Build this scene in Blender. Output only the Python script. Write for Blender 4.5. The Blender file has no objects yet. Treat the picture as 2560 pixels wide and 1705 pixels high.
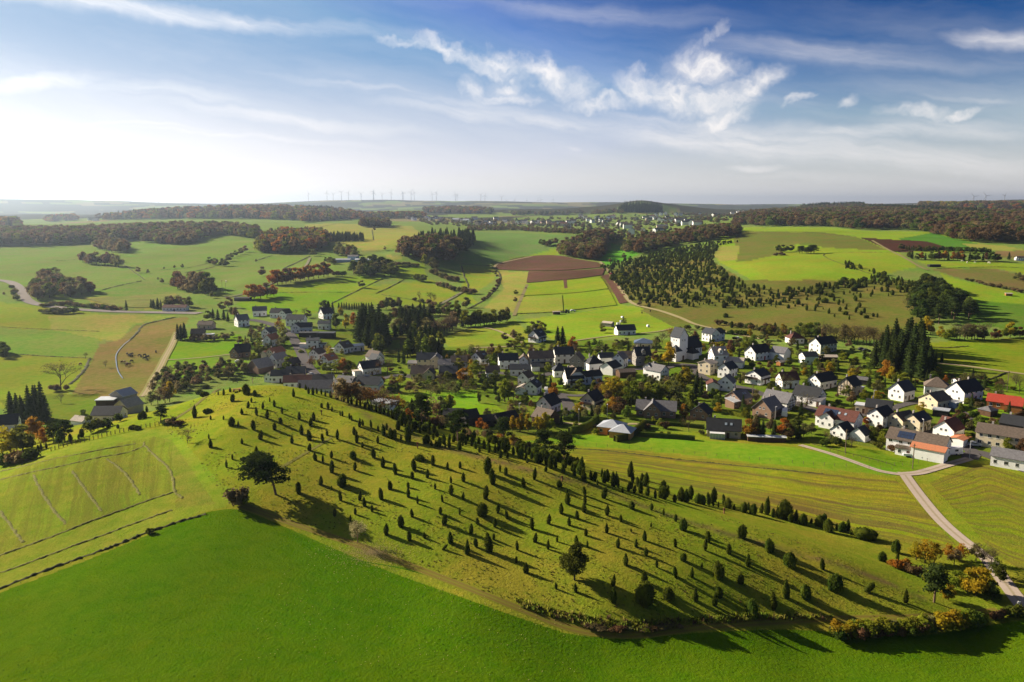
import bpy, math, random
import numpy as np
from mathutils import Vector, Matrix
R = math.radians
random.seed(7)
rng = np.random.default_rng(11)
scene = bpy.context.scene
COL = scene.collection
# ---------------------------------------------------------------- camera, sky, sun, exposure
F_PX, CX, CY, HORIZON, CAM_Z = 1991.0, 1280.0, 852.5, 512.0, 80.0
PITCH = math.atan((CY - HORIZON) / F_PX)
cam_data = bpy.data.cameras.new('camera')
cam_data.sensor_width = 36.0
cam_data.lens = 36.0 * F_PX / 2560.0
cam_data.clip_start = 1.0
cam_data.clip_end = 90000.0
cam = bpy.data.objects.new('camera', cam_data)
COL.objects.link(cam)
cam.location = (0, 0, CAM_Z)
cam.rotation_euler = (R(90) - PITCH, 0, 0)
scene.camera = cam
SUN_AZ, SUN_EL = R(-62), R(25)          # azimuth measured from +Y towards +X, elevation
world = bpy.data.worlds.new('World')
scene.world = world
world.use_nodes = True
sun_data = bpy.data.lights.new('sun', 'SUN')
sun_data.energy = 4.7
sun_data.angle = R(0.53)
sun_data.color = (1.0, 0.87, 0.68)
sun = bpy.data.objects.new('sun', sun_data)
COL.objects.link(sun)
sdir = Vector((math.sin(SUN_AZ) * math.cos(SUN_EL), math.cos(SUN_AZ) * math.cos(SUN_EL), math.sin(SUN_EL)))
sun.rotation_euler = sdir.to_track_quat('Z', 'Y').to_euler()
sun.location = (0, 0, 500)
vs = scene.view_settings
scene.display_settings.display_device = 'sRGB'
vs.view_transform = 'Standard'
vs.look = 'None'
vs.gamma = 1.0
vs.use_curve_mapping = False
vs.exposure = 1.28
cy = scene.cycles
cy.max_bounces = 6
cy.diffuse_bounces = 2
cy.glossy_bounces = 2
cy.transmission_bounces = 3
cy.transparent_max_bounces = 6
cy.volume_bounces = 0
cy.sample_clamp_indirect = 4.0
cy.caustics_reflective = False
cy.caustics_refractive = False
scene.render.use_persistent_data = False
class NT:
 """small helper round a node tree"""
 def __init__(self, tree):
  self.t = tree
  tree.nodes.clear()
 def n(self, typ, **kw):
  nd = self.t.nodes.new(typ)
  for k, v in kw.items():
   if k.startswith('i_'):
    key = k[2:]
    key = int(key) if key.isdigit() else key.replace('_', ' ')
    if isinstance(v, bpy.types.NodeSocket):
     self.t.links.new(v, nd.inputs[key])
    else:
     nd.inputs[key].default_value = v
   else:
    setattr(nd, k, v)
  return nd
 def link(self, a, b):
  self.t.links.new(a, b)
 def m(self, op, a, b=None, c=None, clamp=False):
  nd = self.t.nodes.new('ShaderNodeMath')
  nd.operation = op
  nd.use_clamp = clamp
  for i, v in enumerate((a, b, c)):
   if v is None:
    continue
   if isinstance(v, bpy.types.NodeSocket):
    self.t.links.new(v, nd.inputs[i])
   else:
    nd.inputs[i].default_value = v
  return nd.outputs[0]
 def mix(self, fac, a, b, blend='MIX'):
  nd = self.t.nodes.new('ShaderNodeMix')
  nd.data_type = 'RGBA'
  nd.blend_type = blend
  nd.clamp_factor = True
  for key, v in ((0, fac), (6, a), (7, b)):
   if isinstance(v, bpy.types.NodeSocket):
    self.t.links.new(v, nd.inputs[key])
   else:
    nd.inputs[key].default_value = v if not isinstance(v, tuple) or len(v) == 4 else (*v, 1)
  return nd.outputs[2]
 def ramp(self, fac, stops, interp='LINEAR'):
  nd = self.t.nodes.new('ShaderNodeValToRGB')
  cr = nd.color_ramp
  cr.interpolation = interp
  while len(cr.elements) < len(stops):
   cr.elements.new(0.5)
  for e, (p, c) in zip(cr.elements, stops):
   e.position = p
   e.color = c if len(c) == 4 else (*c, 1)
  self.t.links.new(fac, nd.inputs[0])
  return nd.outputs[0]
 def noise(self, vec, scale, detail=4, rough=0.55, dist=0.0, color=False):
  nd = self.n('ShaderNodeTexNoise', i_Scale=scale, i_Detail=detail, i_Roughness=rough, i_Distortion=dist)
  if vec is not None:
   self.t.links.new(vec, nd.inputs['Vector'])
  return nd.outputs['Color' if color else 'Fac']
def px_dir(px, py):
 """world direction of a photograph pixel (2560 x 1705)"""
 px = np.asarray(px, float); py = np.asarray(py, float)
 a = (px - CX) / F_PX
 b = (CY - py) / F_PX
 cp, sp = math.cos(PITCH), math.sin(PITCH)
 return np.stack([a, cp + b * sp, -sp + b * cp], -1)
def build_sky():
 s = NT(world.node_tree)
 out = s.n('ShaderNodeOutputWorld')
 bg = s.n('ShaderNodeBackground', i_Strength=SKY_STRENGTH)
 s.link(bg.outputs[0], out.inputs[0])
 sky = s.n('ShaderNodeTexSky')
 sky.sky_type = 'NISHITA'
 sky.sun_disc = False
 sky.sun_elevation = SUN_EL
 sky.sun_rotation = SUN_AZ
 sky.altitude = 500
 sky.air_density = 1.0
 sky.dust_density = 0.7
 sky.ozone_density = 2.5
 tc = s.n('ShaderNodeTexCoord')
 sep = s.n('ShaderNodeSeparateXYZ')
 s.link(tc.outputs['Generated'], sep.inputs[0])
 X, Y, Z = sep.outputs
 az = s.m('ARCTAN2', X, Y)
 el = s.m('ARCSINE', Z)
 comb = s.n('ShaderNodeCombineXYZ')
 s.link(az, comb.inputs[0]); s.link(el, comb.inputs[1])
 w1 = s.noise(comb.outputs[0], 5.0, 5, 0.6, 0.0, True)
 wv = s.n('ShaderNodeVectorMath', operation='SUBTRACT'); s.link(w1, wv.inputs[0]); wv.inputs[1].default_value = (.5, .5, .5)
 w2 = s.noise(comb.outputs[0], 22.0, 5, 0.62, 0.0, True)
 wv2 = s.n('ShaderNodeVectorMath', operation='SUBTRACT'); s.link(w2, wv2.inputs[0]); wv2.inputs[1].default_value = (.5, .5, .5)
 def warped(a1, a2):
  sc = s.n('ShaderNodeVectorMath', operation='SCALE'); s.link(wv.outputs[0], sc.inputs[0]); sc.inputs['Scale'].default_value = a1
  sc2 = s.n('ShaderNodeVectorMath', operation='SCALE'); s.link(wv2.outputs[0], sc2.inputs[0]); sc2.inputs['Scale'].default_value = a2
  ad = s.n('ShaderNodeVectorMath', operation='ADD'); s.link(comb.outputs[0], ad.inputs[0]); s.link(sc.outputs[0], ad.inputs[1])
  ad2 = s.n('ShaderNodeVectorMath', operation='ADD'); s.link(ad.outputs[0], ad2.inputs[0]); s.link(sc2.outputs[0], ad2.inputs[1])
  return ad2.outputs[0]
 soft = warped(0.05, 0.012)
 puffy = warped(0.09, 0.05)
 def streaks(vec, rot, sx, sy, detail=6, rough=0.6, lac=None):
  mp = s.n('ShaderNodeMapping'); s.link(vec, mp.inputs[0])
  mp.inputs['Rotation'].default_value = (0, 0, rot)
  mp2 = s.n('ShaderNodeMapping'); s.link(mp.outputs[0], mp2.inputs[0])
  mp2.inputs['Scale'].default_value = (sx, sy, 1)
  return s.noise(mp2.outputs[0], 1.0, detail, rough, 0.3)
 def ellipse(vec, px, py, rx, ry, rot=0.0, power=1.0):
  d = px_dir(px, py); d = d / np.linalg.norm(d)
  a0, e0 = math.atan2(d[0], d[1]), math.asin(d[2])
  k = 1.0 / F_PX * 0.92
  sb = s.n('ShaderNodeVectorMath', operation='SUBTRACT'); s.link(vec, sb.inputs[0]); sb.inputs[1].default_value = (a0, e0, 0)
  mp = s.n('ShaderNodeMapping'); s.link(sb.outputs[0], mp.inputs[0])
  mp.inputs['Rotation'].default_value = (0, 0, rot)
  mp2 = s.n('ShaderNodeMapping'); s.link(mp.outputs[0], mp2.inputs[0])
  mp2.inputs['Scale'].default_value = (1 / (rx * k), 1 / (ry * k), 0)
  ln = s.n('ShaderNodeVectorMath', operation='LENGTH'); s.link(mp2.outputs[0], ln.inputs[0])
  mr = s.n('ShaderNodeMapRange', interpolation_type='SMOOTHSTEP'); s.link(ln.outputs['Value'], mr.inputs[0])
  mr.inputs[1].default_value = 1.0; mr.inputs[2].default_value = 0.0
  mr.inputs[3].default_value = 0.0; mr.inputs[4].default_value = power
  return mr.outputs[0]
 v = streaks(soft, R(9), 2.2, 17, 7, 0.62)
 veil = s.ramp(v, [(0.42, (0, 0, 0)), (0.62, (.42, .42, .42)), (0.78, (.75, .75, .75))])
 hz = s.m('SUBTRACT', 1.0, s.m('MULTIPLY', s.m('ABSOLUTE', s.m('SUBTRACT', el, 0.10)), 5.0), clamp=True)
 veil = s.m('MULTIPLY', veil, s.m('ADD', s.m('MULTIPLY', hz, 0.48), 0.0))
 mask = None
 for (px, py, rx, ry, rot, pw) in CLOUD_STREAKS:
  e = ellipse(soft, px, py, rx, ry, R(rot), pw)
  mask = e if mask is None else s.m('MAXIMUM', mask, e)
 st = streaks(soft, R(8), 5, 42, 8, 0.66)
 stv = s.ramp(st, [(0.28, (.08, .08, .08)), (0.66, (1, 1, 1))])
 cs = s.m('MULTIPLY', mask, stv)
 mask = None
 for (px, py, rx, ry, rot, pw) in CLOUD_PUFFS:
  e = ellipse(puffy, px, py, rx, ry, R(rot), pw)
  mask = e if mask is None else s.m('MAXIMUM', mask, e)
 pf = streaks(puffy, R(14), 16, 30, 9, 0.68)
 pfv = s.ramp(pf, [(0.30, (0, 0, 0)), (0.70, (1, 1, 1))])
 cp_ = s.m('MULTIPLY', s.m('POWER', mask, 0.8), s.m('ADD', s.m('MULTIPLY', pfv, 0.95), s.m('MULTIPLY', mask, 0.22)), clamp=True)
 cloud = s.m('MAXIMUM', s.m('MAXIMUM', cs, cp_), veil, clamp=True)
 def scl(v, k):
  nd = s.n('ShaderNodeVectorMath', operation='SCALE')
  if isinstance(v, tuple):
   nd.inputs[0].default_value = v
  else:
   s.link(v, nd.inputs[0])
  if isinstance(k, (int, float)):
   nd.inputs['Scale'].default_value = k
  else:
   s.link(k, nd.inputs['Scale'])
  return nd.outputs[0]
 nrm = scl(sky.outputs[0], 1 / SKY_NORM)
 mn = s.n('ShaderNodeVectorMath', operation='MINIMUM'); s.link(nrm, mn.inputs[0]); mn.inputs[1].default_value = (0.56, 0.86, 1.12)
 gam = s.n('ShaderNodeGamma', i_Gamma=SKY_GAMMA)
 s.link(mn.outputs[0], gam.inputs[0])
 vm = s.n('ShaderNodeVectorMath', operation='MULTIPLY'); s.link(gam.outputs[0], vm.inputs[0]); vm.inputs[1].default_value = (SKY_GAIN * .26, SKY_GAIN * 1.16, SKY_GAIN * 1.22)
 clear = vm.outputs[0]
 dt = s.n('ShaderNodeVectorMath', operation='DOT_PRODUCT')
 s.link(tc.outputs['Generated'], dt.inputs[0]); dt.inputs[1].default_value = sdir
 glow = s.m('POWER', s.m('MAXIMUM', dt.outputs['Value'], 0.0), 3.0)
 clear = s.mix(s.m('MULTIPLY', glow, 0.5, clamp=True), clear, (4.3, 4.3, 4.3))
 lit = scl((1.0, 0.95, 0.92), s.m('ADD', CLOUD_B, s.m('MULTIPLY', glow, CLOUD_B * 0.3)))
 glo2 = s.m('POWER', s.m('MAXIMUM', dt.outputs['Value'], 0.0), 2.0)
 hcol = scl(s.mix(s.m('MULTIPLY', glo2, 3.0, clamp=True), (1.0, 0.90, 0.88), (1.0, 0.89, 0.81)), s.m('ADD', HAZE_B, s.m('MULTIPLY', glo2, HAZE_B * 1.0)))
 hr = s.m('SUBTRACT', 1.0, s.m('MULTIPLY', s.m('ABSOLUTE', el), 1 / 0.205), clamp=True)
 hor = s.m('POWER', hr, s.m('SUBTRACT', 1.9, s.m('MULTIPLY', s.m('MULTIPLY', glo2, 3.0, clamp=True), 0.45)))
 c1 = s.mix(s.m('MULTIPLY', hor, HORIZON_HAZE), clear, hcol)
 colr = s.mix(s.m('MULTIPLY', cloud, 0.9), c1, lit)
 s.link(colr, bg.inputs['Color'])
SKY_STRENGTH, SKY_NORM, SKY_GAMMA, SKY_GAIN, CLOUD_B, HAZE_B, HORIZON_HAZE = 0.1, 5.0, 3.0, 1.35, 4.5, 4.2, 0.95
CLOUD_STREAKS = [
 (300, 20, 1100, 36, 2, .75), (620, 340, 520, 14, 2, .6), (900, 215, 360, 16, 7, .5), (1700, 300, 420, 16, 9, .6), (2300, 455, 600, 20, 2, .4), (1500, 45, 600, 40, 5, .3), (2050, 130, 520, 48, 6, .42), (2540, 98, 240, 30, 8, .8),
 (2200, 150, 500, 30, 5, .3), (1850, 350, 760, 66, 7, 1.0), (1150, 255, 420, 22, 6, .5), (2150, 330, 500, 26, -3, .7), (1300, 295, 560, 34, 7, .75), (2350, 390, 520, 60, 6, .75),
 (700, 290, 640, 30, 5, .6), (400, 225, 420, 28, 4, .5), (80, 190, 230, 28, -4, 1.0), (350, 310, 500, 10, 2, .5),
 (2400, 310, 300, 36, 4, .6), (1900, 420, 110, 14, 6, .8), (1430, 375, 45, 10, 3, .7), (2450, 235, 240, 16, 6, .45)]
CLOUD_PUFFS = [
 (1010, 118, 150, 20, 8, .7), (1120, 132, 170, 30, 12, .95), (1230, 158, 170, 40, 12, 1.15), (1380, 190, 150, 48, 8, 1.1), (1180, 215, 60, 44, 60, .8), (1260, 240, 150, 30, 0, .9), (1440, 212, 90, 46, 0, .85), (1500, 245, 160, 26, 0, .8),
 (1590, 215, 110, 50, 10, 1.15), (1700, 230, 190, 54, 8, 1.15), (1760, 185, 120, 66, 20, 1.15), (1780, 250, 170, 48, 8, 1.2),
 (1810, 290, 120, 44, -20, 1.1), (1880, 225, 110, 46, -30, 1.1), (1745, 150, 46, 60, -50, .75), (1790, 110, 60, 20, -50, .5), (1990, 260, 44, 18, -30, .65), (2100, 258, 40, 20, -40, .75),
 (2270, 272, 110, 34, 0, .9), (2390, 262, 100, 22, -20, .7), (1260, 205, 90, 36, 10, .9)]
build_sky()
# ---------------------------------------------------------------- the lie of the land
CTRL = [
 (0, 1700, 10), (500, 1700, 11), (1280, 1705, 8), (1900, 1705, 4), (2500, 1700, 0), (200, 1480, 13), (600, 1420, 13.5), (1000, 1560, 10),
 (1500, 1640, 6), (2000, 1620, 2), (2400, 1600, 0), (0, 1480, 12), (0, 1300, 14), (300, 1300, 15), (0, 1180, 15), (200, 1180, 18), (100, 1150, 18),
 (430, 1110, 20), (570, 1265, 17.5), (430, 1200, 18), (650, 1180, 20), (350, 1050, 19.5), (240, 1085, 18.5),
 (480, 1020, 22), (540, 985, 24), (640, 965, 26.5), (720, 968, 26.5), (800, 995, 25.5), (900, 1050, 24), (1000, 1085, 22), (1120, 1110, 20.5), (1240, 1140, 19),
 (1400, 1180, 16.5), (1560, 1255, 13.5), (1750, 1305, 11), (1900, 1350, 9), (2100, 1420, 6), (2250, 1480, 2.8), (2300, 1540, 2),
 (600, 1060, 24), (750, 1080, 22.5), (900, 1180, 19), (800, 1290, 16), (1100, 1250, 17), (1000, 1390, 13), (1300, 1290, 14.5), (1300, 1420, 11.5),
 (1500, 1400, 11.5), (1500, 1520, 9), (1700, 1440, 9.5), (1700, 1560, 6.2), (1900, 1500, 5.6), (2100, 1540, 3), (1200, 1500, 10.8), (1400, 1570, 8),
 (1150, 1075, 4), (1300, 1110, 3), (1480, 1160, 2.5), (1650, 1210, 2), (1850, 1260, 1), (2050, 1330, 0.5), (2250, 1390, 0),
 (1600, 1120, 0), (1900, 1180, 0), (2200, 1190, 0), (2400, 1250, 0), (2560, 1350, 0), (2500, 1480, 0),
 (1000, 1000, -1), (1050, 940, -1), (1250, 990, -1), (1450, 1000, -1), (1700, 1020, -1), (1900, 1050, -.5), (2100, 1080, 0), (2300, 1080, 0),
 (2500, 1050, 1), (1300, 900, -1), (1500, 900, 0), (1750, 880, 3), (1900, 880, 2), (2100, 900, 2), (2300, 980, 2), (900, 940, -3), (760, 900, -3), (700, 850, -3),
 (800, 800, -2), (650, 790, -1), (500, 820, -3), (1100, 860, -3), (1400, 830, 1),
 (290, 1030, -3), (100, 1060, -3), (420, 960, -5), (620, 940, -5), (150, 960, -6), (300, 880, -6), (60, 820, -4), (450, 800, -4), (250, 760, -3),
 (0, 700, 0), (30, 760, -2),
 (450, 680, 4), (200, 640, 8), (330, 700, 2), (0, 630, 8), (600, 620, 14), (500, 590, 20), (350, 580, 16), (150, 590, 10), (700, 600, 18),
 (560, 700, 3), (700, 690, 8), (900, 700, 4), (850, 740, 0), (1000, 640, 12), (900, 560, 30), (1000, 580, 24), (1100, 700, 2), (1150, 760, -3), (1100, 800, -4), (950, 830, -5),
 (1060, 620, 26), (1160, 600, 26), (1250, 620, 12), (1200, 680, 3), (1300, 760, 0),
 (1400, 680, 7), (1330, 640, 8), (1480, 640, 12), (1450, 600, 22), (1560, 620, 10), (1620, 590, 14), (1550, 760, -1), (1350, 820, -1), (1500, 800, 0), (1650, 800, -1),
 (1900, 845, 2), (2100, 830, 4), (2250, 800, 6), (1750, 740, 7), (1900, 760, 6), (2050, 780, 6), (1620, 700, 6), (1560, 690, 3), (1640, 640, 14), (1760, 650, 18), (1850, 700, 15),
 (1700, 600, 24), (1840, 580, 32), (1960, 715, 15), (2040, 690, 19), (2080, 715, 15), (2200, 690, 19), (2300, 720, 16), (2200, 740, 12), (2380, 740, 13), (2100, 620, 28), (2000, 600, 32), (1920, 578, 38),
 (2200, 585, 36), (2400, 600, 35), (2300, 640, 27), (2450, 650, 26), (2540, 620, 31), (2500, 700, 18), (2450, 760, 10), (2560, 800, 8), (2550, 900, 4), (2400, 870, 5), (2350, 570, 38), (2200, 640, 26), (1950, 660, 22),
 (2000, 556, None, 1900), (2200, 545, None, 2300), (2450, 545, None, 2200), (2300, 528, None, 3400), (2000, 535, None, 3000), (2560, 525, None, 3800), (2500, 517, None, 5200), (2100, 517, None, 4200),
 (1850, 545, None, 2500), (1750, 560, None, 2100), (1550, 585, None, 1700), (1650, 570, None, 2100), (1500, 565, None, 2500), (1300, 565, None, 2600), (1150, 560, None, 2500),
 (1300, 545, None, 3200), (1500, 540, None, 3400), (1600, 545, None, 3300), (1750, 537, None, 3500), (1600, 513, None, 4000), (1540, 526, None, 3950), (1665, 526, None, 3950), (1600, 530, None, 3700), (1400, 534, None, 4000), (1100, 540, None, 3600), (900, 543, None, 3200),
 (600, 527, None, 3600), (450, 532, None, 3600), (300, 552, None, 3300), (750, 528, None, 3900), (850, 540, None, 4200), (600, 560, None, 2300), (400, 575, None, 2000), (200, 570, None, 2300), (0, 590, None, 1900),
 (100, 560, None, 3800), (0, 545, None, 4800), (1150, 522, None, 5000), (1280, 530, None, 5200), (1800, 524, None, 4600),
 (0, 501, None, 12000), (110, 497, None, 11500), (200, 498, None, 11500), (350, 506, None, 11500), (700, 508, None, 10500), (850, 501, None, 10000), (1000, 500, None, 10000), (1130, 502, None, 10000), (1250, 510, None, 10500),
 (1400, 508, None, 9000), (1500, 506, None, 8500), (1650, 509, None, 9000), (1720, 514, None, 10500), (1850, 512, None, 11500), (2000, 509, None, 11500), (2300, 507, None, 11500), (2560, 505, None, 11000),
 (0, 531, None, 8000), (200, 529, None, 8200), (400, 529, None, 8000), (1000, 522, None, 7500), (1300, 524, None, 7000), (1700, 522, None, 7500), (2300, 516, None, 7500), (2560, 515, None, 7500),
 (500, 511, None, 13000), (1900, 515, None, 14000),
]
P, Z = [], []
for c in CTRL:
 d = px_dir(c[0], c[1])
 if c[2] is None:
  t = c[3] / math.hypot(d[0], d[1])
 else:
  t = (c[2] - CAM_Z) / d[2]
 p = d * t
 P.append((math.atan2(p[0], p[1]), math.log(math.hypot(p[0], p[1]))))
 Z.append(CAM_Z + p[2])
for a in (-60, -50, 50, 60, 80, -80):
 for D, z in ((90, 6), (150, 5), (300, 0), (600, 0), (1200, 12), (3000, 35), (8000, 60)):
  P.append((R(a), math.log(D))); Z.append(z)
for a in (-80, -60, -35, -15, 0, 15, 35, 60, 80):
 P.append((R(a), math.log(60))); Z.append(6)
 P.append((R(a), math.log(25))); Z.append(7)
 P.append((R(a), math.log(22000))); Z.append(60)
P = np.array(P); Z = np.array(Z)
CC = 0.035
def kern(A, B):
 d2 = ((A[:, None, :] - B[None, :, :]) ** 2).sum(-1)
 return -np.sqrt(d2 + CC * CC)
K = kern(P, P)
n = len(P)
A_ = np.zeros((n + 3, n + 3)); A_[:n, :n] = K + np.eye(n) * -2e-3
A_[:n, n:] = np.c_[np.ones(n), P]; A_[n:, :n] = A_[:n, n:].T
w_ = np.linalg.solve(A_, np.r_[Z, 0, 0, 0])
GA0, GA1, GNA = R(-100), R(100), 1334
GL0, GL1, GNL = math.log(12), math.log(26000), 1100
ga = np.linspace(GA0, GA1, GNA); gl = np.linspace(GL0, GL1, GNL)
ca = np.linspace(GA0, GA1, 668); cl = np.linspace(GL0, GL1, 550)
AA, LL = np.meshgrid(ca, cl, indexing='ij')
Q = np.stack([AA.ravel(), LL.ravel()], 1)
hh = np.empty(len(Q))
for i in range(0, len(Q), 20000):
 q = Q[i:i + 20000]
 hh[i:i + 20000] = kern(q, P) @ w_[:n] + w_[n] + q @ w_[n + 1:]
HG0 = hh.reshape(AA.shape)
HG0 = np.clip(HG0, -12, 220)
def vnoise(x, y, seed=0):
 """value noise on arrays"""
 xi = np.floor(x).astype(np.int64); yi = np.floor(y).astype(np.int64)
 fx = x - xi; fy = y - yi
 fx = fx * fx * (3 - 2 * fx); fy = fy * fy * (3 - 2 * fy)
 def hsh(a, b):
  v = (a * 374761393 + b * 668265263 + seed * 974634777) & 0xffffffff
  v = ((v ^ (v >> 13)) * 1274126177) & 0xffffffff
  return ((v ^ (v >> 16)) & 0xffff) / 65535.0
 return (hsh(xi, yi) * (1 - fx) * (1 - fy) + hsh(xi + 1, yi) * fx * (1 - fy) + hsh(xi, yi + 1) * (1 - fx) * fy + hsh(xi + 1, yi + 1) * fx * fy)
def fbm(x, y, seed=0, octs=4):
 s = 0; a = 0.5; t = 0
 for o in range(octs):
  s = s + a * vnoise(x * 2 ** o, y * 2 ** o, seed + o); t += a; a *= 0.5
 return s / t
DD = np.exp(LL); XX = DD * np.sin(AA); YY = DD * np.cos(AA)
und = (fbm(XX / 45, YY / 45, 3, 3) - 0.5) * 1.3 * np.clip(DD / 150, 0.5, 1.5)
und += (fbm(XX / 420, YY / 420, 9, 3) - 0.5) * 12 * np.clip((DD - 900) / 1500, 0, 1)
und += (fbm(XX / 1500, YY / 1500, 5, 3) - 0.5) * 72 * np.clip((DD - 4500) / 4000, 0, 1)
flat = np.clip((np.abs(AA) - R(60)) / R(30), 0, 1)
HG0 = HG0 * (1 - flat) + 6 * flat
HG = HG0 + und
def height(x, y):
 x = np.asarray(x, float); y = np.asarray(y, float)
 a = np.arctan2(x, y); l = np.log(np.maximum(np.hypot(x, y), 12.0))
 fa = np.clip((a - GA0) / (GA1 - GA0) * 667, 0, 666.999); fl = np.clip((l - GL0) / (GL1 - GL0) * 549, 0, 548.999)
 i = fa.astype(int); j = fl.astype(int); u = fa - i; v = fl - j
 return (HG[i, j] * (1 - u) * (1 - v) + HG[i + 1, j] * u * (1 - v) + HG[i, j + 1] * (1 - u) * v + HG[i + 1, j + 1] * u * v)
LD = np.exp(np.linspace(math.log(60), math.log(24000), 1700))
def ground(px, py, skip=0.0):
 """where the ray through a photograph pixel meets the ground (beyond distance skip)"""
 px = np.atleast_1d(np.asarray(px, float)); py = np.atleast_1d(np.asarray(py, float))
 d = px_dir(px, py)
 hxy = np.hypot(d[:, 0], d[:, 1])
 out = np.empty((len(px), 3))
 for s in range(0, len(px), 400):
  dd = d[s:s + 400]; hx = hxy[s:s + 400]
  t = LD[None, :] / hx[:, None]
  x = dd[:, :1] * t; y = dd[:, 1:2] * t; z = CAM_Z + dd[:, 2:3] * t
  g = z - height(x, y)
  below = (g < 0) & (LD[None, :] > skip)
  k = np.where(below.any(1), below.argmax(1), len(LD) - 1)
  k = np.maximum(k, 1)
  r = np.arange(len(k))
  g0 = g[r, k - 1]; g1 = g[r, k]
  f = np.clip(np.where(np.abs(g0 - g1) > 1e-9, g0 / (g0 - g1), 1.0), 0, 1)
  tt = t[r, k - 1] * (1 - f) + t[r, k] * f
  xx = dd[:, 0] * tt; yy = dd[:, 1] * tt
  out[s:s + 400] = np.stack([xx, yy, height(xx, yy)], 1)
 return out
def gp(px, py, skip=0.0):
 return ground([px], [py], skip)[0]
def mpp(p):
 """metres per photograph pixel at a point"""
 return math.sqrt(p[0] ** 2 + p[1] ** 2 + (p[2] - CAM_Z) ** 2) / F_PX
# ---------------------------------------------------------------- materials
MATS = {}
def foliage_mat(name, base, var=0.25, hue=0.02, trans=0.35, tip=None, rough=0.75):
 """leaf or needle: a diffuse sheet that lets some light through, colour varies per plant and per clump"""
 m = bpy.data.materials.new(name); m.use_nodes = True
 s = NT(m.node_tree)
 out = s.n('ShaderNodeOutputMaterial')
 oi = s.n('ShaderNodeObjectInfo')
 tc = s.n('ShaderNodeTexCoord')
 ns = s.noise(tc.outputs['Object'], 0.9, 2, 0.6)
 hs = s.n('ShaderNodeHueSaturation')
 hs.inputs['Color'].default_value = (*base, 1)
 s.link(s.m('ADD', 0.5 - hue, s.m('MULTIPLY', oi.outputs['Random'], hue * 2)), hs.inputs['Hue'])
 s.link(s.m('ADD', 1 - var * 0.9, s.m('MULTIPLY', s.m('FRACT', s.m('MULTIPLY', oi.outputs['Random'], 17.3)), var * 1.8)), hs.inputs['Value'])
 col = hs.outputs[0]
 if tip:
  col = s.mix(s.ramp(ns, [(0.42, (0, 0, 0)), (0.66, (1, 1, 1))]), col, tip)
 vr = s.m('ADD', 0.6, s.m('MULTIPLY', ns, 0.8))
 vc = s.n('ShaderNodeVectorMath', operation='SCALE'); s.link(col, vc.inputs[0]); s.link(vr, vc.inputs['Scale'])
 d = s.n('ShaderNodeBsdfDiffuse', i_Roughness=rough); s.link(vc.outputs[0], d.inputs[0])
 t = s.n('ShaderNodeBsdfTranslucent'); s.link(vc.outputs[0], t.inputs[0])
 mx = s.n('ShaderNodeMixShader', i_0=trans); s.link(d.outputs[0], mx.inputs[1]); s.link(t.outputs[0], mx.inputs[2])
 s.link(mx.outputs[0], out.inputs[0])
 MATS[name] = m
 return m
def plain_mat(name, base, rough=0.8, spec=0.3, nscale=1.5, namp=0.18, bump=0.0, tint=None, metallic=0.0, wave=None, per_object=0.0):
 m = bpy.data.materials.new(name); m.use_nodes = True
 s = NT(m.node_tree)
 out = s.n('ShaderNodeOutputMaterial')
 b = s.n('ShaderNodeBsdfPrincipled', i_Roughness=rough, i_Metallic=metallic)
 b.inputs['Specular IOR Level'].default_value = spec
 s.link(b.outputs[0], out.inputs[0])
 tc = s.n('ShaderNodeTexCoord')
 ns = s.noise(tc.outputs['Object'], nscale, 5, 0.6)
 col = s.mix(s.ramp(ns, [(0.35, (0, 0, 0)), (0.7, (1, 1, 1))]), base, tint if tint else tuple(c * (1 - namp * 1.6) for c in base))
 if per_object:
  oi = s.n('ShaderNodeObjectInfo')
  hs = s.n('ShaderNodeHueSaturation'); s.link(col, hs.inputs['Color'])
  s.link(s.m('ADD', 1 - per_object, s.m('MULTIPLY', oi.outputs['Random'], per_object * 2)), hs.inputs['Value'])
  col = hs.outputs[0]
 hgt = ns
 if wave:
  wv = s.n('ShaderNodeTexWave', wave_type='BANDS', bands_direction=wave[0], i_Scale=wave[1], i_Distortion=wave[2])
  s.link(tc.outputs['Object'], wv.inputs['Vector'])
  col = s.mix(s.m('MULTIPLY', wv.outputs['Fac'], wave[3]), col, tuple(c * 0.55 for c in base))
  hgt = wv.outputs['Fac']
 s.link(col, b.inputs['Base Color'])
 if bump:
  bp = s.n('ShaderNodeBump', i_Strength=bump, i_Distance=0.1); s.link(hgt, bp.inputs['Height']); s.link(bp.outputs[0], b.inputs['Normal'])
 MATS[name] = m
 return m
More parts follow.
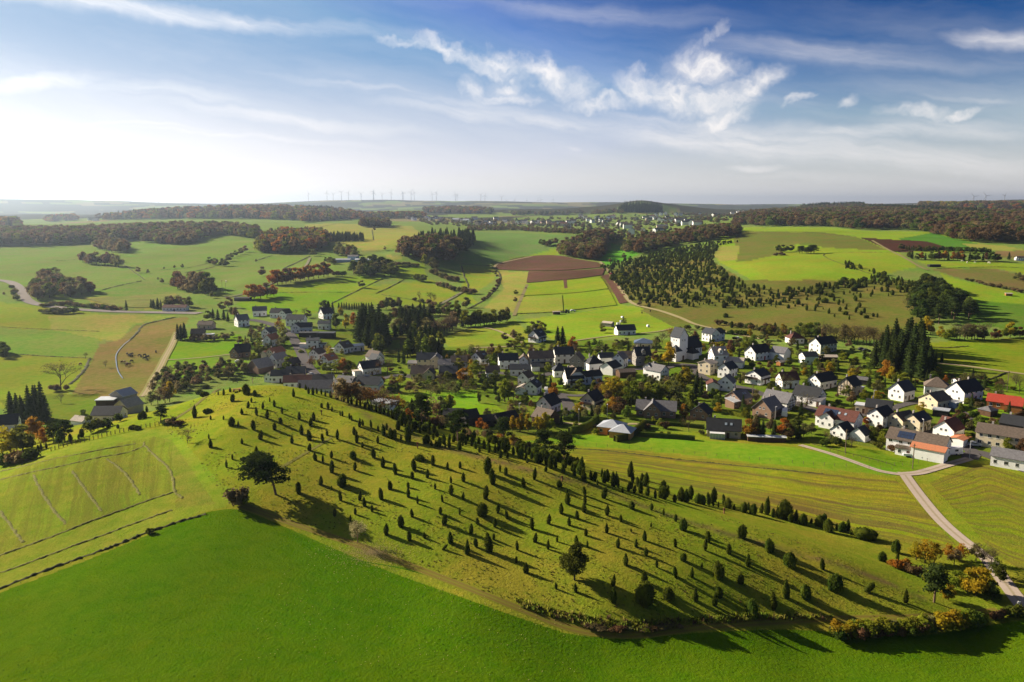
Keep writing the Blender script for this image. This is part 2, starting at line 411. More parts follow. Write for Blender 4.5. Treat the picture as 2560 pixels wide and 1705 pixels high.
def grass_mat(name, vcol=True, base=None, lumps=1.0, stripes=None, fine=1.0):
 """ground cover. stripes = (scale in 1/m across UV v, distortion, strength, colour)"""
 m = bpy.data.materials.new(name); m.use_nodes = True
 s = NT(m.node_tree)
 out = s.n('ShaderNodeOutputMaterial')
 b = s.n('ShaderNodeBsdfPrincipled', i_Roughness=0.95)
 b.inputs['Specular IOR Level'].default_value = 0.0
 s.link(b.outputs[0], out.inputs[0])
 tc = s.n('ShaderNodeTexCoord'); O = tc.outputs['Object']
 if vcol:
  at = s.n('ShaderNodeAttribute', attribute_name='Col')
  col = at.outputs['Color']
  lump = at.outputs['Alpha']
 else:
  rgb = s.n('ShaderNodeRGB'); rgb.outputs[0].default_value = (*base, 1); col = rgb.outputs[0]
  lump = lumps
 big = s.noise(O, 0.035, 4, 0.6)
 mid = s.noise(O, 0.35, 5, 0.65)
 fin = s.noise(O, 2.2, 5, 0.7)
 dry = s.n('ShaderNodeVectorMath', operation='MULTIPLY'); s.link(col, dry.inputs[0]); dry.inputs[1].default_value = (1.13, 0.95, 1.15)
 lush = s.n('ShaderNodeVectorMath', operation='MULTIPLY'); s.link(col, lush.inputs[0]); lush.inputs[1].default_value = (0.82, 1.08, 0.75)
 c1 = s.mix(s.ramp(s.m('ADD', s.m('MULTIPLY', big, 0.6), s.m('MULTIPLY', mid, 0.4)), [(0.40, (0, 0, 0)), (0.60, (1, 1, 1))]), lush.outputs[0], dry.outputs[0])
 k = s.m('ADD', 0.30, s.m('MULTIPLY', s.m('ADD', s.m('MULTIPLY', mid, 0.5), s.m('MULTIPLY', fin, 0.5)), 1.42))
 sc = s.n('ShaderNodeVectorMath', operation='SCALE'); s.link(c1, sc.inputs[0]); s.link(k, sc.inputs['Scale'])
 c2 = sc.outputs[0]
 if stripes:
  uv = s.n('ShaderNodeUVMap', uv_map='UVMap')
  sx = s.n('ShaderNodeSeparateXYZ'); s.link(uv.outputs[0], sx.inputs[0])
  n1 = s.noise(O, 0.06, 3, 0.6)
  cb = s.n('ShaderNodeCombineXYZ'); s.link(s.m('MULTIPLY', sx.outputs[1 if len(stripes) > 4 else 0], stripes[0] * 0.025), cb.inputs[0])
  s.link(s.m('ADD', s.m('MULTIPLY', sx.outputs[0 if len(stripes) > 4 else 1], stripes[0]), s.m('MULTIPLY', n1, stripes[1])), cb.inputs[1])
  sn = s.noise(cb.outputs[0], 1.0, 3, 0.75)
  sf = s.ramp(sn, [(0.44, (0, 0, 0)), (0.58, (1, 1, 1))])
  bigf = s.ramp(s.noise(O, 0.018, 3, 0.6), [(0.35, (.55, .55, .55)), (0.6, (1, 1, 1))])
  c2 = s.mix(s.m('MULTIPLY', s.m('MULTIPLY', sf, bigf), stripes[2]), c2, stripes[3])
 s.link(c2, b.inputs['Base Color'])
 hh_ = s.m('ADD', s.m('MULTIPLY', s.noise(O, 1.5, 5, 0.7), 1.0), s.m('MULTIPLY', fin, 0.5))
 bp = s.n('ShaderNodeBump', i_Distance=0.32 * fine)
 if isinstance(lump, float):
  bp.inputs['Strength'].default_value = min(1.0, lump)
 else:
  s.link(lump, bp.inputs['Strength'])
 s.link(hh_, bp.inputs['Height']); s.link(bp.outputs[0], b.inputs['Normal'])
 MATS[name] = m
 return m
# ---------------------------------------------------------------- object helpers
def tag(o, label=None, cat=None, group=None, kind=None):
 if label:
  o['label'] = label
 if cat:
  o['category'] = cat
 if group:
  o['group'] = group
 if kind:
  o['kind'] = kind
 return o
def mesh_from(name, verts, faces, mat=None, smooth=False):
 me = bpy.data.meshes.new(name)
 verts = np.asarray(verts, np.float32)
 me.from_pydata(verts.tolist() if len(faces) < 4 else [], [], []) if False else None
 F = [tuple(f) for f in faces] if not isinstance(faces, np.ndarray) else None
 if F is not None:
  me.from_pydata([tuple(v) for v in verts.tolist()], [], F)
 else:
  nv, (nf, k) = len(verts), faces.shape
  me.vertices.add(nv); me.vertices.foreach_set('co', verts.ravel())
  me.loops.add(nf * k); me.loops.foreach_set('vertex_index', faces.ravel().astype(np.int32))
  me.polygons.add(nf)
  me.polygons.foreach_set('loop_start', np.arange(0, nf * k, k, dtype=np.int32))
  me.update(calc_edges=True)
 if smooth:
  me.polygons.foreach_set('use_smooth', np.ones(len(me.polygons), bool))
 if mat is not None:
  for mm in (mat if isinstance(mat, (list, tuple)) else [mat]):
   me.materials.append(mm)
 me.update()
 return me
def add_obj(name, me, parent=None, loc=None, rot=None, scale=None):
 o = bpy.data.objects.new(name, me)
 COL.objects.link(o)
 if parent is not None:
  o.parent = parent
 if loc is not None:
  o.location = loc
 if rot is not None:
  o.rotation_euler = rot
 if scale is not None:
  o.scale = scale
 return o
def copy_tree(src, loc, rotz=0.0, scale=(1, 1, 1), tilt=(0, 0)):
 r = src.copy(); COL.objects.link(r)
 r.location = loc; r.rotation_euler = (tilt[0], tilt[1], rotz); r.scale = scale
 for ch in src.children:
  c = ch.copy(); COL.objects.link(c); c.parent = r
  for g in ch.children:
   d = g.copy(); COL.objects.link(d); d.parent = c
 return r
# ---------------------------------------------------------------- the ground sheet
def densify(pts, step=22):
 out = []
 m = len(pts)
 for i in range(m):
  a = pts[i]; b = pts[(i + 1) % m]
  k = max(1, int(math.hypot(a[0] - b[0], a[1] - b[1]) / step))
  for j in range(k):
   f = j / k
   out.append((a[0] + (b[0] - a[0]) * f, a[1] + (b[1] - a[1]) * f))
 return out
def smooth_line(pts, step=6.0):
 """Catmull-Rom through the points"""
 pts = [np.array(p, float) for p in pts]
 if len(pts) < 3:
  a, b = pts[0], pts[-1]
  k = max(2, int(np.linalg.norm(b - a) / step))
  return np.array([a + (b - a) * i / k for i in range(k + 1)])
 ext = [2 * pts[0] - pts[1]] + pts + [2 * pts[-1] - pts[-2]]
 out = []
 for i in range(1, len(ext) - 2):
  p0, p1, p2, p3 = ext[i - 1:i + 3]
  k = max(1, int(np.linalg.norm(p2 - p1) / step))
  for j in range(k):
   t = j / k
   out.append(0.5 * ((2 * p1) + (-p0 + p2) * t + (2 * p0 - 5 * p1 + 4 * p2 - p3) * t * t + (-p0 + 3 * p1 - 3 * p2 + p3) * t ** 3))
 out.append(pts[-1])
 return np.array(out)
def inside(X, Y, poly):
 """points in polygon"""
 px, py = poly[:, 0], poly[:, 1]
 idx = np.where((X > px.min()) & (X < px.max()) & (Y > py.min()) & (Y < py.max()))[0]
 x = X[idx]; y = Y[idx]
 c = np.zeros(len(idx), bool)
 j = len(poly) - 1
 for i in range(len(poly)):
  yi, yj, xi, xj = py[i], py[j], px[i], px[j]
  if yi != yj:
   c ^= ((yi > y) != (yj > y)) & (x < (xj - xi) * (y - yi) / (yj - yi) + xi)
  j = i
 return idx[c]
FORE = (0.072, 0.142, 0.003)
HILLC = (0.190, 0.205, 0.018)
MEADL = (0.190, 0.225, 0.024)
LIME = (0.190, 0.260, 0.020)
VIV = (0.145, 0.235, 0.014)
PALE = (0.150, 0.205, 0.045)
YEL = (0.240, 0.235, 0.050)
OLIV = (0.125, 0.135, 0.028)
PLOW = (0.105, 0.058, 0.040)
LAWN = (0.120, 0.160, 0.018)
FIELDS = [   # colour, roughness of the growth, outline in photograph pixels
 (PALE, .5, [(-200, 590), (0, 580), (300, 560), (500, 575), (700, 560), (900, 560), (1050, 600), (1000, 680), (700, 700), (600, 760), (450, 780), (-200, 800)]),
 (YEL, .4, [(760, 562), (830, 558), (1030, 565), (1090, 610), (990, 650), (890, 620), (800, 600)]),
 ((.15, .21, .05), .4, [(1040, 612), (900, 628), (1020, 645), (1100, 650)]),
 (VIV, .4, [(590, 760), (640, 735), (860, 725), (910, 735), (850, 765), (760, 790), (640, 785)]),
 (MEADL, .4, [(880, 720), (1080, 700), (1150, 735), (1100, 765), (940, 760), (850, 765)]),
 (LIME, .4, [(980, 665), (1060, 660), (1070, 700), (990, 700)]),
 (LIME, .4, [(640, 730), (870, 690), (970, 695), (900, 725), (800, 735)]),
 (PALE, .4, [(140, 650), (290, 655), (380, 690), (330, 715), (220, 720), (160, 700)]),
 ((.15, .22, .05), .4, [(300, 605), (420, 610), (440, 620), (320, 640), (290, 620)]),
 (YEL, .5, [(210, 745), (440, 735), (455, 745), (380, 775), (240, 760)]),
 ((.12, .19, .05), .4, [(1190, 580), (1300, 583), (1440, 588), (1400, 640), (1290, 640), (1240, 662), (1150, 660)]),
 (LIME, .4, [(1280, 650), (1400, 618), (1410, 638), (1340, 640), (1270, 652)]),
 (MEADL, .5, [(1150, 665), (1240, 665), (1235, 700), (1180, 740), (1200, 765), (1140, 750), (1160, 700)]),
 (YEL, .5, [(1240, 678), (1320, 680), (1320, 700), (1285, 780), (1210, 770), (1260, 720)]),
 (LIME, .5, [(1318, 708), (1505, 688), (1550, 757), (1560, 763), (1430, 780), (1285, 786)]),
 (LIME, .3, [(1440, 782), (1555, 763), (1625, 770), (1722, 805), (1700, 825), (1640, 830), (1470, 850), (1380, 850), (1300, 800)]),
 (OLIV, .5, [(1600, 775), (1640, 770), (1730, 810), (1700, 825)]),
 (MEADL, .5, [(1105, 842), (1180, 818), (1290, 800), (1330, 840), (1330, 862), (1200, 872), (1120, 868)]),
 ((.09, .26, .02), .3, [(1500, 655), (1530, 610), (1630, 608), (1620, 622), (1560, 655), (1520, 662)]),
 (YEL, .3, [(1530, 608), (1560, 594), (1640, 594), (1630, 608)]),
 (PALE, .3, [(1280, 545), (1440, 535), (1600, 534), (1560, 548), (1400, 556), (1290, 552)]),
 (PALE, .3, [(1120, 536), (1240, 534), (1250, 543), (1130, 545)]),
 (PALE, .3, [(1670, 545), (1760, 548), (1800, 556), (1740, 566), (1690, 556)]),
 (YEL, .3, [(1570, 530), (1640, 526), (1700, 532), (1600, 534)]),
 (LIME, .4, [(1800, 590), (1840, 568), (2060, 568), (2180, 578), (2330, 580), (2420, 600), (2500, 625), (2440, 630), (2250, 632), (2290, 668), (2180, 690), (2100, 716), (1900, 712), (1790, 650)]),
 (OLIV, .5, [(1835, 600), (1860, 578), (2050, 580), (2140, 592), (2220, 625), (2100, 622), (2000, 612), (1900, 618), (1840, 620)]),
 (YEL, .4, [(1782, 640), (1800, 616), (1850, 614), (1840, 650), (1800, 655)]),
 (OLIV, .4, [(1850, 618), (1900, 614), (1960, 622), (1950, 645), (1840, 655)]),
 ((.19, .24, .02), .3, [(1860, 655), (1920, 642), (2050, 618), (2230, 632), (2290, 664), (2200, 690), (2100, 712), (1940, 708)]),
 ((.07, .17, .02), .3, [(2240, 598), (2330, 582), (2440, 608), (2500, 624), (2380, 622), (2310, 606)]),
 ((.055, .027, .018), .5, [(2148, 594), (2315, 604), (2378, 622), (2250, 632)]),
 (YEL, .4, [(2400, 608), (2500, 612), (2560, 624), (2520, 628), (2430, 620)]),
 ((.17, .13, .05), .5, [(2480, 628), (2700, 622), (2700, 645), (2500, 645)]),
 (LIME, .4, [(2290, 652), (2480, 652), (2560, 660), (2700, 700), (2700, 720), (2500, 672), (2330, 668)]),
 ((.15, .13, .04), .5, [(2325, 672), (2480, 670), (2560, 690), (2640, 735), (2520, 720), (2400, 696)]),
 (LIME, .4, [(2345, 680), (2400, 700), (2540, 730), (2700, 770), (2700, 860), (2450, 800), (2400, 740)]),
 ((.09, .16, .02), .4, [(2420, 750), (2700, 770), (2700, 850), (2430, 810)]),
 ((.13, .125, .028), .9, [(1480, 700), (1600, 650), (1760, 640), (1860, 700), (2100, 700), (2330, 700), (2340, 800), (2200, 850), (1950, 850), (1800, 830), (1650, 790), (1560, 750)]),
 (MEADL, .5, [(-200, 740), (60, 760), (260, 785), (460, 790), (330, 800), (240, 860), (200, 960), (150, 1000), (-200, 1050)]),
 ((.15, .22, .035), .5, [(-200, 815), (0, 820), (250, 832), (240, 895), (0, 885), (-200, 880)]),
 (YEL, .6, [(120, 790), (290, 785), (440, 790), (330, 812), (300, 855), (240, 845), (130, 825)]),
 ((.185, .150, .045), .9, [(250, 860), (300, 850), (340, 812), (450, 793), (475, 795), (440, 840), (385, 945), (345, 1000), (280, 1010), (180, 985), (230, 900)]),
 (VIV, .5, [(440, 838), (600, 835), (625, 865), (520, 900), (405, 902)]),
 ((.14, .24, .02), .5, [(402, 906), (520, 895), (640, 905), (610, 925), (460, 945), (390, 945)]),
 (LAWN, .6, [(0, 1000), (120, 985), (250, 985), (230, 1050), (180, 1070), (40, 1060)]),
 (LAWN, .7, [(600, 860), (900, 800), (1100, 870), (1400, 850), (1700, 850), (2000, 870), (2300, 900), (2560, 930), (2700, 960), (2700, 1160), (2400, 1150), (2200, 1120), (1900, 1080), (1500, 1080), (1300, 1090), (1000, 1060), (900, 1000), (700, 960)]),
 ((.14, .24, .015), .5, [(985, 985), (1100, 975), (1190, 975), (1200, 1010), (1100, 1030), (1010, 1020)]),
 ((.15, .24, .01), .4, [(1140, 1018), (1232, 1008), (1265, 1030), (1180, 1045), (1150, 1042)]),
 ((.13, .13, .03), .6, [(870, 880), (930, 840), (1060, 840), (1020, 880), (900, 890)]),
 ((.14, .20, .02), .5, [(920, 855), (1000, 850), (1000, 870), (940, 880)]),
 ((.17, .21, .015), .6, [(2300, 858), (2450, 848), (2700, 840), (2700, 940), (2560, 935), (2350, 910)]),
 ((.12, .17, .015), .6, [(2340, 912), (2560, 938), (2700, 950), (2700, 1000), (2480, 985), (2330, 960)]),
 (VIV, .5, [(2440, 985), (2700, 975), (2700, 1080), (2500, 1080), (2430, 1030)]),
 (VIV, .4, [(1300, 1105), (1440, 1085), (1560, 1092), (1720, 1098), (1985, 1118), (2100, 1140), (2250, 1175), (2240, 1190), (1900, 1158), (1650, 1130), (1440, 1114)]),
 ((.14, .20, .012), .5, [(1990, 1112), (2060, 1112), (2330, 1140), (2410, 1140), (2400, 1152), (2280, 1178), (2190, 1165), (2080, 1136)]),
 (MEADL, .7, [(-500, 1700), (0, 1475), (440, 1300), (575, 1262), (600, 1240), (540, 1195), (480, 1130), (442, 1076), (350, 1074), (200, 1108), (60, 1150), (-500, 1190)]),
 ((.185, .228, .022), .5, [(440, 1078), (480, 1128), (545, 1200), (575, 1235), (540, 1262), (500, 1250), (520, 1215), (470, 1150), (420, 1090)]),
 ((.175, .19, .026), .7, [(380, 1090), (430, 1100), (470, 1160), (510, 1220), (540, 1260), (440, 1270), (440, 1200), (415, 1130)]),
 (FORE, .75, [(-600, 1760), (0, 1482), (200, 1408), (440, 1308), (520, 1280), (600, 1274), (700, 1312), (850, 1378), (980, 1432), (1150, 1492), (1300, 1545), (1420, 1585), (1550, 1598), (1750, 1582), (1950, 1574), (2100, 1580), (2300, 1590), (2560, 1550), (2900, 1520), (2900, 2300), (-600, 2300)]),
 ((.22, .22, .02), .7, [(980, 1418), (1150, 1478), (1300, 1530), (1430, 1572), (1550, 1584), (1760, 1562), (1960, 1552), (2100, 1556), (2100, 1572), (1950, 1574), (1750, 1582), (1550, 1598), (1420, 1585), (1300, 1545), (1150, 1492)]),
]
def build_ground():
 fine = np.arange(-37.5, 37.51, 0.1)
 side = np.r_[np.arange(38.5, 60, 1.2), np.arange(62, 181, 7)]
 az = np.r_[-side[::-1], fine, side]
 az = az[(az > -179.9) & (az < 179.9)]
 rows = []
 y = 1960.0
 D = 4.0
 while D < 46:
  rows.append(D); D *= 1.18
 while y > 518:
  dep = math.atan((y - CY) / F_PX) + PITCH
  rows.append(74.0 / math.tan(dep)); y -= 2.6
 D = rows[-1]
 while D < 23000:
  D *= 1.022; rows.append(D)
 rows = np.array([r for i, r in enumerate(rows) if i == 0 or r > rows[i - 1]])
 k = 1
 while k < len(rows):            # no gap wider than 2.4 %
  if rows[k] / rows[k - 1] > 1.024 and rows[k] > 60:
   rows = np.insert(rows, k, rows[k - 1] * 1.02)
  k += 1
 A, Dg = np.meshgrid(np.radians(az), rows, indexing='ij')
 X = Dg * np.sin(A); Y = Dg * np.cos(A)
 Zv = height(X, Y)
 na, nr = A.shape
 V = np.stack([X, Y, Zv], -1).reshape(-1, 3)
 idx = np.arange(na * nr).reshape(na, nr)
 F = np.stack([idx[:-1, :-1], idx[1:, :-1], idx[1:, 1:], idx[:-1, 1:]], -1).reshape(-1, 4)
 seam = np.stack([idx[-1, :-1], idx[0, :-1], idx[0, 1:], idx[-1, 1:]], -1)
 c0 = len(V)
 V = np.vstack([V, [[0, 0, float(height(0, 0.1))]]])
 ring = np.r_[idx[:, 0], idx[0, 0]]
 cap = np.array([[c0, ring[i + 1], ring[i], ring[i]] for i in range(len(ring) - 1)])
 F = np.vstack([F, seam])
 me = mesh_from('ground', V, F[:, ::-1].copy(), None, True)
 bm_extra = cap  # the disc under the camera is its own small fan below
 x, y_ = V[:, 0], V[:, 1]
 Dv = np.hypot(x, y_)
 col = np.empty((len(V), 4), np.float32)
 base = np.where((Dv < 330)[:, None], np.array(HILLC)[None], np.array(PALE)[None])
 n1 = fbm(x / 600, y_ / 600, 21, 4); n2 = fbm(x / 160, y_ / 160, 33, 3)
 farf = np.clip((Dv - 2600) / 800, 0, 1)
 wood = ((n1 * 0.75 + n2 * 0.25) > np.where(Dv > 4500, 0.42, 0.50)) & (Dv > 2900)
 base = np.where(wood[:, None], np.array((.045, .045, .028))[None], base)
 crop = (vnoise(x / 330 + 9, y_ / 500, 44) > 0.6) & (Dv > 2600) & ~wood
 base = np.where(crop[:, None], np.array((.20, .17, .08))[None], base)
 col[:, :3] = base
 col[:, 3] = 0.75
 for c, rg, poly in FIELDS:
  g = ground(*np.array(densify(poly)).T)
  ii = inside(x, y_, g[:, :2])
  col[ii, :3] = c; col[ii, 3] = rg
 crest = ground(*smooth_line([(830, 985), (905, 1030), (960, 1062), (1050, 1100), (1130, 1125), (1230, 1150), (1400, 1195), (1480, 1215), (1600, 1262), (1740, 1310), (1900, 1358), (2080, 1405), (2200, 1450), (2290, 1490)], 10).T)
 near = np.where((Dv < 330) & (np.abs(np.arctan2(x, y_)) < R(40)))[0]
 dmin = np.full(len(near), 1e9)
 for g in crest:
  dmin = np.minimum(dmin, np.hypot(x[near] - g[0], y_[near] - g[1]))
 f = np.clip(1 - dmin / 2.6, 0, 1) * np.clip(fbm(x[near] / 3, y_[near] / 3, 8) * 2.6 - 0.55, 0, 1)
 f = f[:, None] * 0.8
 col[near, :3] = col[near, :3] * (1 - f) + np.array((.13, .085, .045)) * f
 v = 0.86 + 0.28 * fbm(x / 70, y_ / 70, 4, 3)
 col[:, :3] *= v[:, None]
 att = me.color_attributes.new('Col', 'FLOAT_COLOR', 'POINT')
 att.data.foreach_set('color', col.ravel())
 me.materials.append(grass_mat('meadow ground'))
 o = add_obj('ground', me)
 tag(o, 'rolling green farmland of meadows, grazed hillside and ploughed strips', kind='structure')
 return o
ground_obj = build_ground()
# ---------------------------------------------------------------- plants: shared meshes
def leaf_quads(c, nrm, size, r, aspect=1.0):
 """flat leaf sprays: centres c, facing nrm (jittered)"""
 n_ = len(c)
 nn = nrm + r.normal(0, 0.55, (n_, 3)); nn /= np.linalg.norm(nn, axis=1)[:, None] + 1e-9
 a = np.cross(nn, r.normal(0, 1, (n_, 3))); a /= np.linalg.norm(a, axis=1)[:, None] + 1e-9
 b = np.cross(nn, a)
 s_ = (size * r.uniform(0.6, 1.35, n_))[:, None]
 k = r.uniform(0.5, 1.0, (n_, 1))
 v = np.stack([c - a * s_, c + b * s_ * k * aspect, c + a * s_, c - b * s_ * aspect * r.uniform(0.4, 1.0, (n_, 1))], 1).reshape(-1, 3)
 f = np.arange(n_ * 4).reshape(-1, 4)
 return v, f
def tube(pts, rad, sides=5):
 pts = np.array(pts, float); m_ = len(pts)
 V, F = [], []
 for i in range(m_):
  t = pts[min(i + 1, m_ - 1)] - pts[max(i - 1, 0)]
  t /= np.linalg.norm(t) + 1e-9
  u = np.cross(t, (0.3, 0.9, 0.1)); u /= np.linalg.norm(u) + 1e-9
  w = np.cross(t, u)
  for k in range(sides):
   q = 2 * math.pi * k / sides
   V.append(pts[i] + rad[i] * (math.cos(q) * u + math.sin(q) * w))
 for i in range(m_ - 1):
  for k in range(sides):
   F.append((i * sides + k, i * sides + (k + 1) % sides, (i + 1) * sides + (k + 1) % sides, (i + 1) * sides + k))
 return np.array(V), np.array(F)
def join_vf(parts):
 V, F, o = [], [], 0
 for v, f in parts:
  V.append(v); F.append(f + o); o += len(v)
 return np.vstack(V), np.vstack(F)
def blob(c, r3, seed, nu=7, nv=5, amp=0.18):
 """lumpy closed body"""
 g = np.random.default_rng(seed)
 V = []
 for j in range(nv + 1):
  th = math.pi * j / nv
  for i in range(nu):
   ph = 2 * math.pi * i / nu
   k = 1 + g.uniform(-amp, amp)
   V.append((c[0] + r3[0] * k * math.sin(th) * math.cos(ph), c[1] + r3[1] * k * math.sin(th) * math.sin(ph), c[2] + r3[2] * k * math.cos(th)))
 F = [(j * nu + i, (j + 1) * nu + i, (j + 1) * nu + (i + 1) % nu, j * nu + (i + 1) % nu) for j in range(nv) for i in range(nu)]
 return np.array(V), np.array(F)
def on_ellipsoids(cl, N, r, shell=(0.72, 1.05)):
 """points on the outer shells of several ellipsoids; hidden inner ones dropped"""
 vol = np.array([c[3] * c[4] + c[3] * c[5] for c in cl]); pr = vol / vol.sum()
 k = r.choice(len(cl), N, p=pr)
 C = np.array(cl)[k]
 d = r.normal(0, 1, (N, 3)); d /= np.linalg.norm(d, axis=1)[:, None]
 d[:, 2] = np.where(d[:, 2] < -0.55, -d[:, 2] * 0.4, d[:, 2])
 p = C[:, :3] + d * C[:, 3:6] * r.uniform(*shell, (N, 1))
 keep = np.ones(N, bool)
 for i, c in enumerate(cl):
  q = (p - np.array(c[:3])) / np.array(c[3:6])
  keep &= ~(((q ** 2).sum(1) < 0.42) & (k != i))
 return p[keep], d[keep]
def broad_meshes(seed, N=760, leaf=0.05, core=True, shape=1.0, openness=0.0):
 """unit-height broadleaf tree: returns crown mesh data, trunk mesh data"""
 r = np.random.default_rng(seed)
 cl = []
 m_ = 7 + int(r.integers(0, 4))
 for i in range(m_):
  a = 2 * math.pi * i / m_ + r.uniform(-.3, .3)
  rr = r.uniform(.16, .27) * shape
  cl.append((math.cos(a) * rr, math.sin(a) * rr, r.uniform(.26, .62), *(r.uniform(.16, .24, 2) * shape), r.uniform(.14, .20)))
 for i in range(4):
  cl.append((r.uniform(-.16, .16) * shape, r.uniform(-.16, .16) * shape, r.uniform(.20, .45), *(r.uniform(.16, .22, 2) * shape), r.uniform(.12, .18)))
 for i in range(3):
  cl.append((r.uniform(-.08, .08), r.uniform(-.08, .08), r.uniform(.66, .84), *(r.uniform(.15, .21, 2) * shape), r.uniform(.11, .15)))
 p, d = on_ellipsoids(cl, N, r)
 parts = [leaf_quads(p, d, leaf, r)]
 if core:
  for i, c in enumerate(cl):
   if r.random() < 0.8 - openness:
    parts.append(blob(c[:3], (c[3] * .66, c[4] * .66, c[5] * .66), seed * 31 + i, 6, 4))
 crown = join_vf(parts)
 tp = [tube([(0, 0, -0.03), (0.01, 0, .2), (0, 0.01, .45), (0, 0, .7)], [.028, .02, .014, .005])]
 for c in cl[:m_]:
  tp.append(tube([(0, 0, .22 + r.uniform(0, .15)), (c[0] * .5, c[1] * .5, c[2] * .75), (c[0], c[1], c[2])], [.012, .007, .003], 4))
 return crown, join_vf(tp)
def bare_meshes(seed, N=420):
 """sparse late-autumn tree: limbs, many twigs, few leaves left"""
 r = np.random.default_rng(seed)
 tw, tips = [], []
 def grow(p, d, ln, rad, depth):
  q = p + d * ln
  mid = (p + q) / 2 + r.normal(0, ln * .06, 3)
  tw.append(tube([p, mid, q], [rad, rad * .8, rad * .55], 4 if depth < 2 else 3))
  if depth == 5:
   tips.append(q); return
  if depth >= 3:
   tips.append(q)
  for _ in range(4 if depth == 0 else 3 if depth < 3 else 2):
   e = d + r.normal(0, .5, 3); e[2] = abs(e[2]) * .7 + (r.uniform(.25, .9) if depth == 0 else .12); e /= np.linalg.norm(e)
   grow(q, e, (r.uniform(.14, .26) if depth == 0 else ln * r.uniform(.62, .82)), rad * .6, depth + 1)
 grow(np.array((0, 0, -.02)), np.array((0, 0, 1.0)), .13, .022, 0)
 v, f = join_vf(tw)
 v[:, 2] /= v[:, 2].max() / 0.96
 tips = np.array(tips); tips[:, 2] = np.clip(tips[:, 2], .2, None); tips[:, 2] /= tips[:, 2].max() / 0.97
 k = r.integers(0, len(tips), N)
 c = tips[k] + r.normal(0, .045, (N, 3))
 lv = leaf_quads(c, r.normal(0, 1, (N, 3)), .015, r)
 sp = tips[r.integers(0, len(tips), 260)]
 spr = []
 for q in sp:
  e = q + r.normal(0, .07, 3)
  a = (e - q); pr = np.cross(a, r.normal(0, 1, 3)); pr = pr / (np.linalg.norm(pr) + 1e-9) * .0028
  spr.append((np.array([q - pr, q + pr, e + pr * .4, e - pr * .4]), np.array([[0, 1, 2, 3]])))
 return lv, join_vf([(v, f)] + spr)
def spruce_meshes(seed, N=620, wide=.17):
 r = np.random.default_rng(seed)
 cs, ns = [], []
 for i in range(N):
  h = r.uniform(0.06, 1) ** 0.8
  lay = math.floor(h * 13 + r.uniform(0, .35)) / 13
  R0 = wide * (1 - lay) ** .85 * (1 - .35 * ((h * 13) % 1)) + .008
  a = r.uniform(0, 2 * math.pi)
  k = r.uniform(.62, 1.0) * (1 + .22 * math.sin(3 * a + seed) + .12 * math.sin(7 * a + lay * 40))
  cs.append((R0 * k * math.cos(a), R0 * k * math.sin(a), .05 + lay * .94 - .03 * k)); ns.append((math.cos(a) * .6, math.sin(a) * .6, .75))
 lv = leaf_quads(np.array(cs), np.array(ns), .034, r, .8)
 cone = []
 for j in range(4):
  z0 = .08 + j * .22
  rb = wide * (1 - z0) * .72
  v = [(rb * math.cos(q), rb * math.sin(q), z0) for q in np.linspace(0, 2 * math.pi, 8)[:-1]] + [(0, 0, z0 + .3), (0, 0, z0 + .3)]
  cone.append((np.array(v), np.array([(i, (i + 1) % 7, 7, 8) for i in range(7)])))
 return join_vf([lv] + cone), tube([(0, 0, -.03), (0, 0, .5), (0, 0, .97)], [.02, .012, .002])
def pine_meshes(seed, N=1300, lean=0.0, low=.3, spread=1.0, nc=14, core=1.0):
 """Scots pine: crooked trunk, flat irregular plates of needles, gaps between"""
 r = np.random.default_rng(seed)
 cl = []
 for i in range(nc):
  z = low + (1 - low) * (i / nc) ** .9 * .88
  a = i * 2.4 + r.uniform(-.5, .5); rr = r.uniform(.12, .32) * (1.2 - z * .85) * spread
  cl.append((math.cos(a) * rr + lean * z, math.sin(a) * rr, z, r.uniform(.13, .21), r.uniform(.13, .21), r.uniform(.06, .10)))
 cl.append((lean * .95, 0, .90, .16, .16, .09))
 p, d = on_ellipsoids(cl, N, r, (.5, 1.08))
 parts = [leaf_quads(p, d, .026, r)]
 for i, c in enumerate(cl):
  parts.append(blob(c[:3], (c[3] * .6 * core, c[4] * .6 * core, c[5] * .5 * core), seed * 7 + i, 6, 4))
 tp = [tube([(0, 0, -.04), (.02 + lean * .2, .01, .3), (lean * .6, -.01, .6), (lean, 0, .9)], [.026, .02, .014, .005])]
 for c in cl:
  z0 = max(.12, c[2] - r.uniform(.08, .16))
  tp.append(tube([(lean * z0, 0, z0), (c[0] * .6 + lean * z0 * .4, c[1] * .6, z0 * .3 + c[2] * .7 - .02), (c[0], c[1], c[2] - .02)], [.011, .007, .004], 4))
 return join_vf(parts), join_vf(tp)
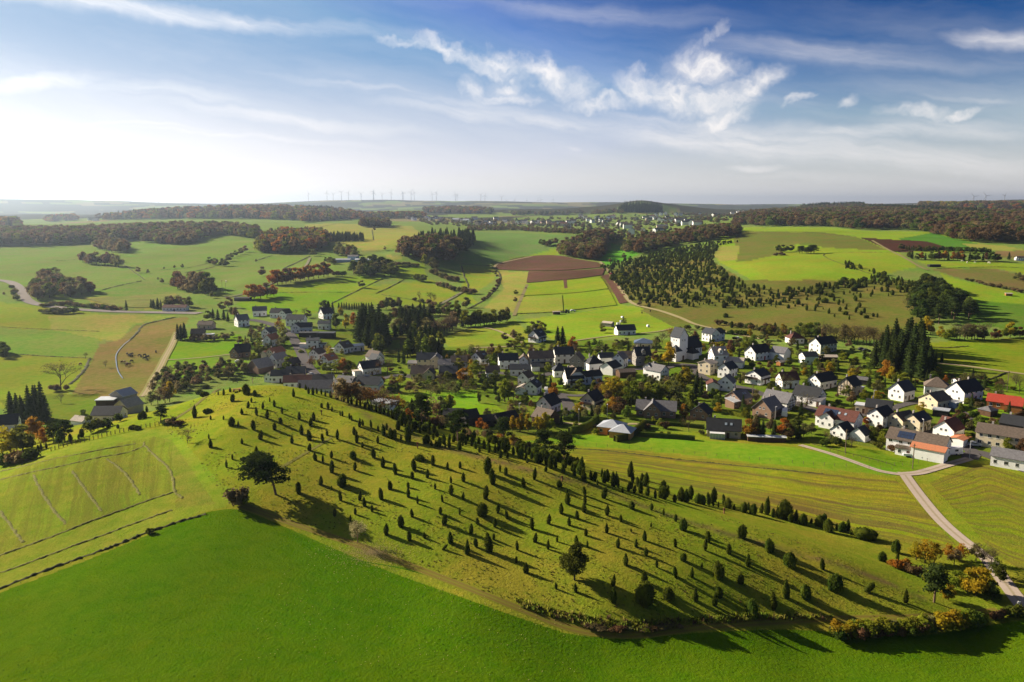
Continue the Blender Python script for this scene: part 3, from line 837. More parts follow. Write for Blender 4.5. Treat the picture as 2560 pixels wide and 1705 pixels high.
def juniper_mesh(seed, w=.19, N=460, top=1.0, lumps=2):
 """columnar juniper, unit height, dense to the ground; several leaders"""
 r = np.random.default_rng(seed)
 cols = [(0, 0, 1.0, 1.0)]
 for i in range(lumps):
  a = r.uniform(0, 6.28)
  cols.append((math.cos(a) * w * .55, math.sin(a) * w * .55, r.uniform(.68, .93), r.uniform(.5, .72)))
 cs, ns, parts = [], [], []
 for (cx, cy_, hh_, ww) in cols:
  m_ = int(N * ww * hh_ / sum(c[2] * c[3] for c in cols))
  for i in range(m_):
   t = r.uniform(0, 1)
   prof = .5 + .5 * (t / .38) ** .8 if t < .38 else (1 - ((t - .38) / .62) ** (1.7 * top)) ** .85
   R0 = w * ww * (prof * .95 + .04)
   a = r.uniform(0, 6.283)
   k = r.uniform(.86, 1.16)
   cs.append((cx + R0 * k * math.cos(a), cy_ + R0 * k * math.sin(a), .03 + t * hh_ * .97)); ns.append((math.cos(a), math.sin(a), .45))
  v = []
  lv_ = [.0, .12, .3, .55, .8, .97]
  for t in lv_:
   prof = .5 + .5 * (t / .38) ** .8 if t < .38 else (1 - ((t - .38) / .62) ** (1.7 * top)) ** .85
   for q in range(8):
    R0 = w * ww * (prof * .86 + .03) * r.uniform(.84, 1.06)
    v.append((cx + R0 * math.cos(q * .7854), cy_ + R0 * math.sin(q * .7854), -.03 + t * hh_))
  f = [(j * 8 + q, j * 8 + (q + 1) % 8, (j + 1) * 8 + (q + 1) % 8, (j + 1) * 8 + q) for j in range(len(lv_) - 1) for q in range(8)]
  parts.append((np.array(v), np.array(f)))
 lq = leaf_quads(np.array(cs), np.array(ns), .036, r, 1.5)
 return join_vf([lq] + parts)
def bush_mesh(seed, N=300, leaf=.085, flat=1.0):
 r = np.random.default_rng(seed)
 cl = [(r.uniform(-.32, .32), r.uniform(-.32, .32), r.uniform(.3, .6) * flat, r.uniform(.24, .36), r.uniform(.24, .36), r.uniform(.24, .38) * flat) for _ in range(6)]
 p, d = on_ellipsoids(cl, N, r, (.8, 1.15))
 parts = [leaf_quads(p, d, leaf, r)] + [blob(c[:3], (c[3] * .78, c[4] * .78, c[5] * .78), seed * 5 + i, 6, 4) for i, c in enumerate(cl)]
 return join_vf(parts)
FM = {
 'green': foliage_mat('green leaves', (.145, .180, .025), .3, .03, .5),
 'dark': foliage_mat('dark leaves', (.095, .125, .020), .3, .03, .5),
 'yellow': foliage_mat('yellow leaves', (.42, .30, .018), .22, .02, .5, tip=(.20, .21, .02)),
 'lime': foliage_mat('yellow green leaves', (.24, .26, .02), .25, .03, .5, tip=(.11, .14, .02)),
 'orange': foliage_mat('orange leaves', (.40, .165, .022), .25, .02, .5, tip=(.26, .16, .03)),
 'rust': foliage_mat('rust brown leaves', (.175, .10, .048), .3, .02, .5, tip=(.13, .10, .04)),
 'brown': foliage_mat('brown twigs and last leaves', (.21, .155, .075), .3, .02, .5),
 'grey': foliage_mat('olive grey leaves', (.185, .180, .060), .3, .03, .5),
 'needle': foliage_mat('dark needles', (.048, .072, .018), .3, .02, .25, tip=(.08, .105, .025)),
 'juniper': foliage_mat('juniper needles', (.058, .082, .011), .3, .03, .3, tip=(.135, .155, .014)),
 'pine': foliage_mat('pine needles', (.048, .074, .018), .25, .02, .2, tip=(.08, .105, .022)),
 'pale': foliage_mat('pale last leaves', (.55, .50, .24), .1, .01, .4),
}
BARK = plain_mat('bark', (.075, .055, .038), .95, .1, 4.0, .3)
PBARK = plain_mat('pale bark', (.20, .13, .09), .95, .1, 4.0, .3)
def mk(name, vf, mat, smooth=False):
 return mesh_from(name, vf[0], vf[1], mat, smooth)
TREE_LIB = {}
def tree_variant(kind, colour, v):
 """(crown mesh, trunk mesh) for a kind of tree"""
 key = (kind, colour, v)
 if key in TREE_LIB:
  return TREE_LIB[key]
 if kind in ('spruce', 'pine', 'bare'):
  base = (kind, None, v)
 else:
  base = (kind, 'g', v)
 if base not in TREE_LIB:
  if kind == 'broad':
   TREE_LIB[base] = broad_meshes(100 + v, 1100, .042, True, 1.0)
  elif kind == 'open':
   TREE_LIB[base] = broad_meshes(150 + v, 800, .036, True, 1.0, .55)
  elif kind == 'poplar':
   TREE_LIB[base] = broad_meshes(200 + v, 760, .038, True, .5)
  elif kind == 'bare':
   TREE_LIB[base] = bare_meshes(300 + v)
  elif kind == 'spruce':
   TREE_LIB[base] = spruce_meshes(400 + v, 820, (.23, .20, .26, .215)[v % 4])
  elif kind == 'pine':
   TREE_LIB[base] = pine_meshes(500 + v)
  elif kind == 'bush':
   TREE_LIB[base] = (bush_mesh(600 + v), None)
  elif kind == 'low':
   TREE_LIB[base] = (bush_mesh(650 + v, 260, .09, .6), None)
 cr, tr = TREE_LIB[base]
 res = (mk('crown', cr, FM[colour]), mk('trunk', tr, PBARK if kind == 'pine' else BARK) if tr is not None else None)
 TREE_LIB[key] = res
 return res
KINDNAME = {'broad': 'broadleaf_tree', 'open': 'broadleaf_tree', 'poplar': 'slender_tree', 'bare': 'bare_tree', 'spruce': 'spruce_tree', 'pine': 'pine_tree', 'bush': 'bush', 'low': 'low_shrub'}
KINDWORD = {'broad': 'broad tree', 'open': 'thin-crowned tree', 'poplar': 'slender tree', 'bare': 'nearly bare tree', 'spruce': 'spruce', 'pine': 'pine with flat branches', 'bush': 'round bush', 'low': 'low shrub'}
COLWORD = {'green': 'green', 'dark': 'dark green', 'yellow': 'golden yellow', 'lime': 'yellow-green', 'orange': 'orange', 'rust': 'rust brown', 'brown': 'brown', 'grey': 'olive grey', 'needle': 'dark', 'pine': 'deep green', 'pale': 'pale', 'juniper': 'dark'}
PLANTS = []     # (object, descriptor, xy, group)
def plant(p, h, kind, colour, group, wide=1.0, lean=(0, 0), v=None):
 v = random.randrange(4) if v is None else v
 if kind in ('broad', 'open'):
  wide, h = wide * .84, h * 1.08
 PLANTS.append(dict(p=tuple(float(q) for q in p), h=h, kind=kind, colour=colour, group=group, wide=wide, lean=lean, v=v, rz=random.uniform(0, 6.28)))
def plant_name(q):
 if q['kind'] == 'juniper':
  return 'juniper'
 if q['kind'] in ('broad', 'open', 'poplar') and q['colour'] in ('yellow', 'orange', 'rust'):
  return 'autumn_tree'
 return KINDNAME[q['kind']]
def plant_build(q):
 """make the tree: an Empty with crown and trunk, or one mesh for a bush"""
 h = q['h']; sc = (h * q['wide'], h * q['wide'], h); rot = (q['lean'][0], q['lean'][1], q['rz'])
 nm = plant_name(q)
 if q['kind'] == 'juniper':
  return add_obj(nm, JUN[q['v']], None, q['p'], rot, sc)
 cm, tm = tree_variant(q['kind'], q['colour'], q['v'])
 if tm is None:
  return add_obj(nm, cm, None, q['p'], rot, sc)
 o = add_obj(nm, None, None, q['p'], rot, sc)
 o.empty_display_size = 0.2
 add_obj('crown', cm, o); add_obj('trunk', tm, o)
 return o
def plant_px(px, py, h, kind, colour, group, wide=1.0, **kw):
 return plant(gp(px, py), h, kind, colour, group, wide, **kw)
def scatter_poly(poly, spacing, jitter=.45, skip=0.0, maxn=100000):
 """points spread over a patch of ground given by its outline in the photograph"""
 g = ground(*np.array(densify(poly, 12)).T, skip)[:, :2]
 x0, y0 = g.min(0); x1, y1 = g.max(0)
 nx = int((x1 - x0) / spacing) + 1; ny = int((y1 - y0) / spacing) + 1
 X, Y = np.meshgrid(x0 + (np.arange(nx) + .5) * spacing, y0 + (np.arange(ny) + .5) * spacing)
 X = X.ravel() + rng.uniform(-jitter, jitter, X.size) * spacing; Y = Y.ravel() + rng.uniform(-jitter, jitter, Y.size) * spacing
 ii = inside(X, Y, g)
 X, Y = X[ii][:maxn], Y[ii][:maxn]
 return np.stack([X, Y, height(X, Y)], 1)
LIB_COLS = {}
def lib_collection(name, members):
 if name in LIB_COLS:
  return LIB_COLS[name]
 c = bpy.data.collections.new(name)
 for (kind, colour, v) in members:
  if kind == 'juniper':
   me = JUN[v]
  else:
   me = tree_variant(kind, colour, v)[0]
  o = bpy.data.objects.new('wood crown', me)
  c.objects.link(o)
 LIB_COLS[name] = c
 return c
def wood(name, pts, h, coll, label=None, wide=1.0, hvar=.25):
 n_ = len(pts)
 me = bpy.data.meshes.new(name)
 me.vertices.add(n_); me.vertices.foreach_set('co', np.asarray(pts, np.float32).ravel())
 a = me.attributes.new('size', 'FLOAT_VECTOR', 'POINT')
 hs = h * rng.uniform(1 - hvar, 1 + hvar, n_)
 a.data.foreach_set('vector', np.stack([hs * wide, hs * wide, hs], 1).astype(np.float32).ravel())
 a = me.attributes.new('turn', 'FLOAT_VECTOR', 'POINT')
 a.data.foreach_set('vector', np.stack([0 * hs, 0 * hs, rng.uniform(0, 6.28, n_)], 1).astype(np.float32).ravel())
 o = add_obj(name, me)
 ng = bpy.data.node_groups.new(name, 'GeometryNodeTree')
 ng.interface.new_socket('Geometry', in_out='INPUT', socket_type='NodeSocketGeometry')
 ng.interface.new_socket('Geometry', in_out='OUTPUT', socket_type='NodeSocketGeometry')
 i_ = ng.nodes.new('NodeGroupInput'); o_ = ng.nodes.new('NodeGroupOutput')
 ci = ng.nodes.new('GeometryNodeCollectionInfo'); ci.inputs['Collection'].default_value = coll
 ci.inputs['Separate Children'].default_value = True; ci.inputs['Reset Children'].default_value = True
 ip = ng.nodes.new('GeometryNodeInstanceOnPoints'); ip.inputs['Pick Instance'].default_value = True
 a1 = ng.nodes.new('GeometryNodeInputNamedAttribute'); a1.data_type = 'FLOAT_VECTOR'; a1.inputs['Name'].default_value = 'size'
 a2 = ng.nodes.new('GeometryNodeInputNamedAttribute'); a2.data_type = 'FLOAT_VECTOR'; a2.inputs['Name'].default_value = 'turn'
 L = ng.links.new
 L(i_.outputs[0], ip.inputs['Points']); L(ci.outputs[0], ip.inputs['Instance']); L(a1.outputs[0], ip.inputs['Scale']); L(a2.outputs[0], ip.inputs['Rotation'])
 L(ip.outputs[0], o_.inputs[0])
 md = o.modifiers.new('trees', 'NODES'); md.node_group = ng
 tag(o, label, kind='stuff')
 return o
JUN = [mk('juniper', juniper_mesh(700 + i, w, 460, t, l), FM['juniper']) for i, (w, t, l) in enumerate(
 [(.21, 1.1, 1), (.24, 1.3, 2), (.185, .9, 1), (.30, 1.4, 3), (.36, 1.6, 3), (.22, .8, 2), (.60, 1.7, 4), (.19, 1.0, 0)])]
# ---------------------------------------------------------------- roads, tracks, field sheets
def drape(pts_px, width, off=0.10, skip=0.0, cross=3, step=5.0, world=False):
 """ribbon laid on the ground along a line traced in the photograph; width in metres"""
 c = np.array(pts_px, float) if world else ground(*smooth_line(pts_px, step).T, skip)[:, :2]
 keep = [0]
 for i in range(1, len(c)):
  if np.hypot(*(c[i] - c[keep[-1]])) > width * .25:
   keep.append(i)
 c = c[keep]
 for _ in range(2):
  c[1:-1] = c[1:-1] * .5 + (c[:-2] + c[2:]) * .25
 t = np.gradient(c, axis=0); t /= np.linalg.norm(t, axis=1)[:, None] + 1e-9
 nrm = np.stack([t[:, 1], -t[:, 0]], 1)
 us = np.linspace(-.5, .5, cross + 1)
 X = c[:, None, 0] + nrm[:, None, 0] * us[None] * width; Y = c[:, None, 1] + nrm[:, None, 1] * us[None] * width
 Zv = height(X, Y) + off * .5 + 0.0006 * np.maximum(0, np.hypot(X, Y) - 150)
 V = np.stack([X, Y, Zv], -1).reshape(-1, 3)
 m_, k = X.shape
 idx = np.arange(m_ * k).reshape(m_, k)
 F = np.stack([idx[:-1, :-1], idx[:-1, 1:], idx[1:, 1:], idx[1:, :-1]], -1).reshape(-1, 4)
 ln = np.r_[0, np.cumsum(np.hypot(*np.diff(c, axis=0).T))]
 UV = np.stack([np.repeat(ln, k), np.tile(us * width, m_)], -1)
 return V, F, UV
def add_uv(me, UV):
 uvl = me.uv_layers.new(name='UVMap')
 li = np.empty(len(me.loops), np.int32); me.loops.foreach_get('vertex_index', li)
 uvl.data.foreach_set('uv', UV[li].astype(np.float32).ravel())
def ribbon(name, pts, width, mat, label, off=0.10, kind='structure', **kw):
 V, F, UV = drape(pts, width, off, **kw)
 me = mesh_from(name, V, F, mat, True)
 if me.polygons and sum(p.normal.z for p in me.polygons[:20]) < 0:
  me.flip_normals()
 add_uv(me, UV)
 o = add_obj(name, me)
 tag(o, label, kind=kind)
 return o
def track_mat(name, base, edge, middle=None):
 """worn track: paler wheel lines, growth along the middle and the verges, from the ribbon's own UV"""
 m = bpy.data.materials.new(name); m.use_nodes = True
 s = NT(m.node_tree)
 out = s.n('ShaderNodeOutputMaterial')
 b = s.n('ShaderNodeBsdfPrincipled', i_Roughness=.95); b.inputs['Specular IOR Level'].default_value = .05
 tr = s.n('ShaderNodeBsdfTransparent')
 tc = s.n('ShaderNodeTexCoord'); O = tc.outputs['Object']
 n1 = s.noise(O, .6, 4, .65); n2 = s.noise(O, 3.5, 4, .6)
 col = s.mix(n1, base, tuple(c * .7 for c in base))
 if middle:
  uv = s.n('ShaderNodeUVMap', uv_map='UVMap'); sx = s.n('ShaderNodeSeparateXYZ'); s.link(uv.outputs[0], sx.inputs[0])
  v = s.m('ABSOLUTE', sx.outputs[1])
  mid = s.m('SUBTRACT', 1.0, s.m('MULTIPLY', v, 2.2), clamp=True)
  col = s.mix(s.m('MULTIPLY', mid, s.m('ADD', n1, .35), clamp=True), col, middle)
  vg = s.m('MULTIPLY', s.m('SUBTRACT', v, edge), 2.5, clamp=True)
  col = s.mix(s.m('ADD', vg, s.m('MULTIPLY', s.m('SUBTRACT', n2, .5), .9), clamp=True), col, middle)
 s.link(s.mix(s.m('MULTIPLY', n2, .35), col, tuple(c * .6 for c in base)), b.inputs['Base Color'])
 s.link(b.outputs[0], out.inputs[0])
 MATS[name] = m
 return m
ASPHALT = track_mat('asphalt', (.115, .105, .105), 99)
CONCRETE = track_mat('pale concrete lane', (.50, .41, .34), 1.5, (.24, .20, .09))
GRAVEL = track_mat('pale gravel track', (.40, .32, .20), .9, (.22, .22, .05))
DIRT = track_mat('grassy wheel track', (.16, .13, .035), .75, (.15, .19, .022))
WORN = track_mat('worn footpath', (.20, .17, .05), .35, (.17, .19, .02))
YARD = track_mat('yard paving', (.30, .25, .22), 99)
def patch(name, corners, mat, label, nu=40, nv=24, off=.05, skip=0.0):
 """field sheet between two traced edges (top line, bottom line), both left to right"""
 top, bot = [smooth_line(c, 4.0) for c in corners]
 def resample(p, k):
  d = np.r_[0, np.cumsum(np.hypot(*np.diff(p, axis=0).T))]
  q = np.linspace(0, d[-1], k)
  return np.stack([np.interp(q, d, p[:, 0]), np.interp(q, d, p[:, 1])], 1)
 A = ground(*resample(top, nu).T, skip)[:, :2]; B = ground(*resample(bot, nu).T, skip)[:, :2]
 t = np.linspace(0, 1, nv)[:, None, None]
 G = A[None] * (1 - t) + B[None] * t
 X, Y = G[..., 0], G[..., 1]
 Zv = height(X, Y) + off * .5 + 0.0006 * np.maximum(0, np.hypot(X, Y) - 170)
 V = np.stack([X, Y, Zv], -1).reshape(-1, 3)
 idx = np.arange(nu * nv).reshape(nv, nu)
 F = np.stack([idx[:-1, :-1], idx[1:, :-1], idx[1:, 1:], idx[:-1, 1:]], -1).reshape(-1, 4)
 lu = np.hypot(*np.diff(A, axis=0).T).sum(); lv = np.hypot(*(A[nu // 2] - B[nu // 2]))
 UV = np.stack([np.tile(np.linspace(0, lu, nu), nv), np.repeat(np.linspace(0, lv, nv), nu)], -1)
 me = mesh_from(name, V, F, mat, True)
 add_uv(me, UV)
 o = add_obj(name, me)
 tag(o, label, kind='structure')
 return o
SOIL = (.115, .075, .03)
patch('field', ([(1442, 1118), (1560, 1126), (1700, 1142), (1900, 1163), (2060, 1182), (2235, 1196)],
    [(1330, 1140), (1440, 1165), (1650, 1215), (1900, 1272), (2150, 1335), (2300, 1366), (2425, 1398)]),
  grass_mat('striped stubble field', False, (.215, .225, .014), .7, (0.24, 1.0, .85, (*SOIL, 1))), 'olive and yellow striped field below the village', 90, 60)
patch('field', ([(2322, 1206), (2400, 1176), (2450, 1158), (2520, 1178), (2620, 1210), (2800, 1260)],
    [(2478, 1374), (2500, 1392), (2540, 1420), (2600, 1450), (2700, 1490), (2900, 1560)]),
  grass_mat('striped sprouting field', False, (.185, .195, .014), .7, (0.28, .6, .9, (*SOIL, 1))), 'striped sprouting field right of the lane', 60, 50)
pm = grass_mat('ploughed soil', False, (.125, .068, .046), .8, (0.35, 1.5, .35, (.085, .045, .032, 1)))
patch('ploughed_field', ([(1238, 660), (1290, 648), (1340, 640), (1395, 640), (1450, 650), (1494, 657)], [(1242, 674), (1300, 677), (1380, 677), (1440, 674), (1512, 668)]), pm, 'large ploughed brown field beside the beech wood', 60, 20, .3)
patch('ploughed_field', ([(1322, 679), (1390, 678), (1450, 676), (1513, 671)], [(1316, 708), (1380, 702), (1440, 697), (1506, 688)]), pm, 'lower ploughed brown strip above the lime fields', 50, 16, .3)
patch('ploughed_field', ([(1504, 690), (1522, 687)], [(1548, 760), (1572, 756)]), pm, 'narrow ploughed strip running down beside the gravel track', 6, 40, .3)
patch('ploughed_field', ([(1408, 700), (1417, 699)], [(1411, 722), (1419, 721)]), pm, 'tiny ploughed rectangle inside the lime field', 4, 10, .3)
patch('ploughed_field', ([(2150, 595), (2230, 602), (2312, 605), (2374, 622)], [(2236, 630), (2270, 626), (2320, 624), (2374, 623)]),
  grass_mat('dark ploughed soil', False, (.060, .028, .018), .8, (0.3, 1.0, .3, (.04, .02, .012, 1))), 'dark ploughed field on the plateau', 60, 16, .3)
lm = grass_mat('sprouting lime field', False, (.215, .275, .018), .5, (0.22, .5, .35, (.14, .19, .02, 1)))
patch('field', ([(1320, 711), (1390, 705), (1440, 699), (1500, 692)], [(1303, 740), (1380, 736), (1450, 731), (1520, 722)]), lm, 'lime green field under the ploughed strip', 40, 14, .25)
patch('field', ([(1302, 744), (1340, 742), (1380, 740), (1405, 738)], [(1288, 784), (1330, 783), (1370, 781), (1408, 777)]), grass_mat('pale striped lime field', False, (.235, .265, .035), .5, (0.3, .4, .35, (.17, .21, .03, 1))), 'pale striped lime field left of its twin', 30, 14, .25)
patch('field', ([(1408, 738), (1440, 735), (1480, 731), (1522, 726)], [(1411, 777), (1450, 773), (1500, 768), (1542, 763)]), lm, 'lime green field with tramlines right of its twin', 30, 14, .25)
patch('meadow', ([(215, 748), (300, 742), (380, 739), (448, 738)], [(300, 768), (340, 770), (375, 770), (385, 768)]), grass_mat('mown striped meadow', False, (.21, .215, .06), .6, (.22, .5, .75, (.11, .13, .04, 1))), 'mown pale meadow with long swaths by the main road', 40, 16, .3)
patch('field', ([(-500, 1690), (-200, 1560), (0, 1483), (200, 1409), (440, 1309), (520, 1281), (600, 1275), (700, 1313), (850, 1379), (980, 1433), (1150, 1493), (1300, 1546), (1420, 1586), (1550, 1599), (1750, 1583), (1950, 1575), (2100, 1581), (2300, 1591), (2560, 1552), (2850, 1525)],
    [(-500, 2250), (0, 2240), (640, 2230), (1280, 2220), (1900, 2230), (2850, 2240)]),
  grass_mat('mown deep green field', False, FORE, .8, (0.45, 1.6, .6, (.082, .155, .005, 1))), 'deep green field with faint drill rows in front of the hill', 260, 120, .04)
patch('meadow', ([(40, 1165), (150, 1140), (250, 1118), (345, 1100), (395, 1094), (430, 1110)],
    [(-30, 1395), (62, 1364), (144, 1334), (226, 1301), (330, 1262), (425, 1228)]),
  grass_mat('mown meadow with rows', False, MEADL, .7, (0.30, 1.0, .75, (.14, .145, .022, 1), True)), 'mown meadow with downhill rows', 90, 60, .04)
ribbon('lane', [(2258, 1182), (2300, 1240), (2350, 1300), (2400, 1345), (2444, 1378), (2470, 1400), (2500, 1440), (2530, 1480), (2570, 1530), (2650, 1600)], 3.4, CONCRETE, 'pale concrete lane running down between the striped fields', .14)
ribbon('lane', [(2262, 1188), (2200, 1178), (2120, 1150), (2070, 1133), (2000, 1113)], 2.4, CONCRETE, 'pale concrete lane along the pasture to the village', .15)
ribbon('lane', [(2258, 1186), (2300, 1182), (2360, 1165), (2424, 1147)], 3.2, CONCRETE, 'short pale lane climbing to the farm', .16)
ribbon('road', [(2424, 1147), (2440, 1130), (2500, 1150), (2600, 1190)], 5.0, ASPHALT, 'asphalt village road passing the farm', .12)
ribbon('road', [(2440, 1135), (2400, 1110), (2340, 1085), (2290, 1075), (2190, 1053), (2100, 1045), (2020, 1020), (1985, 1005), (1940, 992), (1900, 985), (1880, 975), (1830, 965), (1790, 960), (1760, 945), (1740, 930), (1738, 915)], 4.6, ASPHALT, 'asphalt street through the eastern part of the village')
ribbon('road', [(2100, 1045), (2200, 1030), (2260, 1012), (2310, 1005), (2370, 1018), (2440, 1050)], 4.0, ASPHALT, 'side street looping past the gabled white houses', .14)
ribbon('road', [(1738, 915), (1700, 912), (1650, 922), (1600, 922), (1530, 930), (1450, 932), (1400, 930), (1330, 942), (1240, 932), (1150, 935), (1060, 946), (1000, 938), (950, 948), (900, 948), (830, 950), (790, 940)], 5.0, ASPHALT, 'asphalt main street through the village centre', .12)
ribbon('road', [(790, 940), (768, 915), (752, 880), (735, 850), (722, 832), (690, 815), (640, 802), (600, 800)], 6.0, ASPHALT, 'asphalt street climbing between the western houses', .13)
ribbon('road', [(1395, 985), (1420, 1010), (1425, 1035), (1440, 1050)], 5.0, ASPHALT, 'short street corner beside the orange tree', .13)
ribbon('road', [(1395, 985), (1440, 990), (1500, 985)], 4.0, ASPHALT, 'street stub under the inn', .14)
ribbon('track', [(1380, 1056), (1440, 1060), (1500, 1064), (1600, 1060), (1760, 1068)], 2.4, GRAVEL, 'gravel track along the hedges', .13)
ribbon('road', [(-300, 690), (-100, 694), (0, 702), (30, 708), (50, 722), (58, 738), (68, 752), (95, 762), (150, 770), (200, 775), (300, 780), (400, 782), (500, 784)], 9, track_mat('country road', (.26, .23, .21), 99), 'country road curving across the valley meadows', .25)
ribbon('track', [(443, 830), (430, 862), (412, 895), (400, 920), (385, 945), (370, 975), (358, 992)], 4.5, GRAVEL, 'pale gravel farm track past the grazing cattle', .2)
ribbon('track', [(412, 900), (450, 899), (520, 893), (580, 886)], 1.6, GRAVEL, 'faint field path between two green paddocks', .2)
ribbon('track', [(1500, 655), (1518, 675), (1535, 700), (1560, 735), (1575, 755), (1600, 766), (1650, 778), (1700, 795), (1740, 812), (1800, 826), (1850, 838), (1900, 848)], 4.0, GRAVEL, 'gravel track climbing along the foot of the juniper slope', .3)
ribbon('track', [(1180, 818), (1240, 826), (1310, 862), (1250, 868), (1180, 870)], 2.2, GRAVEL, 'narrow farm path behind the village gardens', .25)
ribbon('track', [(1440, 852), (1530, 840), (1640, 830), (1680, 822)], 2.0, GRAVEL, 'thin path to the lone white farmhouse', .25)
ribbon('track', [(2330, 907), (2400, 914), (2480, 925), (2560, 936), (2700, 955)], 2.4, GRAVEL, 'pale track crossing the right-hand pasture', .2)
ribbon('track', [(2180, 602), (2220, 625), (2260, 645), (2300, 668), (2320, 676)], 3.0, track_mat('plateau track', (.26, .21, .11), .9, (.2, .19, .05)), 'brown field track across the plateau', .35)
ribbon('track', [(1330, 642), (1290, 650), (1240, 662), (1235, 672)], 3.0, GRAVEL, 'field edge path beside the brown field', .35)
ribbon('track', [(1285, 790), (1295, 765), (1308, 735), (1318, 712)], 3.2, track_mat('dirt field road', (.24, .19, .10), .9, (.2, .2, .05)), 'dirt road between the lime and yellow fields', .35)
ribbon('track', [(560, 745), (600, 738), (640, 725), (700, 700), (760, 670), (775, 645)], 3.5, track_mat('grey farm road', (.22, .20, .15), .9, (.15, .17, .05)), 'farm road rising past the orange beeches', .35)
ribbon('track', [(1100, 762), (1140, 740), (1170, 722)], 3.5, MATS['grey farm road'], 'short farm road beside the stream shrubs', .35)
ribbon('track', [(430, 1052), (480, 1020), (520, 988), (550, 972)], 1.5, DIRT, 'double wheel track up to the hilltop', .06)
ribbon('track', [(705, 1168), (760, 1135), (800, 1112), (830, 1092)], .9, WORN, 'faint footpath across the juniper hill', .06)
ribbon('track', [(600, 1262), (700, 1298), (800, 1332), (920, 1372), (1020, 1412), (1150, 1462), (1300, 1522), (1420, 1568), (1500, 1582), (1600, 1586), (1750, 1568), (1900, 1556), (2060, 1548), (2200, 1545), (2350, 1540), (2500, 1525)], 1.9, track_mat('field edge track', (.21, .15, .035), .45, (.20, .21, .02)), 'wheel track between hillside and green field', .06)
# ---------------------------------------------------------------- houses
WALLM = {
 'white': plain_mat('white render', (.87, .86, .84), .9, .2, .8, .06),
 'cream': plain_mat('cream render', (.70, .60, .42), .9, .2, .8, .08),
 'beige': plain_mat('beige render', (.50, .42, .31), .9, .2, .8, .1),
 'pink': plain_mat('pink render', (.55, .38, .33), .9, .2, .8, .08),
 'stone': plain_mat('grey stone', (.34, .31, .27), .95, .2, 3.0, .3),
 'brick': plain_mat('tan brick', (.34, .22, .15), .95, .2, 5.0, .25),
 'wood': plain_mat('brown timber boards', (.12, .065, .035), .85, .2, 2.0, .3),
 'log': plain_mat('orange log timber', (.36, .15, .045), .8, .2, 2.0, .25),
 'dark': plain_mat('dark boards', (.030, .026, .026), .85, .2, 2.0, .3),
 'orange': plain_mat('orange render', (.62, .30, .10), .9, .2, 1.0, .1),
 'blue': plain_mat('pale blue cladding', (.36, .46, .58), .8, .3, 1.0, .08),
}
ROOFM = {
 'navy': plain_mat('blue black slate', (.034, .042, .056), .75, .3, 1.2, .25, wave=('Z', 1.6, .3, .25), per_object=.2),
 'grey': plain_mat('grey slate', (.17, .165, .175), .8, .3, 1.2, .25, wave=('Z', 1.6, .3, .25), per_object=.2),
 'brown': plain_mat('weathered brown tiles', (.15, .115, .09), .85, .3, 1.5, .3, wave=('Z', 1.6, .4, .3), per_object=.2),
 'maroon': plain_mat('red brown tiles', (.13, .045, .032), .8, .3, 1.5, .3, wave=('Z', 1.6, .4, .3), per_object=.1),
 'red': plain_mat('bright red tiles', (.42, .055, .03), .75, .3, 1.5, .2, wave=('Z', 1.6, .4, .3)),
 'orange': plain_mat('orange clay tiles', (.55, .19, .085), .85, .3, 2.0, .3, tint=(.35, .16, .09), wave=('Z', 1.6, .4, .2)),
 'metal': plain_mat('pale grey metal roofing', (.42, .45, .50), .45, .5, 1.0, .1, wave=('X', 1.2, .1, .25)),
 'silver': plain_mat('silvery corrugated roofing', (.60, .62, .64), .4, .5, 1.0, .08),
 'tan': plain_mat('pale tan fibre roofing', (.52, .45, .37), .9, .2, 1.5, .2),
 'black': plain_mat('black tiles', (.024, .026, .031), .75, .3, 1.2, .25),
 'solar': plain_mat('roof of blue panels', (.10, .14, .22), .3, .6, 1.2, .2, wave=('X', 2.5, .0, .3)),
}
GLASS = plain_mat('window glass', (.018, .022, .028), .15, .6, 1.0, .1)
FRAME = plain_mat('white window frame', (.70, .69, .66), .7, .3, 1.0, .05)
DARKW = plain_mat('dark wood', (.05, .03, .022), .8, .3, 2.0, .2)
DOORM = plain_mat('brown door', (.10, .05, .03), .7, .3, 1.0, .2)
REDD = plain_mat('red door', (.35, .04, .03), .7, .3, 1.0, .1)
CHIM = plain_mat('chimney render', (.42, .38, .35), .9, .2, 2.0, .2)
PANEL = plain_mat('solar panel glass', (.03, .045, .09), .12, .8, 1.0, .1)
SKYL = plain_mat('skylight glass', (.30, .36, .42), .08, .8, 1.0, .05)
METALW = plain_mat('white painted metal', (.72, .73, .74), .4, .5, 1.0, .05)
def box_vf(x0, x1, y0, y1, z0, z1):
 v = np.array([(x0, y0, z0), (x1, y0, z0), (x1, y1, z0), (x0, y1, z0), (x0, y0, z1), (x1, y0, z1), (x1, y1, z1), (x0, y1, z1)], float)
 f = np.array([(0, 3, 2, 1), (4, 5, 6, 7), (0, 1, 5, 4), (1, 2, 6, 5), (2, 3, 7, 6), (3, 0, 4, 7)])
 return v, f
def window_mesh(w, h):
 """frame with two recessed dark panes, faces -Y, origin at the wall face centre"""
 V, F, M = [], [], []
 o = 0
 for (x0, x1, z0, z1, y0, y1, mi) in ((-w / 2, w / 2, -h / 2, h / 2, -.03, .10, 1), (-w / 2 + .09, -.04, -h / 2 + .09, h / 2 - .09, -.045, .0, 0), (.04, w / 2 - .09, -h / 2 + .09, h / 2 - .09, -.045, .0, 0), (-w / 2 - .08, w / 2 + .08, -h / 2 - .08, -h / 2, -.10, .05, 1)):
  v, f = box_vf(x0, x1, y0, y1, z0, z1)
  V.append(v); F += [tuple(i + o for i in q) for q in f.tolist()]; M += [mi] * 6; o += 8
 me = mesh_from('window', np.vstack(V), F, [GLASS, FRAME])
 me.polygons.foreach_set('material_index', np.array(M, np.int32))
 return me
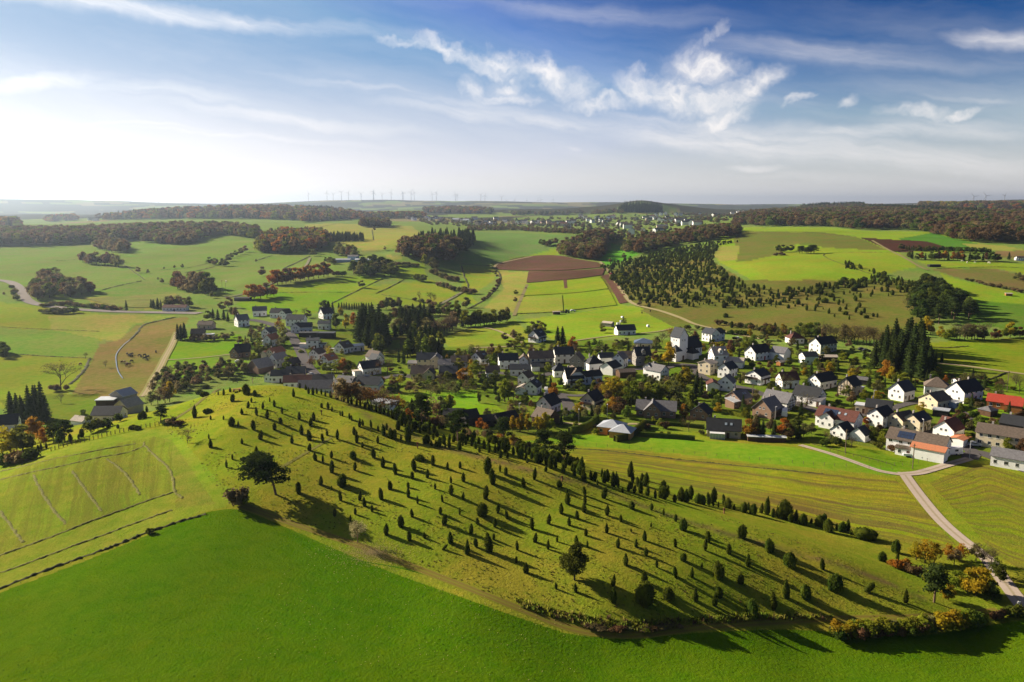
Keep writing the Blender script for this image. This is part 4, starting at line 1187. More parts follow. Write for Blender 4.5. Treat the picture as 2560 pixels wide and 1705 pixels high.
WIN = {}
def win(w, h):
 k = (round(w, 1), round(h, 1))
 if k not in WIN:
  WIN[k] = window_mesh(*k)
 return WIN[k]
BOXES = {}
def unit_box(name, mat):
 k = (name, mat.name)
 if k not in BOXES:
  v, f = box_vf(-.5, .5, -.5, .5, 0, 1)
  BOXES[k] = mesh_from(name, v, [tuple(q) for q in f.tolist()], mat)
 return BOXES[k]
def add_box(name, mat, parent, loc, size, rotz=0.0):
 return add_obj(name, unit_box(name, mat), parent, loc, (0, 0, rotz), size)
def roof_mesh(L, W, e, pitch, kind, mat, over=.45, th=.22):
 """closed roof body over walls L x W with eaves height e; ridge along X"""
 hw = W / 2 + over; hl = L / 2 + over
 rise = (W / 2) * math.tan(pitch); drop = over * math.tan(pitch)
 z0 = e - drop; z1 = e + rise
 if kind == 'flat':
  v, f = box_vf(-hl, hl, -hw, hw, e, e + .3)
  return mesh_from('roof', v, [tuple(q) for q in f.tolist()], mat)
 if kind == 'mono':
  zr = e + W * math.tan(pitch) * .5
  v = [(-hl, -hw, e), (hl, -hw, e), (hl, hw, zr), (-hl, hw, zr), (-hl, -hw, e + th), (hl, -hw, e + th), (hl, hw, zr + th), (-hl, hw, zr + th)]
  return mesh_from('roof', v, [(0, 3, 2, 1), (4, 5, 6, 7), (0, 1, 5, 4), (1, 2, 6, 5), (2, 3, 7, 6), (3, 0, 4, 7)], mat)
 rx = hl if kind == 'gable' else (max(.3, hl - hw) if kind == 'hip' else hl - hw * .35)
 if kind == 'gable':
  v = [(-hl, -hw, z0 + th), (hl, -hw, z0 + th), (hl, 0, z1 + th), (-hl, 0, z1 + th), (-hl, hw, z0 + th), (hl, hw, z0 + th),
    (-hl, -hw, z0), (hl, -hw, z0), (hl, 0, z1), (-hl, 0, z1), (-hl, hw, z0), (hl, hw, z0)]
  f = [(0, 1, 2, 3), (3, 2, 5, 4), (6, 9, 8, 7), (9, 10, 11, 8), (0, 6, 7, 1), (4, 5, 11, 10), (1, 7, 8, 2), (2, 8, 11, 5), (0, 3, 9, 6), (3, 4, 10, 9)]
 elif kind == 'hip':
  v = [(-hl, -hw, z0 + th), (hl, -hw, z0 + th), (hl, hw, z0 + th), (-hl, hw, z0 + th), (-rx, 0, z1 + th), (rx, 0, z1 + th), (-hl, -hw, z0), (hl, -hw, z0), (hl, hw, z0), (-hl, hw, z0)]
  f = [(0, 1, 5, 4), (2, 3, 4, 5), (1, 2, 5), (3, 0, 4), (0, 6, 7, 1), (1, 7, 8, 2), (2, 8, 9, 3), (3, 9, 6, 0), (6, 9, 8, 7)]
 else:  # jerkinhead: small hips at the gable tops
  zc = z1 - (hl - rx) * math.tan(pitch) * .9; wc = (z1 - zc) / math.tan(pitch)
  v = [(-hl, -hw, z0 + th), (hl, -hw, z0 + th), (hl, -wc, zc + th), (hl, wc, zc + th), (hl, hw, z0 + th), (-hl, hw, z0 + th), (-hl, wc, zc + th), (-hl, -wc, zc + th), (-rx, 0, z1 + th), (rx, 0, z1 + th)]
  f = [(0, 1, 2, 9, 8, 7), (4, 5, 6, 8, 9, 3), (2, 3, 9), (6, 7, 8), (0, 7, 6, 5), (1, 4, 3, 2)]
  f = [(0, 1, 2, 9, 8, 7), (4, 5, 6, 8, 9, 3), (2, 3, 9), (6, 7, 8)]
  v2 = [(a, b, c - th) for a, b, c in v]
  n0 = len(v); v = v + v2
  f += [tuple(i + n0 for i in reversed(q)) for q in f[:4]]
  for a, b in ((0, 1), (1, 2), (2, 3), (3, 4), (4, 5), (5, 6), (6, 7), (7, 0)):
   f.append((a, a + n0, b + n0, b))
 return mesh_from('roof', v, f, mat)
def wall_mesh(L, W, e, pitch, kind, mat):
 hl, hw = L / 2, W / 2
 z1 = e + hw * math.tan(pitch) - .02
 b = -2.2
 if kind == 'gable':
  v = [(-hl, -hw, b), (hl, -hw, b), (hl, hw, b), (-hl, hw, b), (-hl, -hw, e), (hl, -hw, e), (hl, hw, e), (-hl, hw, e), (-hl, 0, z1), (hl, 0, z1)]
  f = [(0, 3, 2, 1), (0, 1, 5, 4), (2, 3, 7, 6), (1, 2, 6, 9, 5), (3, 0, 4, 8, 7), (4, 5, 9, 8), (6, 7, 8, 9)]
 elif kind == 'jerkin':
  k = .62; zc = e + (z1 - e) * k; wc = hw * (1 - k)
  v = [(-hl, -hw, b), (hl, -hw, b), (hl, hw, b), (-hl, hw, b), (-hl, -hw, e), (hl, -hw, e), (hl, hw, e), (-hl, hw, e), (-hl, -wc, zc), (-hl, wc, zc), (hl, -wc, zc), (hl, wc, zc)]
  f = [(0, 3, 2, 1), (0, 1, 5, 4), (2, 3, 7, 6), (1, 2, 6, 11, 10, 5), (3, 0, 4, 8, 9, 7), (4, 5, 10, 8), (6, 7, 9, 11), (8, 10, 11, 9)]
 elif kind == 'mono':
  zr = e + W * math.tan(pitch) * .5 * .9
  v = [(-hl, -hw, b), (hl, -hw, b), (hl, hw, b), (-hl, hw, b), (-hl, -hw, e), (hl, -hw, e), (hl, hw, zr), (-hl, hw, zr)]
  f = [(0, 3, 2, 1), (4, 5, 6, 7), (0, 1, 5, 4), (1, 2, 6, 5), (2, 3, 7, 6), (3, 0, 4, 7)]
 else:
  v, f = box_vf(-hl, hl, -hw, hw, b, e)
  f = [tuple(q) for q in f.tolist()]
 return mesh_from('wall', v, f, mat)
def block(root, L, W, e, pitch, kind, wall, roof, ox=0, oy=0, rz=0, windows=True, chimney=0, dz=0, opts=''):
 """one volume of a building: walls, roof, windows, chimney, all parts of root"""
 ex = {'loc': (ox, oy, dz), 'rot': (0, 0, rz)}
 add_obj('wall', wall_mesh(L, W, e, pitch, kind, WALLM[wall]), root, **ex)
 rf = add_obj('roof', roof_mesh(L, W, e, pitch, kind, ROOFM[roof], .3 if e < 3 else .45), root, **ex)
 c_, s_ = math.cos(rz), math.sin(rz)
 def loc(x, y, z):
  return (ox + x * c_ - y * s_, oy + x * s_ + y * c_, z + dz)
 if windows:
  fl = 2 if e > 4.6 else 1
  for k in range(fl):
   z = 1.55 + k * 2.75 if fl > 1 else min(1.6, e * .55)
   nW = max(2, int(L / 3.0))
   for side in (-1, 1):
    for i in range(nW):
     x = -L / 2 + (i + .5) * L / nW + random.uniform(-.25, .25)
     if side < 0 and k == 0 and i == nW // 2:
      continue
     add_obj('window', win(random.choice((1.1, 1.3)), 1.3), root, loc(x, side * (W / 2 + .0), z), (0, 0, rz + (0 if side < 0 else math.pi)))
  if kind in ('gable', 'jerkin', 'hip') and W > 4.5:
   for side in (-1, 1):
    for k in range(fl + (1 if kind != 'hip' else 0)):
     z = 1.55 + k * 2.75 if fl > 1 else 1.6 + k * 2.5
     top = z > e - .6
     for y in ((-W * .24, W * .24) if not top else ((-.9, .9) if W > 6.5 else (0,))):
      if kind != 'hip' or not top:
       if z + .7 < e + (W / 2 - abs(y) - .6) * math.tan(pitch) or not top:
        add_obj('window', win(1.0, 1.2 if not top else 1.0), root, loc(side * (L / 2), y, z), (0, 0, rz + side * math.pi / 2))
  add_box('door', DOORM if 'reddoor' not in opts else REDD, root, loc(-L / 2 + (max(2, int(L / 3.0)) // 2 + .5) * L / max(2, int(L / 3.0)), -W / 2 - .02, -.3), (1.1 if 'barn' not in opts else 3.0, .12, 2.4 if 'barn' not in opts else 3.0), rz)
 ridge = e + W / 2 * math.tan(pitch)
 for c in range(chimney):
  x = (-.28 + .5 * c) * L
  ch = add_obj('chimney', unit_box('chimney', CHIM), root, loc(x, .5, ridge - .9), (0, 0, rz), (.7, .6, 2.0))
 if 'sky' in opts and kind in ('gable', 'hip', 'jerkin'):
  for i in range(2):
   x = L * (.06 + .16 * i); y = -W * .25; z = e + (W / 2 + y) * math.tan(pitch) + .28
   add_obj('skylight', unit_box('skylight', SKYL), root, loc(x, y, z), (pitch, 0, rz), (.9, 1.2, .08))
 if 'solar' in opts:
  for i in range(5):
   for j in range(2):
    x = -L * .3 + i * 1.15; y = -W * .36 + j * 1.75 * math.cos(pitch); z = e + (W / 2 + y) * math.tan(pitch) + .28
    add_obj('solar_panel', unit_box('solar_panel', PANEL), root, loc(x, y, z), (pitch, 0, rz), (1.05, 1.65, .07))
 if 'dormer' in opts:
  dx = 0; W2 = 2.2
  y = -W * .30; z = e + (W / 2 + y) * math.tan(pitch)
  dm = wall_mesh(2.6, W2, 1.9, R(40), 'gable', WALLM[wall]); dr = roof_mesh(2.8, W2, 1.9, R(40), 'gable', ROOFM[roof], .2, .15)
  add_obj('dormer', dm, root, loc(dx, y - .2, z - 1.2), (0, 0, rz + math.pi / 2)); add_obj('dormer_roof', dr, root, loc(dx, y - .2, z - 1.2), (0, 0, rz + math.pi / 2))
  add_obj('window', win(1.0, 1.0), root, loc(dx, y - .2 - 1.32, z), (0, 0, rz))
 if 'balcony' in opts:
  zb = 2.5
  add_box('balcony', DARKW, root, loc(0, -W / 2 - .75, zb), (L * .8, 1.5, .18), rz)
  for i in range(9):
   add_box('railing_post', DARKW, root, loc(-L * .4 + i * L * .1, -W / 2 - 1.45, zb + .18), (.08, .08, .9), rz)
  add_box('railing', DARKW, root, loc(0, -W / 2 - 1.45, zb + .55), (L * .8, .06, .45), rz)
 if 'gbalcony' in opts:
  zb = 2.6
  add_box('balcony', DARKW, root, loc(-L / 2 - .7, 0, zb), (1.4, W * .8, .18), rz)
  add_box('railing', DARKW, root, loc(-L / 2 - 1.35, 0, zb + .2), (.08, W * .8, .85), rz)
 if 'timber' in opts:   # half timbering on the gable that faces the camera side
  sd = -1 if 'timberL' in opts else 1
  x = sd * (L / 2 + .03)
  for i in range(6):
   y = -W / 2 + .15 + i * (W - .3) / 5
   hgt = e + (W / 2 - abs(y)) * math.tan(pitch) - .3
   add_obj('timber_post', unit_box('timber_post', DARKW), root, loc(x, y, 0), (0, 0, rz), (.12, .22, hgt))
  for z in (.2, 1.5, 2.8, 4.1):
   if z < e + 1.5:
    wz = W if z < e else W - 2 * (z - e) / math.tan(pitch)
    add_obj('timber_rail', unit_box('timber_rail', DARKW), root, loc(x, 0, z), (0, 0, rz), (.12, max(.5, wz), .2))
 if 'veranda' in opts:
  add_box('conservatory', METALW, root, loc(-L * .2, -W / 2 - 1.6, 2.2), (L * .45, 3.2, .12), rz)
  for i in range(6):
   add_box('conservatory_post', FRAME, root, loc(-L * .42 + i * L * .088, -W / 2 - 3.1, -.3), (.1, .1, 2.5), rz)
  add_box('conservatory_glass', SKYL, root, loc(-L * .2, -W / 2 - 3.05, -.3), (L * .43, .04, 2.4), rz)
LANDMARKS = []     # (phrase, xy)
HOUSE_XY = []
def house(px, py, L, W, rot, wall, roof, label, e=4.0, pitch=40, kind='gable', chimney=1, opts='', extra=(), cat='house', name='house', group='houses of the village', landmark=None, windows=True, skip=0.0, back=True):
 if px > 1750:      # what looks like a gentle slant low over the ground is a strong turn of the house
  rot = rot * .55 + 24 if 5 < rot < 45 else max(-46, rot * 2.6) if -40 < rot < 0 else rot + 8 if 0 <= rot <= 5 else rot
 elif px > 1200:
  rot = rot + 6 if 0 <= rot < 12 else rot * 1.7 if -29 < rot < 0 else rot
 rz = R(rot)
 p = gp(px, py, skip)
 d = np.array([p[0], p[1]]); D = np.hypot(*d); u = d / D
 ax = np.array([math.cos(rz), math.sin(rz)]); ay = np.array([-math.sin(rz), math.cos(rz)])
 S_ = .88
 half = .5 * S_ * (abs(L * (ax @ u)) + abs(W * (ay @ u)))
 c = d + u * half * (.8 if back else 0)
 z = float(min(height(c[0], c[1]), p[2] + 1.2)) + .15
 root = add_obj(name, None, None, (c[0], c[1], z), (0, 0, rz))
 root.empty_display_size = .5
 root.scale = (S_, S_, S_)
 tag(root, label, cat, group)
 block(root, L, W, e, R(pitch), kind, wall, roof, windows=windows, chimney=chimney, opts=opts)
 for x in extra:      # annexes: dict(L, W, e, pitch, kind, wall, roof, ox, oy, rot)
  block(root, x['L'], x['W'], x.get('e', e), R(x.get('pitch', pitch)), x.get('kind', 'gable'), x.get('wall', wall), x.get('roof', roof), x.get('ox', 0), x.get('oy', 0), R(x.get('rot', 0)), x.get('windows', True), x.get('chimney', 0), x.get('dz', 0), x.get('opts', ''))
 HOUSE_XY.append((c[0], c[1], max(L, W) * .6))
 if landmark:
  LANDMARKS.append((landmark, (c[0], c[1])))
 return root
A = dict
house(1066, 921, 10, 8, 0, 'cream', 'navy', 'cream farmhouse with dark slate roof and beige cross gable beside two cypresses', 5.2, 38, extra=(A(L=9, W=6, e=5.2, ox=6, oy=-.4, rot=90, wall='beige', roof='grey'), A(L=5, W=5, e=2.4, pitch=20, ox=-8, kind='mono', roof='grey')), landmark='the cream farmhouse with the beige gable')
house(1056, 948, 11, 8, -4, 'cream', 'brown', 'low house with broad grey-brown roof and yellowish gable in front of the cream farmhouse', 3, 42, extra=(A(L=6, W=5.5, e=3.2, ox=4.4, oy=-2, rot=90),), landmark='the grey-brown roofed house')
house(1112, 928, 6.5, 7, 0, 'white', 'grey', 'white house with two dark garage doors beside the beige gable', 3.8, 35, opts='barn')
house(1148, 920, 9, 7, 0, 'white', 'brown', 'white house with brown roof half hidden by a golden tree', 3.6, 38)
house(1122, 947, 9, 8, 0, 'dark', 'navy', 'dark building with navy roof at the orchard edge', 3, 38, windows=False)
house(1200, 912, 8, 8, 55, 'white', 'brown', 'brown-roofed house with bright skylight behind the golden trees', 3.6, 40, opts='sky', landmark='the brown house with the skylight')
house(1231, 945, 7, 7, 0, 'white', 'brown', 'small brown-roofed house with three white windows left of the long white building', 3.2, 38)
house(1270, 922, 10.6, 7.5, 2, 'white', 'navy', 'white village house with navy roof and tall windows left of the small white gable', 5.0, 40, landmark='the white house with tall windows')
house(1309, 918, 8, 5.6, 88, 'white', 'brown', 'small white gabled house with red sign board between two long houses', 3.8, 45, chimney=0)
house(1351, 919, 14, 9, 3, 'cream', 'brown', 'long cream guest house with a dark balcony across its front', 5.4, 36, opts='balcony', landmark='the long cream guest house')
house(1300, 940, 10.6, 6, -3, 'white', 'navy', 'long low white outbuilding with dark roof in front of the street', 3.6, 36, chimney=0)
house(1338, 928, 4.5, 5, 0, 'white', 'navy', 'tiny dark-roofed shed at the end of the long white outbuilding', 2.6, 32, chimney=0, windows=False, cat='shed', name='shed')
house(1408, 908, 11, 8, 2, 'white', 'navy', 'white house with navy roof directly behind the long cream guest house', 5.2, 42)
house(1443, 922, 9, 7, 75, 'stone', 'brown', 'grey stone house overgrown by a bare climbing plant', 5.0, 45)
house(1398, 943, 6.5, 6.5, 0, 'white', 'navy', 'small white house with dark pyramid roof above a green lawn', 3.8, 45, 'hip', chimney=1, landmark='the small pyramid-roofed house')
house(1484, 929, 8.5, 8, 10, 'white', 'black', 'square white house with dark hipped roof at the village centre', 4.6, 42, 'hip')
house(1514, 913, 8, 6, 2, 'white', 'navy', 'narrow white house with navy roof behind the square hipped house', 4.4, 38)
house(1550, 921, 8, 6.5, 62, 'white', 'grey', 'tall white gable with pale grey roof left of the stone villa', 5.4, 42, landmark='the tall white gable')
house(1563, 905, 7, 6, 0, 'beige', 'brown', 'beige barn with brown roof between white gable and stone villa', 3.8, 32, chimney=0)
house(1603, 914, 8.6, 8, 4, 'stone', 'navy', 'tall grey stone villa with steep navy roof and white trimmed dormer', 5.8, 46, opts='dormer', landmark='the stone villa with the dormer')
house(1432, 969, 8.5, 10, 4, 'white', 'black', 'big white inn with clipped gable roof and timber balcony', 4.8, 42, 'gable', opts='balcony', extra=(A(L=12, W=9, e=5.0, ox=1.2, oy=2, rot=90, kind='jerkin', roof='brown', opts='gbalcony'), A(L=11, W=7, e=4.4, ox=10, oy=3.5, rot=14, roof='black', pitch=32)), landmark='the big white inn')
house(1527, 938, 9, 8, 50, 'white', 'navy', 'barn with large plain blue-black roof beside the big inn', 4.0, 34, chimney=0, windows=False, cat='barn', name='barn')
house(1564, 945, 9, 6, 8, 'wood', 'brown', 'low brown-roofed shed row beside the blue-black barn', 2.8, 24, chimney=0, windows=False, cat='shed', name='shed')
house(1642, 951, 10, 7.5, -28, 'white', 'grey', 'white house with two grey roofs set at an angle below the stone villa', 4.6, 36, extra=(A(L=6.5, W=6, e=5.2, ox=-4.5, oy=1, rot=90),), landmark='the white house with two grey roofs')
house(1371, 1034, 9, 7.6, 58, 'white', 'black', 'white gabled house with black roof and a red car beside it', 3.9, 44, landmark='the white gabled house by the red car')
house(1480, 1026, 9, 7, 56, 'cream', 'black', 'cream gabled house with grey awning below the inn', 4.4, 44, opts='gbalcony', landmark='the cream gabled house below the inn')
house(1332, 987, 8, 6.8, 70, 'white', 'navy', 'white gabled house with skylight beside a pub terrace', 4.0, 38, opts='sky', extra=(A(L=8, W=5, e=2.8, ox=-1, oy=5, rot=0, pitch=20, roof='tan', windows=False),), landmark='the white house by the terrace')
house(1315, 965, 7, 6, 60, 'white', 'brown', 'white gable partly hidden behind the house with the terrace', 4.4, 40)
house(1640, 1042, 17, 9, -7, 'brick', 'grey', 'wide brick house with slate grey roof and glazed cross gable', 3.0, 36, extra=(A(L=8, W=7, e=3.2, ox=-1.5, oy=-2.5, rot=90, pitch=44),), landmark='the wide slate-roofed house')
house(1530, 1088, 9.5, 9, -14, 'orange', 'metal', 'modern orange bungalow with pale metal pyramid roofs inside a curved hedge', 3.0, 24, 'hip', chimney=0, extra=(A(L=8.5, W=8.5, e=2.7, ox=5.6, oy=-4.2, kind='hip', pitch=26, windows=False),), landmark='the metal-roofed bungalow')
house(1262, 1068, 10, 7, 36, 'dark', 'black', 'long black timber chalet rising above the green paddock corner', 2.8, 36, chimney=0, windows=False, skip=215, landmark='the long black chalet')
house(1224, 1066, 8, 6, 10, 'dark', 'black', 'smaller black timber chalet joined to the long one', 2.4, 32, chimney=0, windows=False, skip=215)
house(1174, 1064, 6, 6, 30, 'dark', 'black', 'black timber chalet behind the middle pines', 3.4, 42, chimney=0, windows=False, skip=215)
house(1132, 1052, 7, 6, -5, 'dark', 'black', 'leftmost black timber chalet among the brown shrubs', 2.6, 34, chimney=0, windows=False, skip=215)
house(1364, 1063, 9, 8, -25, 'wood', 'brown', 'brown hut-like house hidden behind golden slender trees', 2.6, 38, windows=False, skip=215)
house(1343, 857, 9, 8.4, 52, 'white', 'navy', 'white house with steep navy roof standing apart above the village with dark veranda', 4.2, 42, opts='sky,gbalcony', landmark='the white house with steep navy roof above the village')
house(1562, 838, 13, 8, 6, 'white', 'navy', 'lone white farmhouse with navy roof in the bright meadow', 3.6, 38, chimney=1, landmark='the lone white farmhouse')
house(1520, 817, 8, 5, -20, 'stone', 'tan', 'low stone shed with tan roof behind the lone white farmhouse', 2.4, 22, chimney=0, windows=False, cat='shed', name='shed')
house(1608, 871, 11, 10, -6, 'cream', 'solar', 'hip-roofed bungalow covered in blue panels above the villa', 3.2, 24, 'hip', chimney=0, landmark='the bungalow covered in panels')
house(1786, 853, 11, 7.5, 14, 'white', 'navy', 'white farmhouse with two navy roofs nearest the gravel track', 5.0, 34, extra=(A(L=9, W=7.5, e=5.6, ox=-5, oy=-1.5, rot=90, pitch=36),), landmark='the white farmhouse by the gravel track')
house(1793, 915, 8, 8, 4, 'white', 'tan', 'white villa with broad tan roof and two small dormers by the church', 6.0, 44, opts='dormer', extra=(A(L=7, W=5, e=6.0, ox=3, oy=1, rot=90),), landmark='the tan-roofed villa')
house(1768, 937, 7.5, 7.5, 40, 'cream', 'tan', 'square cream house with flat-pitched tan roof on the street bend', 5.6, 20, 'gable', chimney=1)
house(1818, 946, 9, 6.6, 42, 'white', 'navy', 'white gabled house with navy roof below the tan-roofed villa', 4.8, 40, landmark='the gabled house below the villa')
house(1838, 919, 9, 6, -10, 'white', 'tan', 'low white barn with tan-grey roof behind the white gabled house', 3.0, 34, chimney=0, windows=False, cat='barn', name='barn')
house(1893, 902, 13, 8, 16, 'white', 'black', 'long white farmhouse with black roof and red barn door', 4.8, 42, opts='reddoor', landmark='the farmhouse with the red barn door')
house(1950, 903, 8.5, 8, -24, 'white', 'grey', 'white barn with grey roof joined to the long farmhouse', 4.8, 34, chimney=0, windows=False, cat='barn', name='barn')
house(1986, 860, 9, 8, 0, 'white', 'maroon', 'white bungalow with dark red hipped roof near the wood', 3.4, 38, 'hip', landmark='the dark red hipped bungalow')
house(1893, 962, 9, 9, 32, 'white', 'navy', 'white chalet-like house with low navy roof and a brown garage', 4.4, 28, opts='gbalcony', landmark='the white chalet-like house')
house(1816, 978, 6, 7.5, 60, 'white', 'grey', 'narrow white house with grey roof beside a glazed terrace', 4.2, 40, extra=(A(L=8, W=6, e=2.8, ox=-2, oy=6.5, rot=20, pitch=26, roof='maroon', windows=False),))
house(1845, 1016, 9, 8.5, 24, 'brick', 'grey', 'tan-walled house with grey roof and large bright panels', 3.4, 34, opts='sky', extra=(A(L=6, W=5, e=2.6, ox=-6, oy=-2, pitch=24, kind='mono', roof='silver'),), landmark='the tan house with bright panels')
house(1918, 1046, 10, 9, 34, 'brick', 'grey', 'brick house with tall white chimney and blue-grey roof', 3.6, 44, chimney=2, landmark='the brick house with the white chimney')
house(1946, 1026, 12, 8, -28, 'white', 'grey', 'house with half-timbered gable right behind the brick house', 3.8, 42, opts='timber', landmark='the half-timbered gable')
house(1808, 1093, 13, 9, -5, 'beige', 'black', 'large dark-roofed house with white conservatory beside orange trees', 3.0, 38, opts='veranda,sky', landmark='the dark-roofed house with conservatory')
house(1752, 1050, 7, 8, 60, 'brick', 'black', 'small red brick gabled house with black roof', 3.0, 38, landmark='the red brick gabled house')
house(1967, 972, 9, 7, 2, 'white', 'maroon', 'white house with dark red roof behind a bare tree', 4.2, 42, landmark='the dark red roofed house')
house(2056, 884, 15, 8.5, 12, 'white', 'black', 'big white farmhouse with black roof and many windows under the slope', 5.4, 40, opts='barn', landmark='the big white farmhouse under the slope')
house(2020, 912, 8, 7, 0, 'white', 'navy', 'white house with blue-black roof and big square window', 4.6, 30, chimney=0)
house(2070, 905, 9, 5, -2, 'wood', 'tan', 'low shed with pale tan roof beside the blue-black roofed house', 2.6, 20, chimney=0, windows=False, cat='shed', name='shed')
house(2022, 1010, 12, 9, -18, 'white', 'black', 'large black-roofed house behind the broad bare tree', 3.2, 38, extra=(A(L=6, W=5, e=2.4, ox=6, oy=-5, pitch=22, kind='mono', roof='grey'),), landmark='the large black-roofed house')
house(2054, 975, 13, 7.6, 16, 'white', 'black', 'long white house with black roof and dark gable windows beside the yard', 4.0, 40, landmark='the long white house beside the yard')
house(2122, 991, 8.5, 7.6, 30, 'beige', 'black', 'house with brown half-timbered gable and black roof', 5.0, 44, opts='timberL', extra=(A(L=6, W=4, e=2.6, ox=6, oy=-1, kind='flat', roof='metal', windows=False),), landmark='the brown half-timbered house')
house(2158, 962, 6, 4.5, -15, 'dark', 'grey', 'dark garden shed with grey roof behind the half-timbered house', 2.2, 26, chimney=0, windows=False, cat='shed', name='shed')
house(2252, 1003, 9, 7.6, 18, 'white', 'navy', 'white gabled house with navy roof and brick plinth, alone by the side street', 4.6, 44, landmark='the white gable by the side street')
house(2196, 1041, 10, 8, -12, 'brick', 'black', 'brick house with black roof and white glazed terrace on the left', 3.6, 34, extra=(A(L=4.5, W=5, e=3.4, ox=-7, oy=-.5, kind='flat', wall='cream', roof='silver'),), landmark='the house with the glazed terrace')
house(2199, 1069, 9, 7, 24, 'white', 'black', 'white gabled house with four dark gable windows below the glazed terrace', 4.8, 38)
house(2252, 1076, 9, 7.5, 8, 'cream', 'brown', 'cream house with brown roof, left half of a pair', 4.0, 34)
house(2290, 1082, 9, 7, 22, 'cream', 'navy', 'cream gabled house with navy roof, right half of a pair', 4.6, 36, landmark='the cream pair of houses')
house(2095, 1075, 16, 9, -17, 'white', 'maroon', 'large white house with red-brown roof, panels and skylights', 4.2, 36, opts='solar,sky', extra=(A(L=6, W=6, e=4.2, ox=-2.6, oy=-3.5, rot=90, pitch=38),), landmark='the large red-brown roofed house')
house(2104, 1097, 7, 6.5, 30, 'white', 'black', 'small white annex house with black roof before the red-brown roofed house', 2.8, 40, chimney=0)
house(2150, 1104, 5.5, 6, 34, 'white', 'navy', 'little white gable with red door at the garden edge', 2.6, 42, chimney=0, opts='reddoor', windows=False)
house(2339, 989, 10, 9, -10, 'white', 'brown', 'white house with brown hipped roof and garage under the spruces', 4.2, 38, 'hip', landmark='the brown hipped house')
house(2335, 1025, 10, 9, 10, 'cream', 'brown', 'cream chalet with brown roof and blue-white conservatory', 3.8, 32, extra=(A(L=5, W=4, e=2.6, ox=6, oy=-5.5, kind='flat', wall='blue', roof='silver'),), landmark='the cream chalet with conservatory')
house(2408, 1007, 14, 9, 8, 'white', 'black', 'large white house with long black roof left of the red log house', 4.8, 42, chimney=2, landmark='the large black-roofed white house')
house(2507, 1024, 12, 8, -14, 'log', 'red', 'orange log house with bright red roof in two steps', 3.0, 32, chimney=1, extra=(A(L=6.5, W=9, e=2.8, ox=4.2, oy=-2.2, pitch=30, windows=False),), landmark='the red-roofed log house')
house(2468, 1041, 5.5, 5.5, 10, 'wood', 'grey', 'garden pavilion with grey hipped roof beside the log house', 2.2, 26, 'hip', chimney=0, windows=False, cat='pavilion', name='garden_pavilion')
house(2352, 1042, 6, 5, -14, 'dark', 'metal', 'dark double garage with flat metal roof', 2.4, 10, 'flat', chimney=0, windows=False, cat='garage', name='garage')
house(2369, 1103, 9, 8, 24, 'white', 'maroon', 'white gabled house with dark red-brown roof beside the orange garage', 4.4, 40, extra=(A(L=6, W=7, e=4.0, ox=5.5, oy=2, rot=90),), landmark='the red-brown gabled house')
house(2293, 1142, 20, 9.5, -16, 'white', 'brown', 'long white farmhouse with brown roof, solar panels and orange lean-to at the crossroads', 5.0, 32, opts='solar', chimney=1, extra=(A(L=11, W=6, e=4.2, ox=5.2, oy=-5.2, pitch=20, kind='gable', roof='orange', windows=False), A(L=6, W=3.4, e=2.6, ox=-2.8, oy=-6, pitch=20, roof='brown')), landmark='the long farmhouse at the crossroads')
house(2398, 1118, 7, 5, 30, 'white', 'orange', 'white garage with sloping orange roof', 2.8, 12, chimney=0, windows=False, cat='garage', name='garage')
house(2520, 1126, 21, 9, -15, 'cream', 'brown', 'very long cream apartment house with weathered brown roof', 5.2, 30, chimney=2, landmark='the very long cream apartment house')
house(2545, 1082, 12, 8, -30, 'dark', 'black', 'black-gabled house behind the long cream apartment house', 2.6, 36, windows=False)
house(2556, 1178, 19, 7.5, -15, 'white', 'grey', 'long low white barn with grey roof at the field edge', 3.6, 30, chimney=0, cat='barn', name='barn', landmark='the long low white barn')
house(1915, 1106, 14.5, 3, -3, 'wood', 'silver', 'long narrow shelter with silvery roof along the pasture', 1.8, 12, chimney=0, windows=False, cat='shelter', name='shelter')
house(650, 790, 11, 8.5, 16, 'white', 'grey', 'white house with pale grey roof at the top of the western lane', 4.4, 36, landmark='the white house at the top of the lane')
house(702, 796, 15, 8.5, -6, 'white', 'black', 'long white farmhouse with black roof and a small pointed dormer', 4.2, 36, extra=(A(L=8, W=7, e=4.4, ox=6, oy=-4, rot=70, pitch=36),), landmark='the long farmhouse with the pointed dormer')
house(605, 817, 9, 8, 40, 'white', 'grey', 'white gabled house with grey roof and terrace, leftmost on the lane', 5.2, 42, landmark='the leftmost white gable on the lane')
house(742, 817, 14, 8.5, -8, 'white', 'navy', 'long white house with navy roof behind the orange birch', 5.4, 36, landmark='the long white house behind the birch')
house(815, 798, 9, 8.5, 40, 'white', 'navy', 'white gabled house with navy roof beside the dark clipped conifers', 4.8, 44, landmark='the white gable beside the clipped conifers')
house(760, 833, 12, 7, 10, 'white', 'navy', 'white gabled house with low wing beside the flat dark sheds', 4.6, 38, extra=(A(L=8, W=7, e=4.6, ox=-5, rot=80),))
house(812, 824, 9, 6.5, 0, 'white', 'navy', 'white house with blue-black roof and a terrace behind the flat sheds', 4.4, 30)
house(772, 844, 13, 6, 2, 'dark', 'black', 'flat-roofed dark workshop, left of two', 3.0, 8, 'flat', chimney=0, windows=False, cat='workshop', name='workshop')
house(817, 846, 12, 7, 0, 'dark', 'navy', 'flat-roofed dark workshop with pale door, right of two', 3.4, 8, 'flat', chimney=0, windows=False, cat='workshop', name='workshop')
house(784, 872, 8, 7, 2, 'white', 'navy', 'boxy two-storey white house with dark roof on the western street', 5.4, 22, chimney=1, extra=(A(L=5, W=5, e=2.8, ox=6, oy=0, kind='flat', wall='blue', roof='navy'), A(L=5, W=4, e=2.8, ox=-6.4, kind='flat', roof='tan', windows=False)), landmark='the boxy two-storey white house')
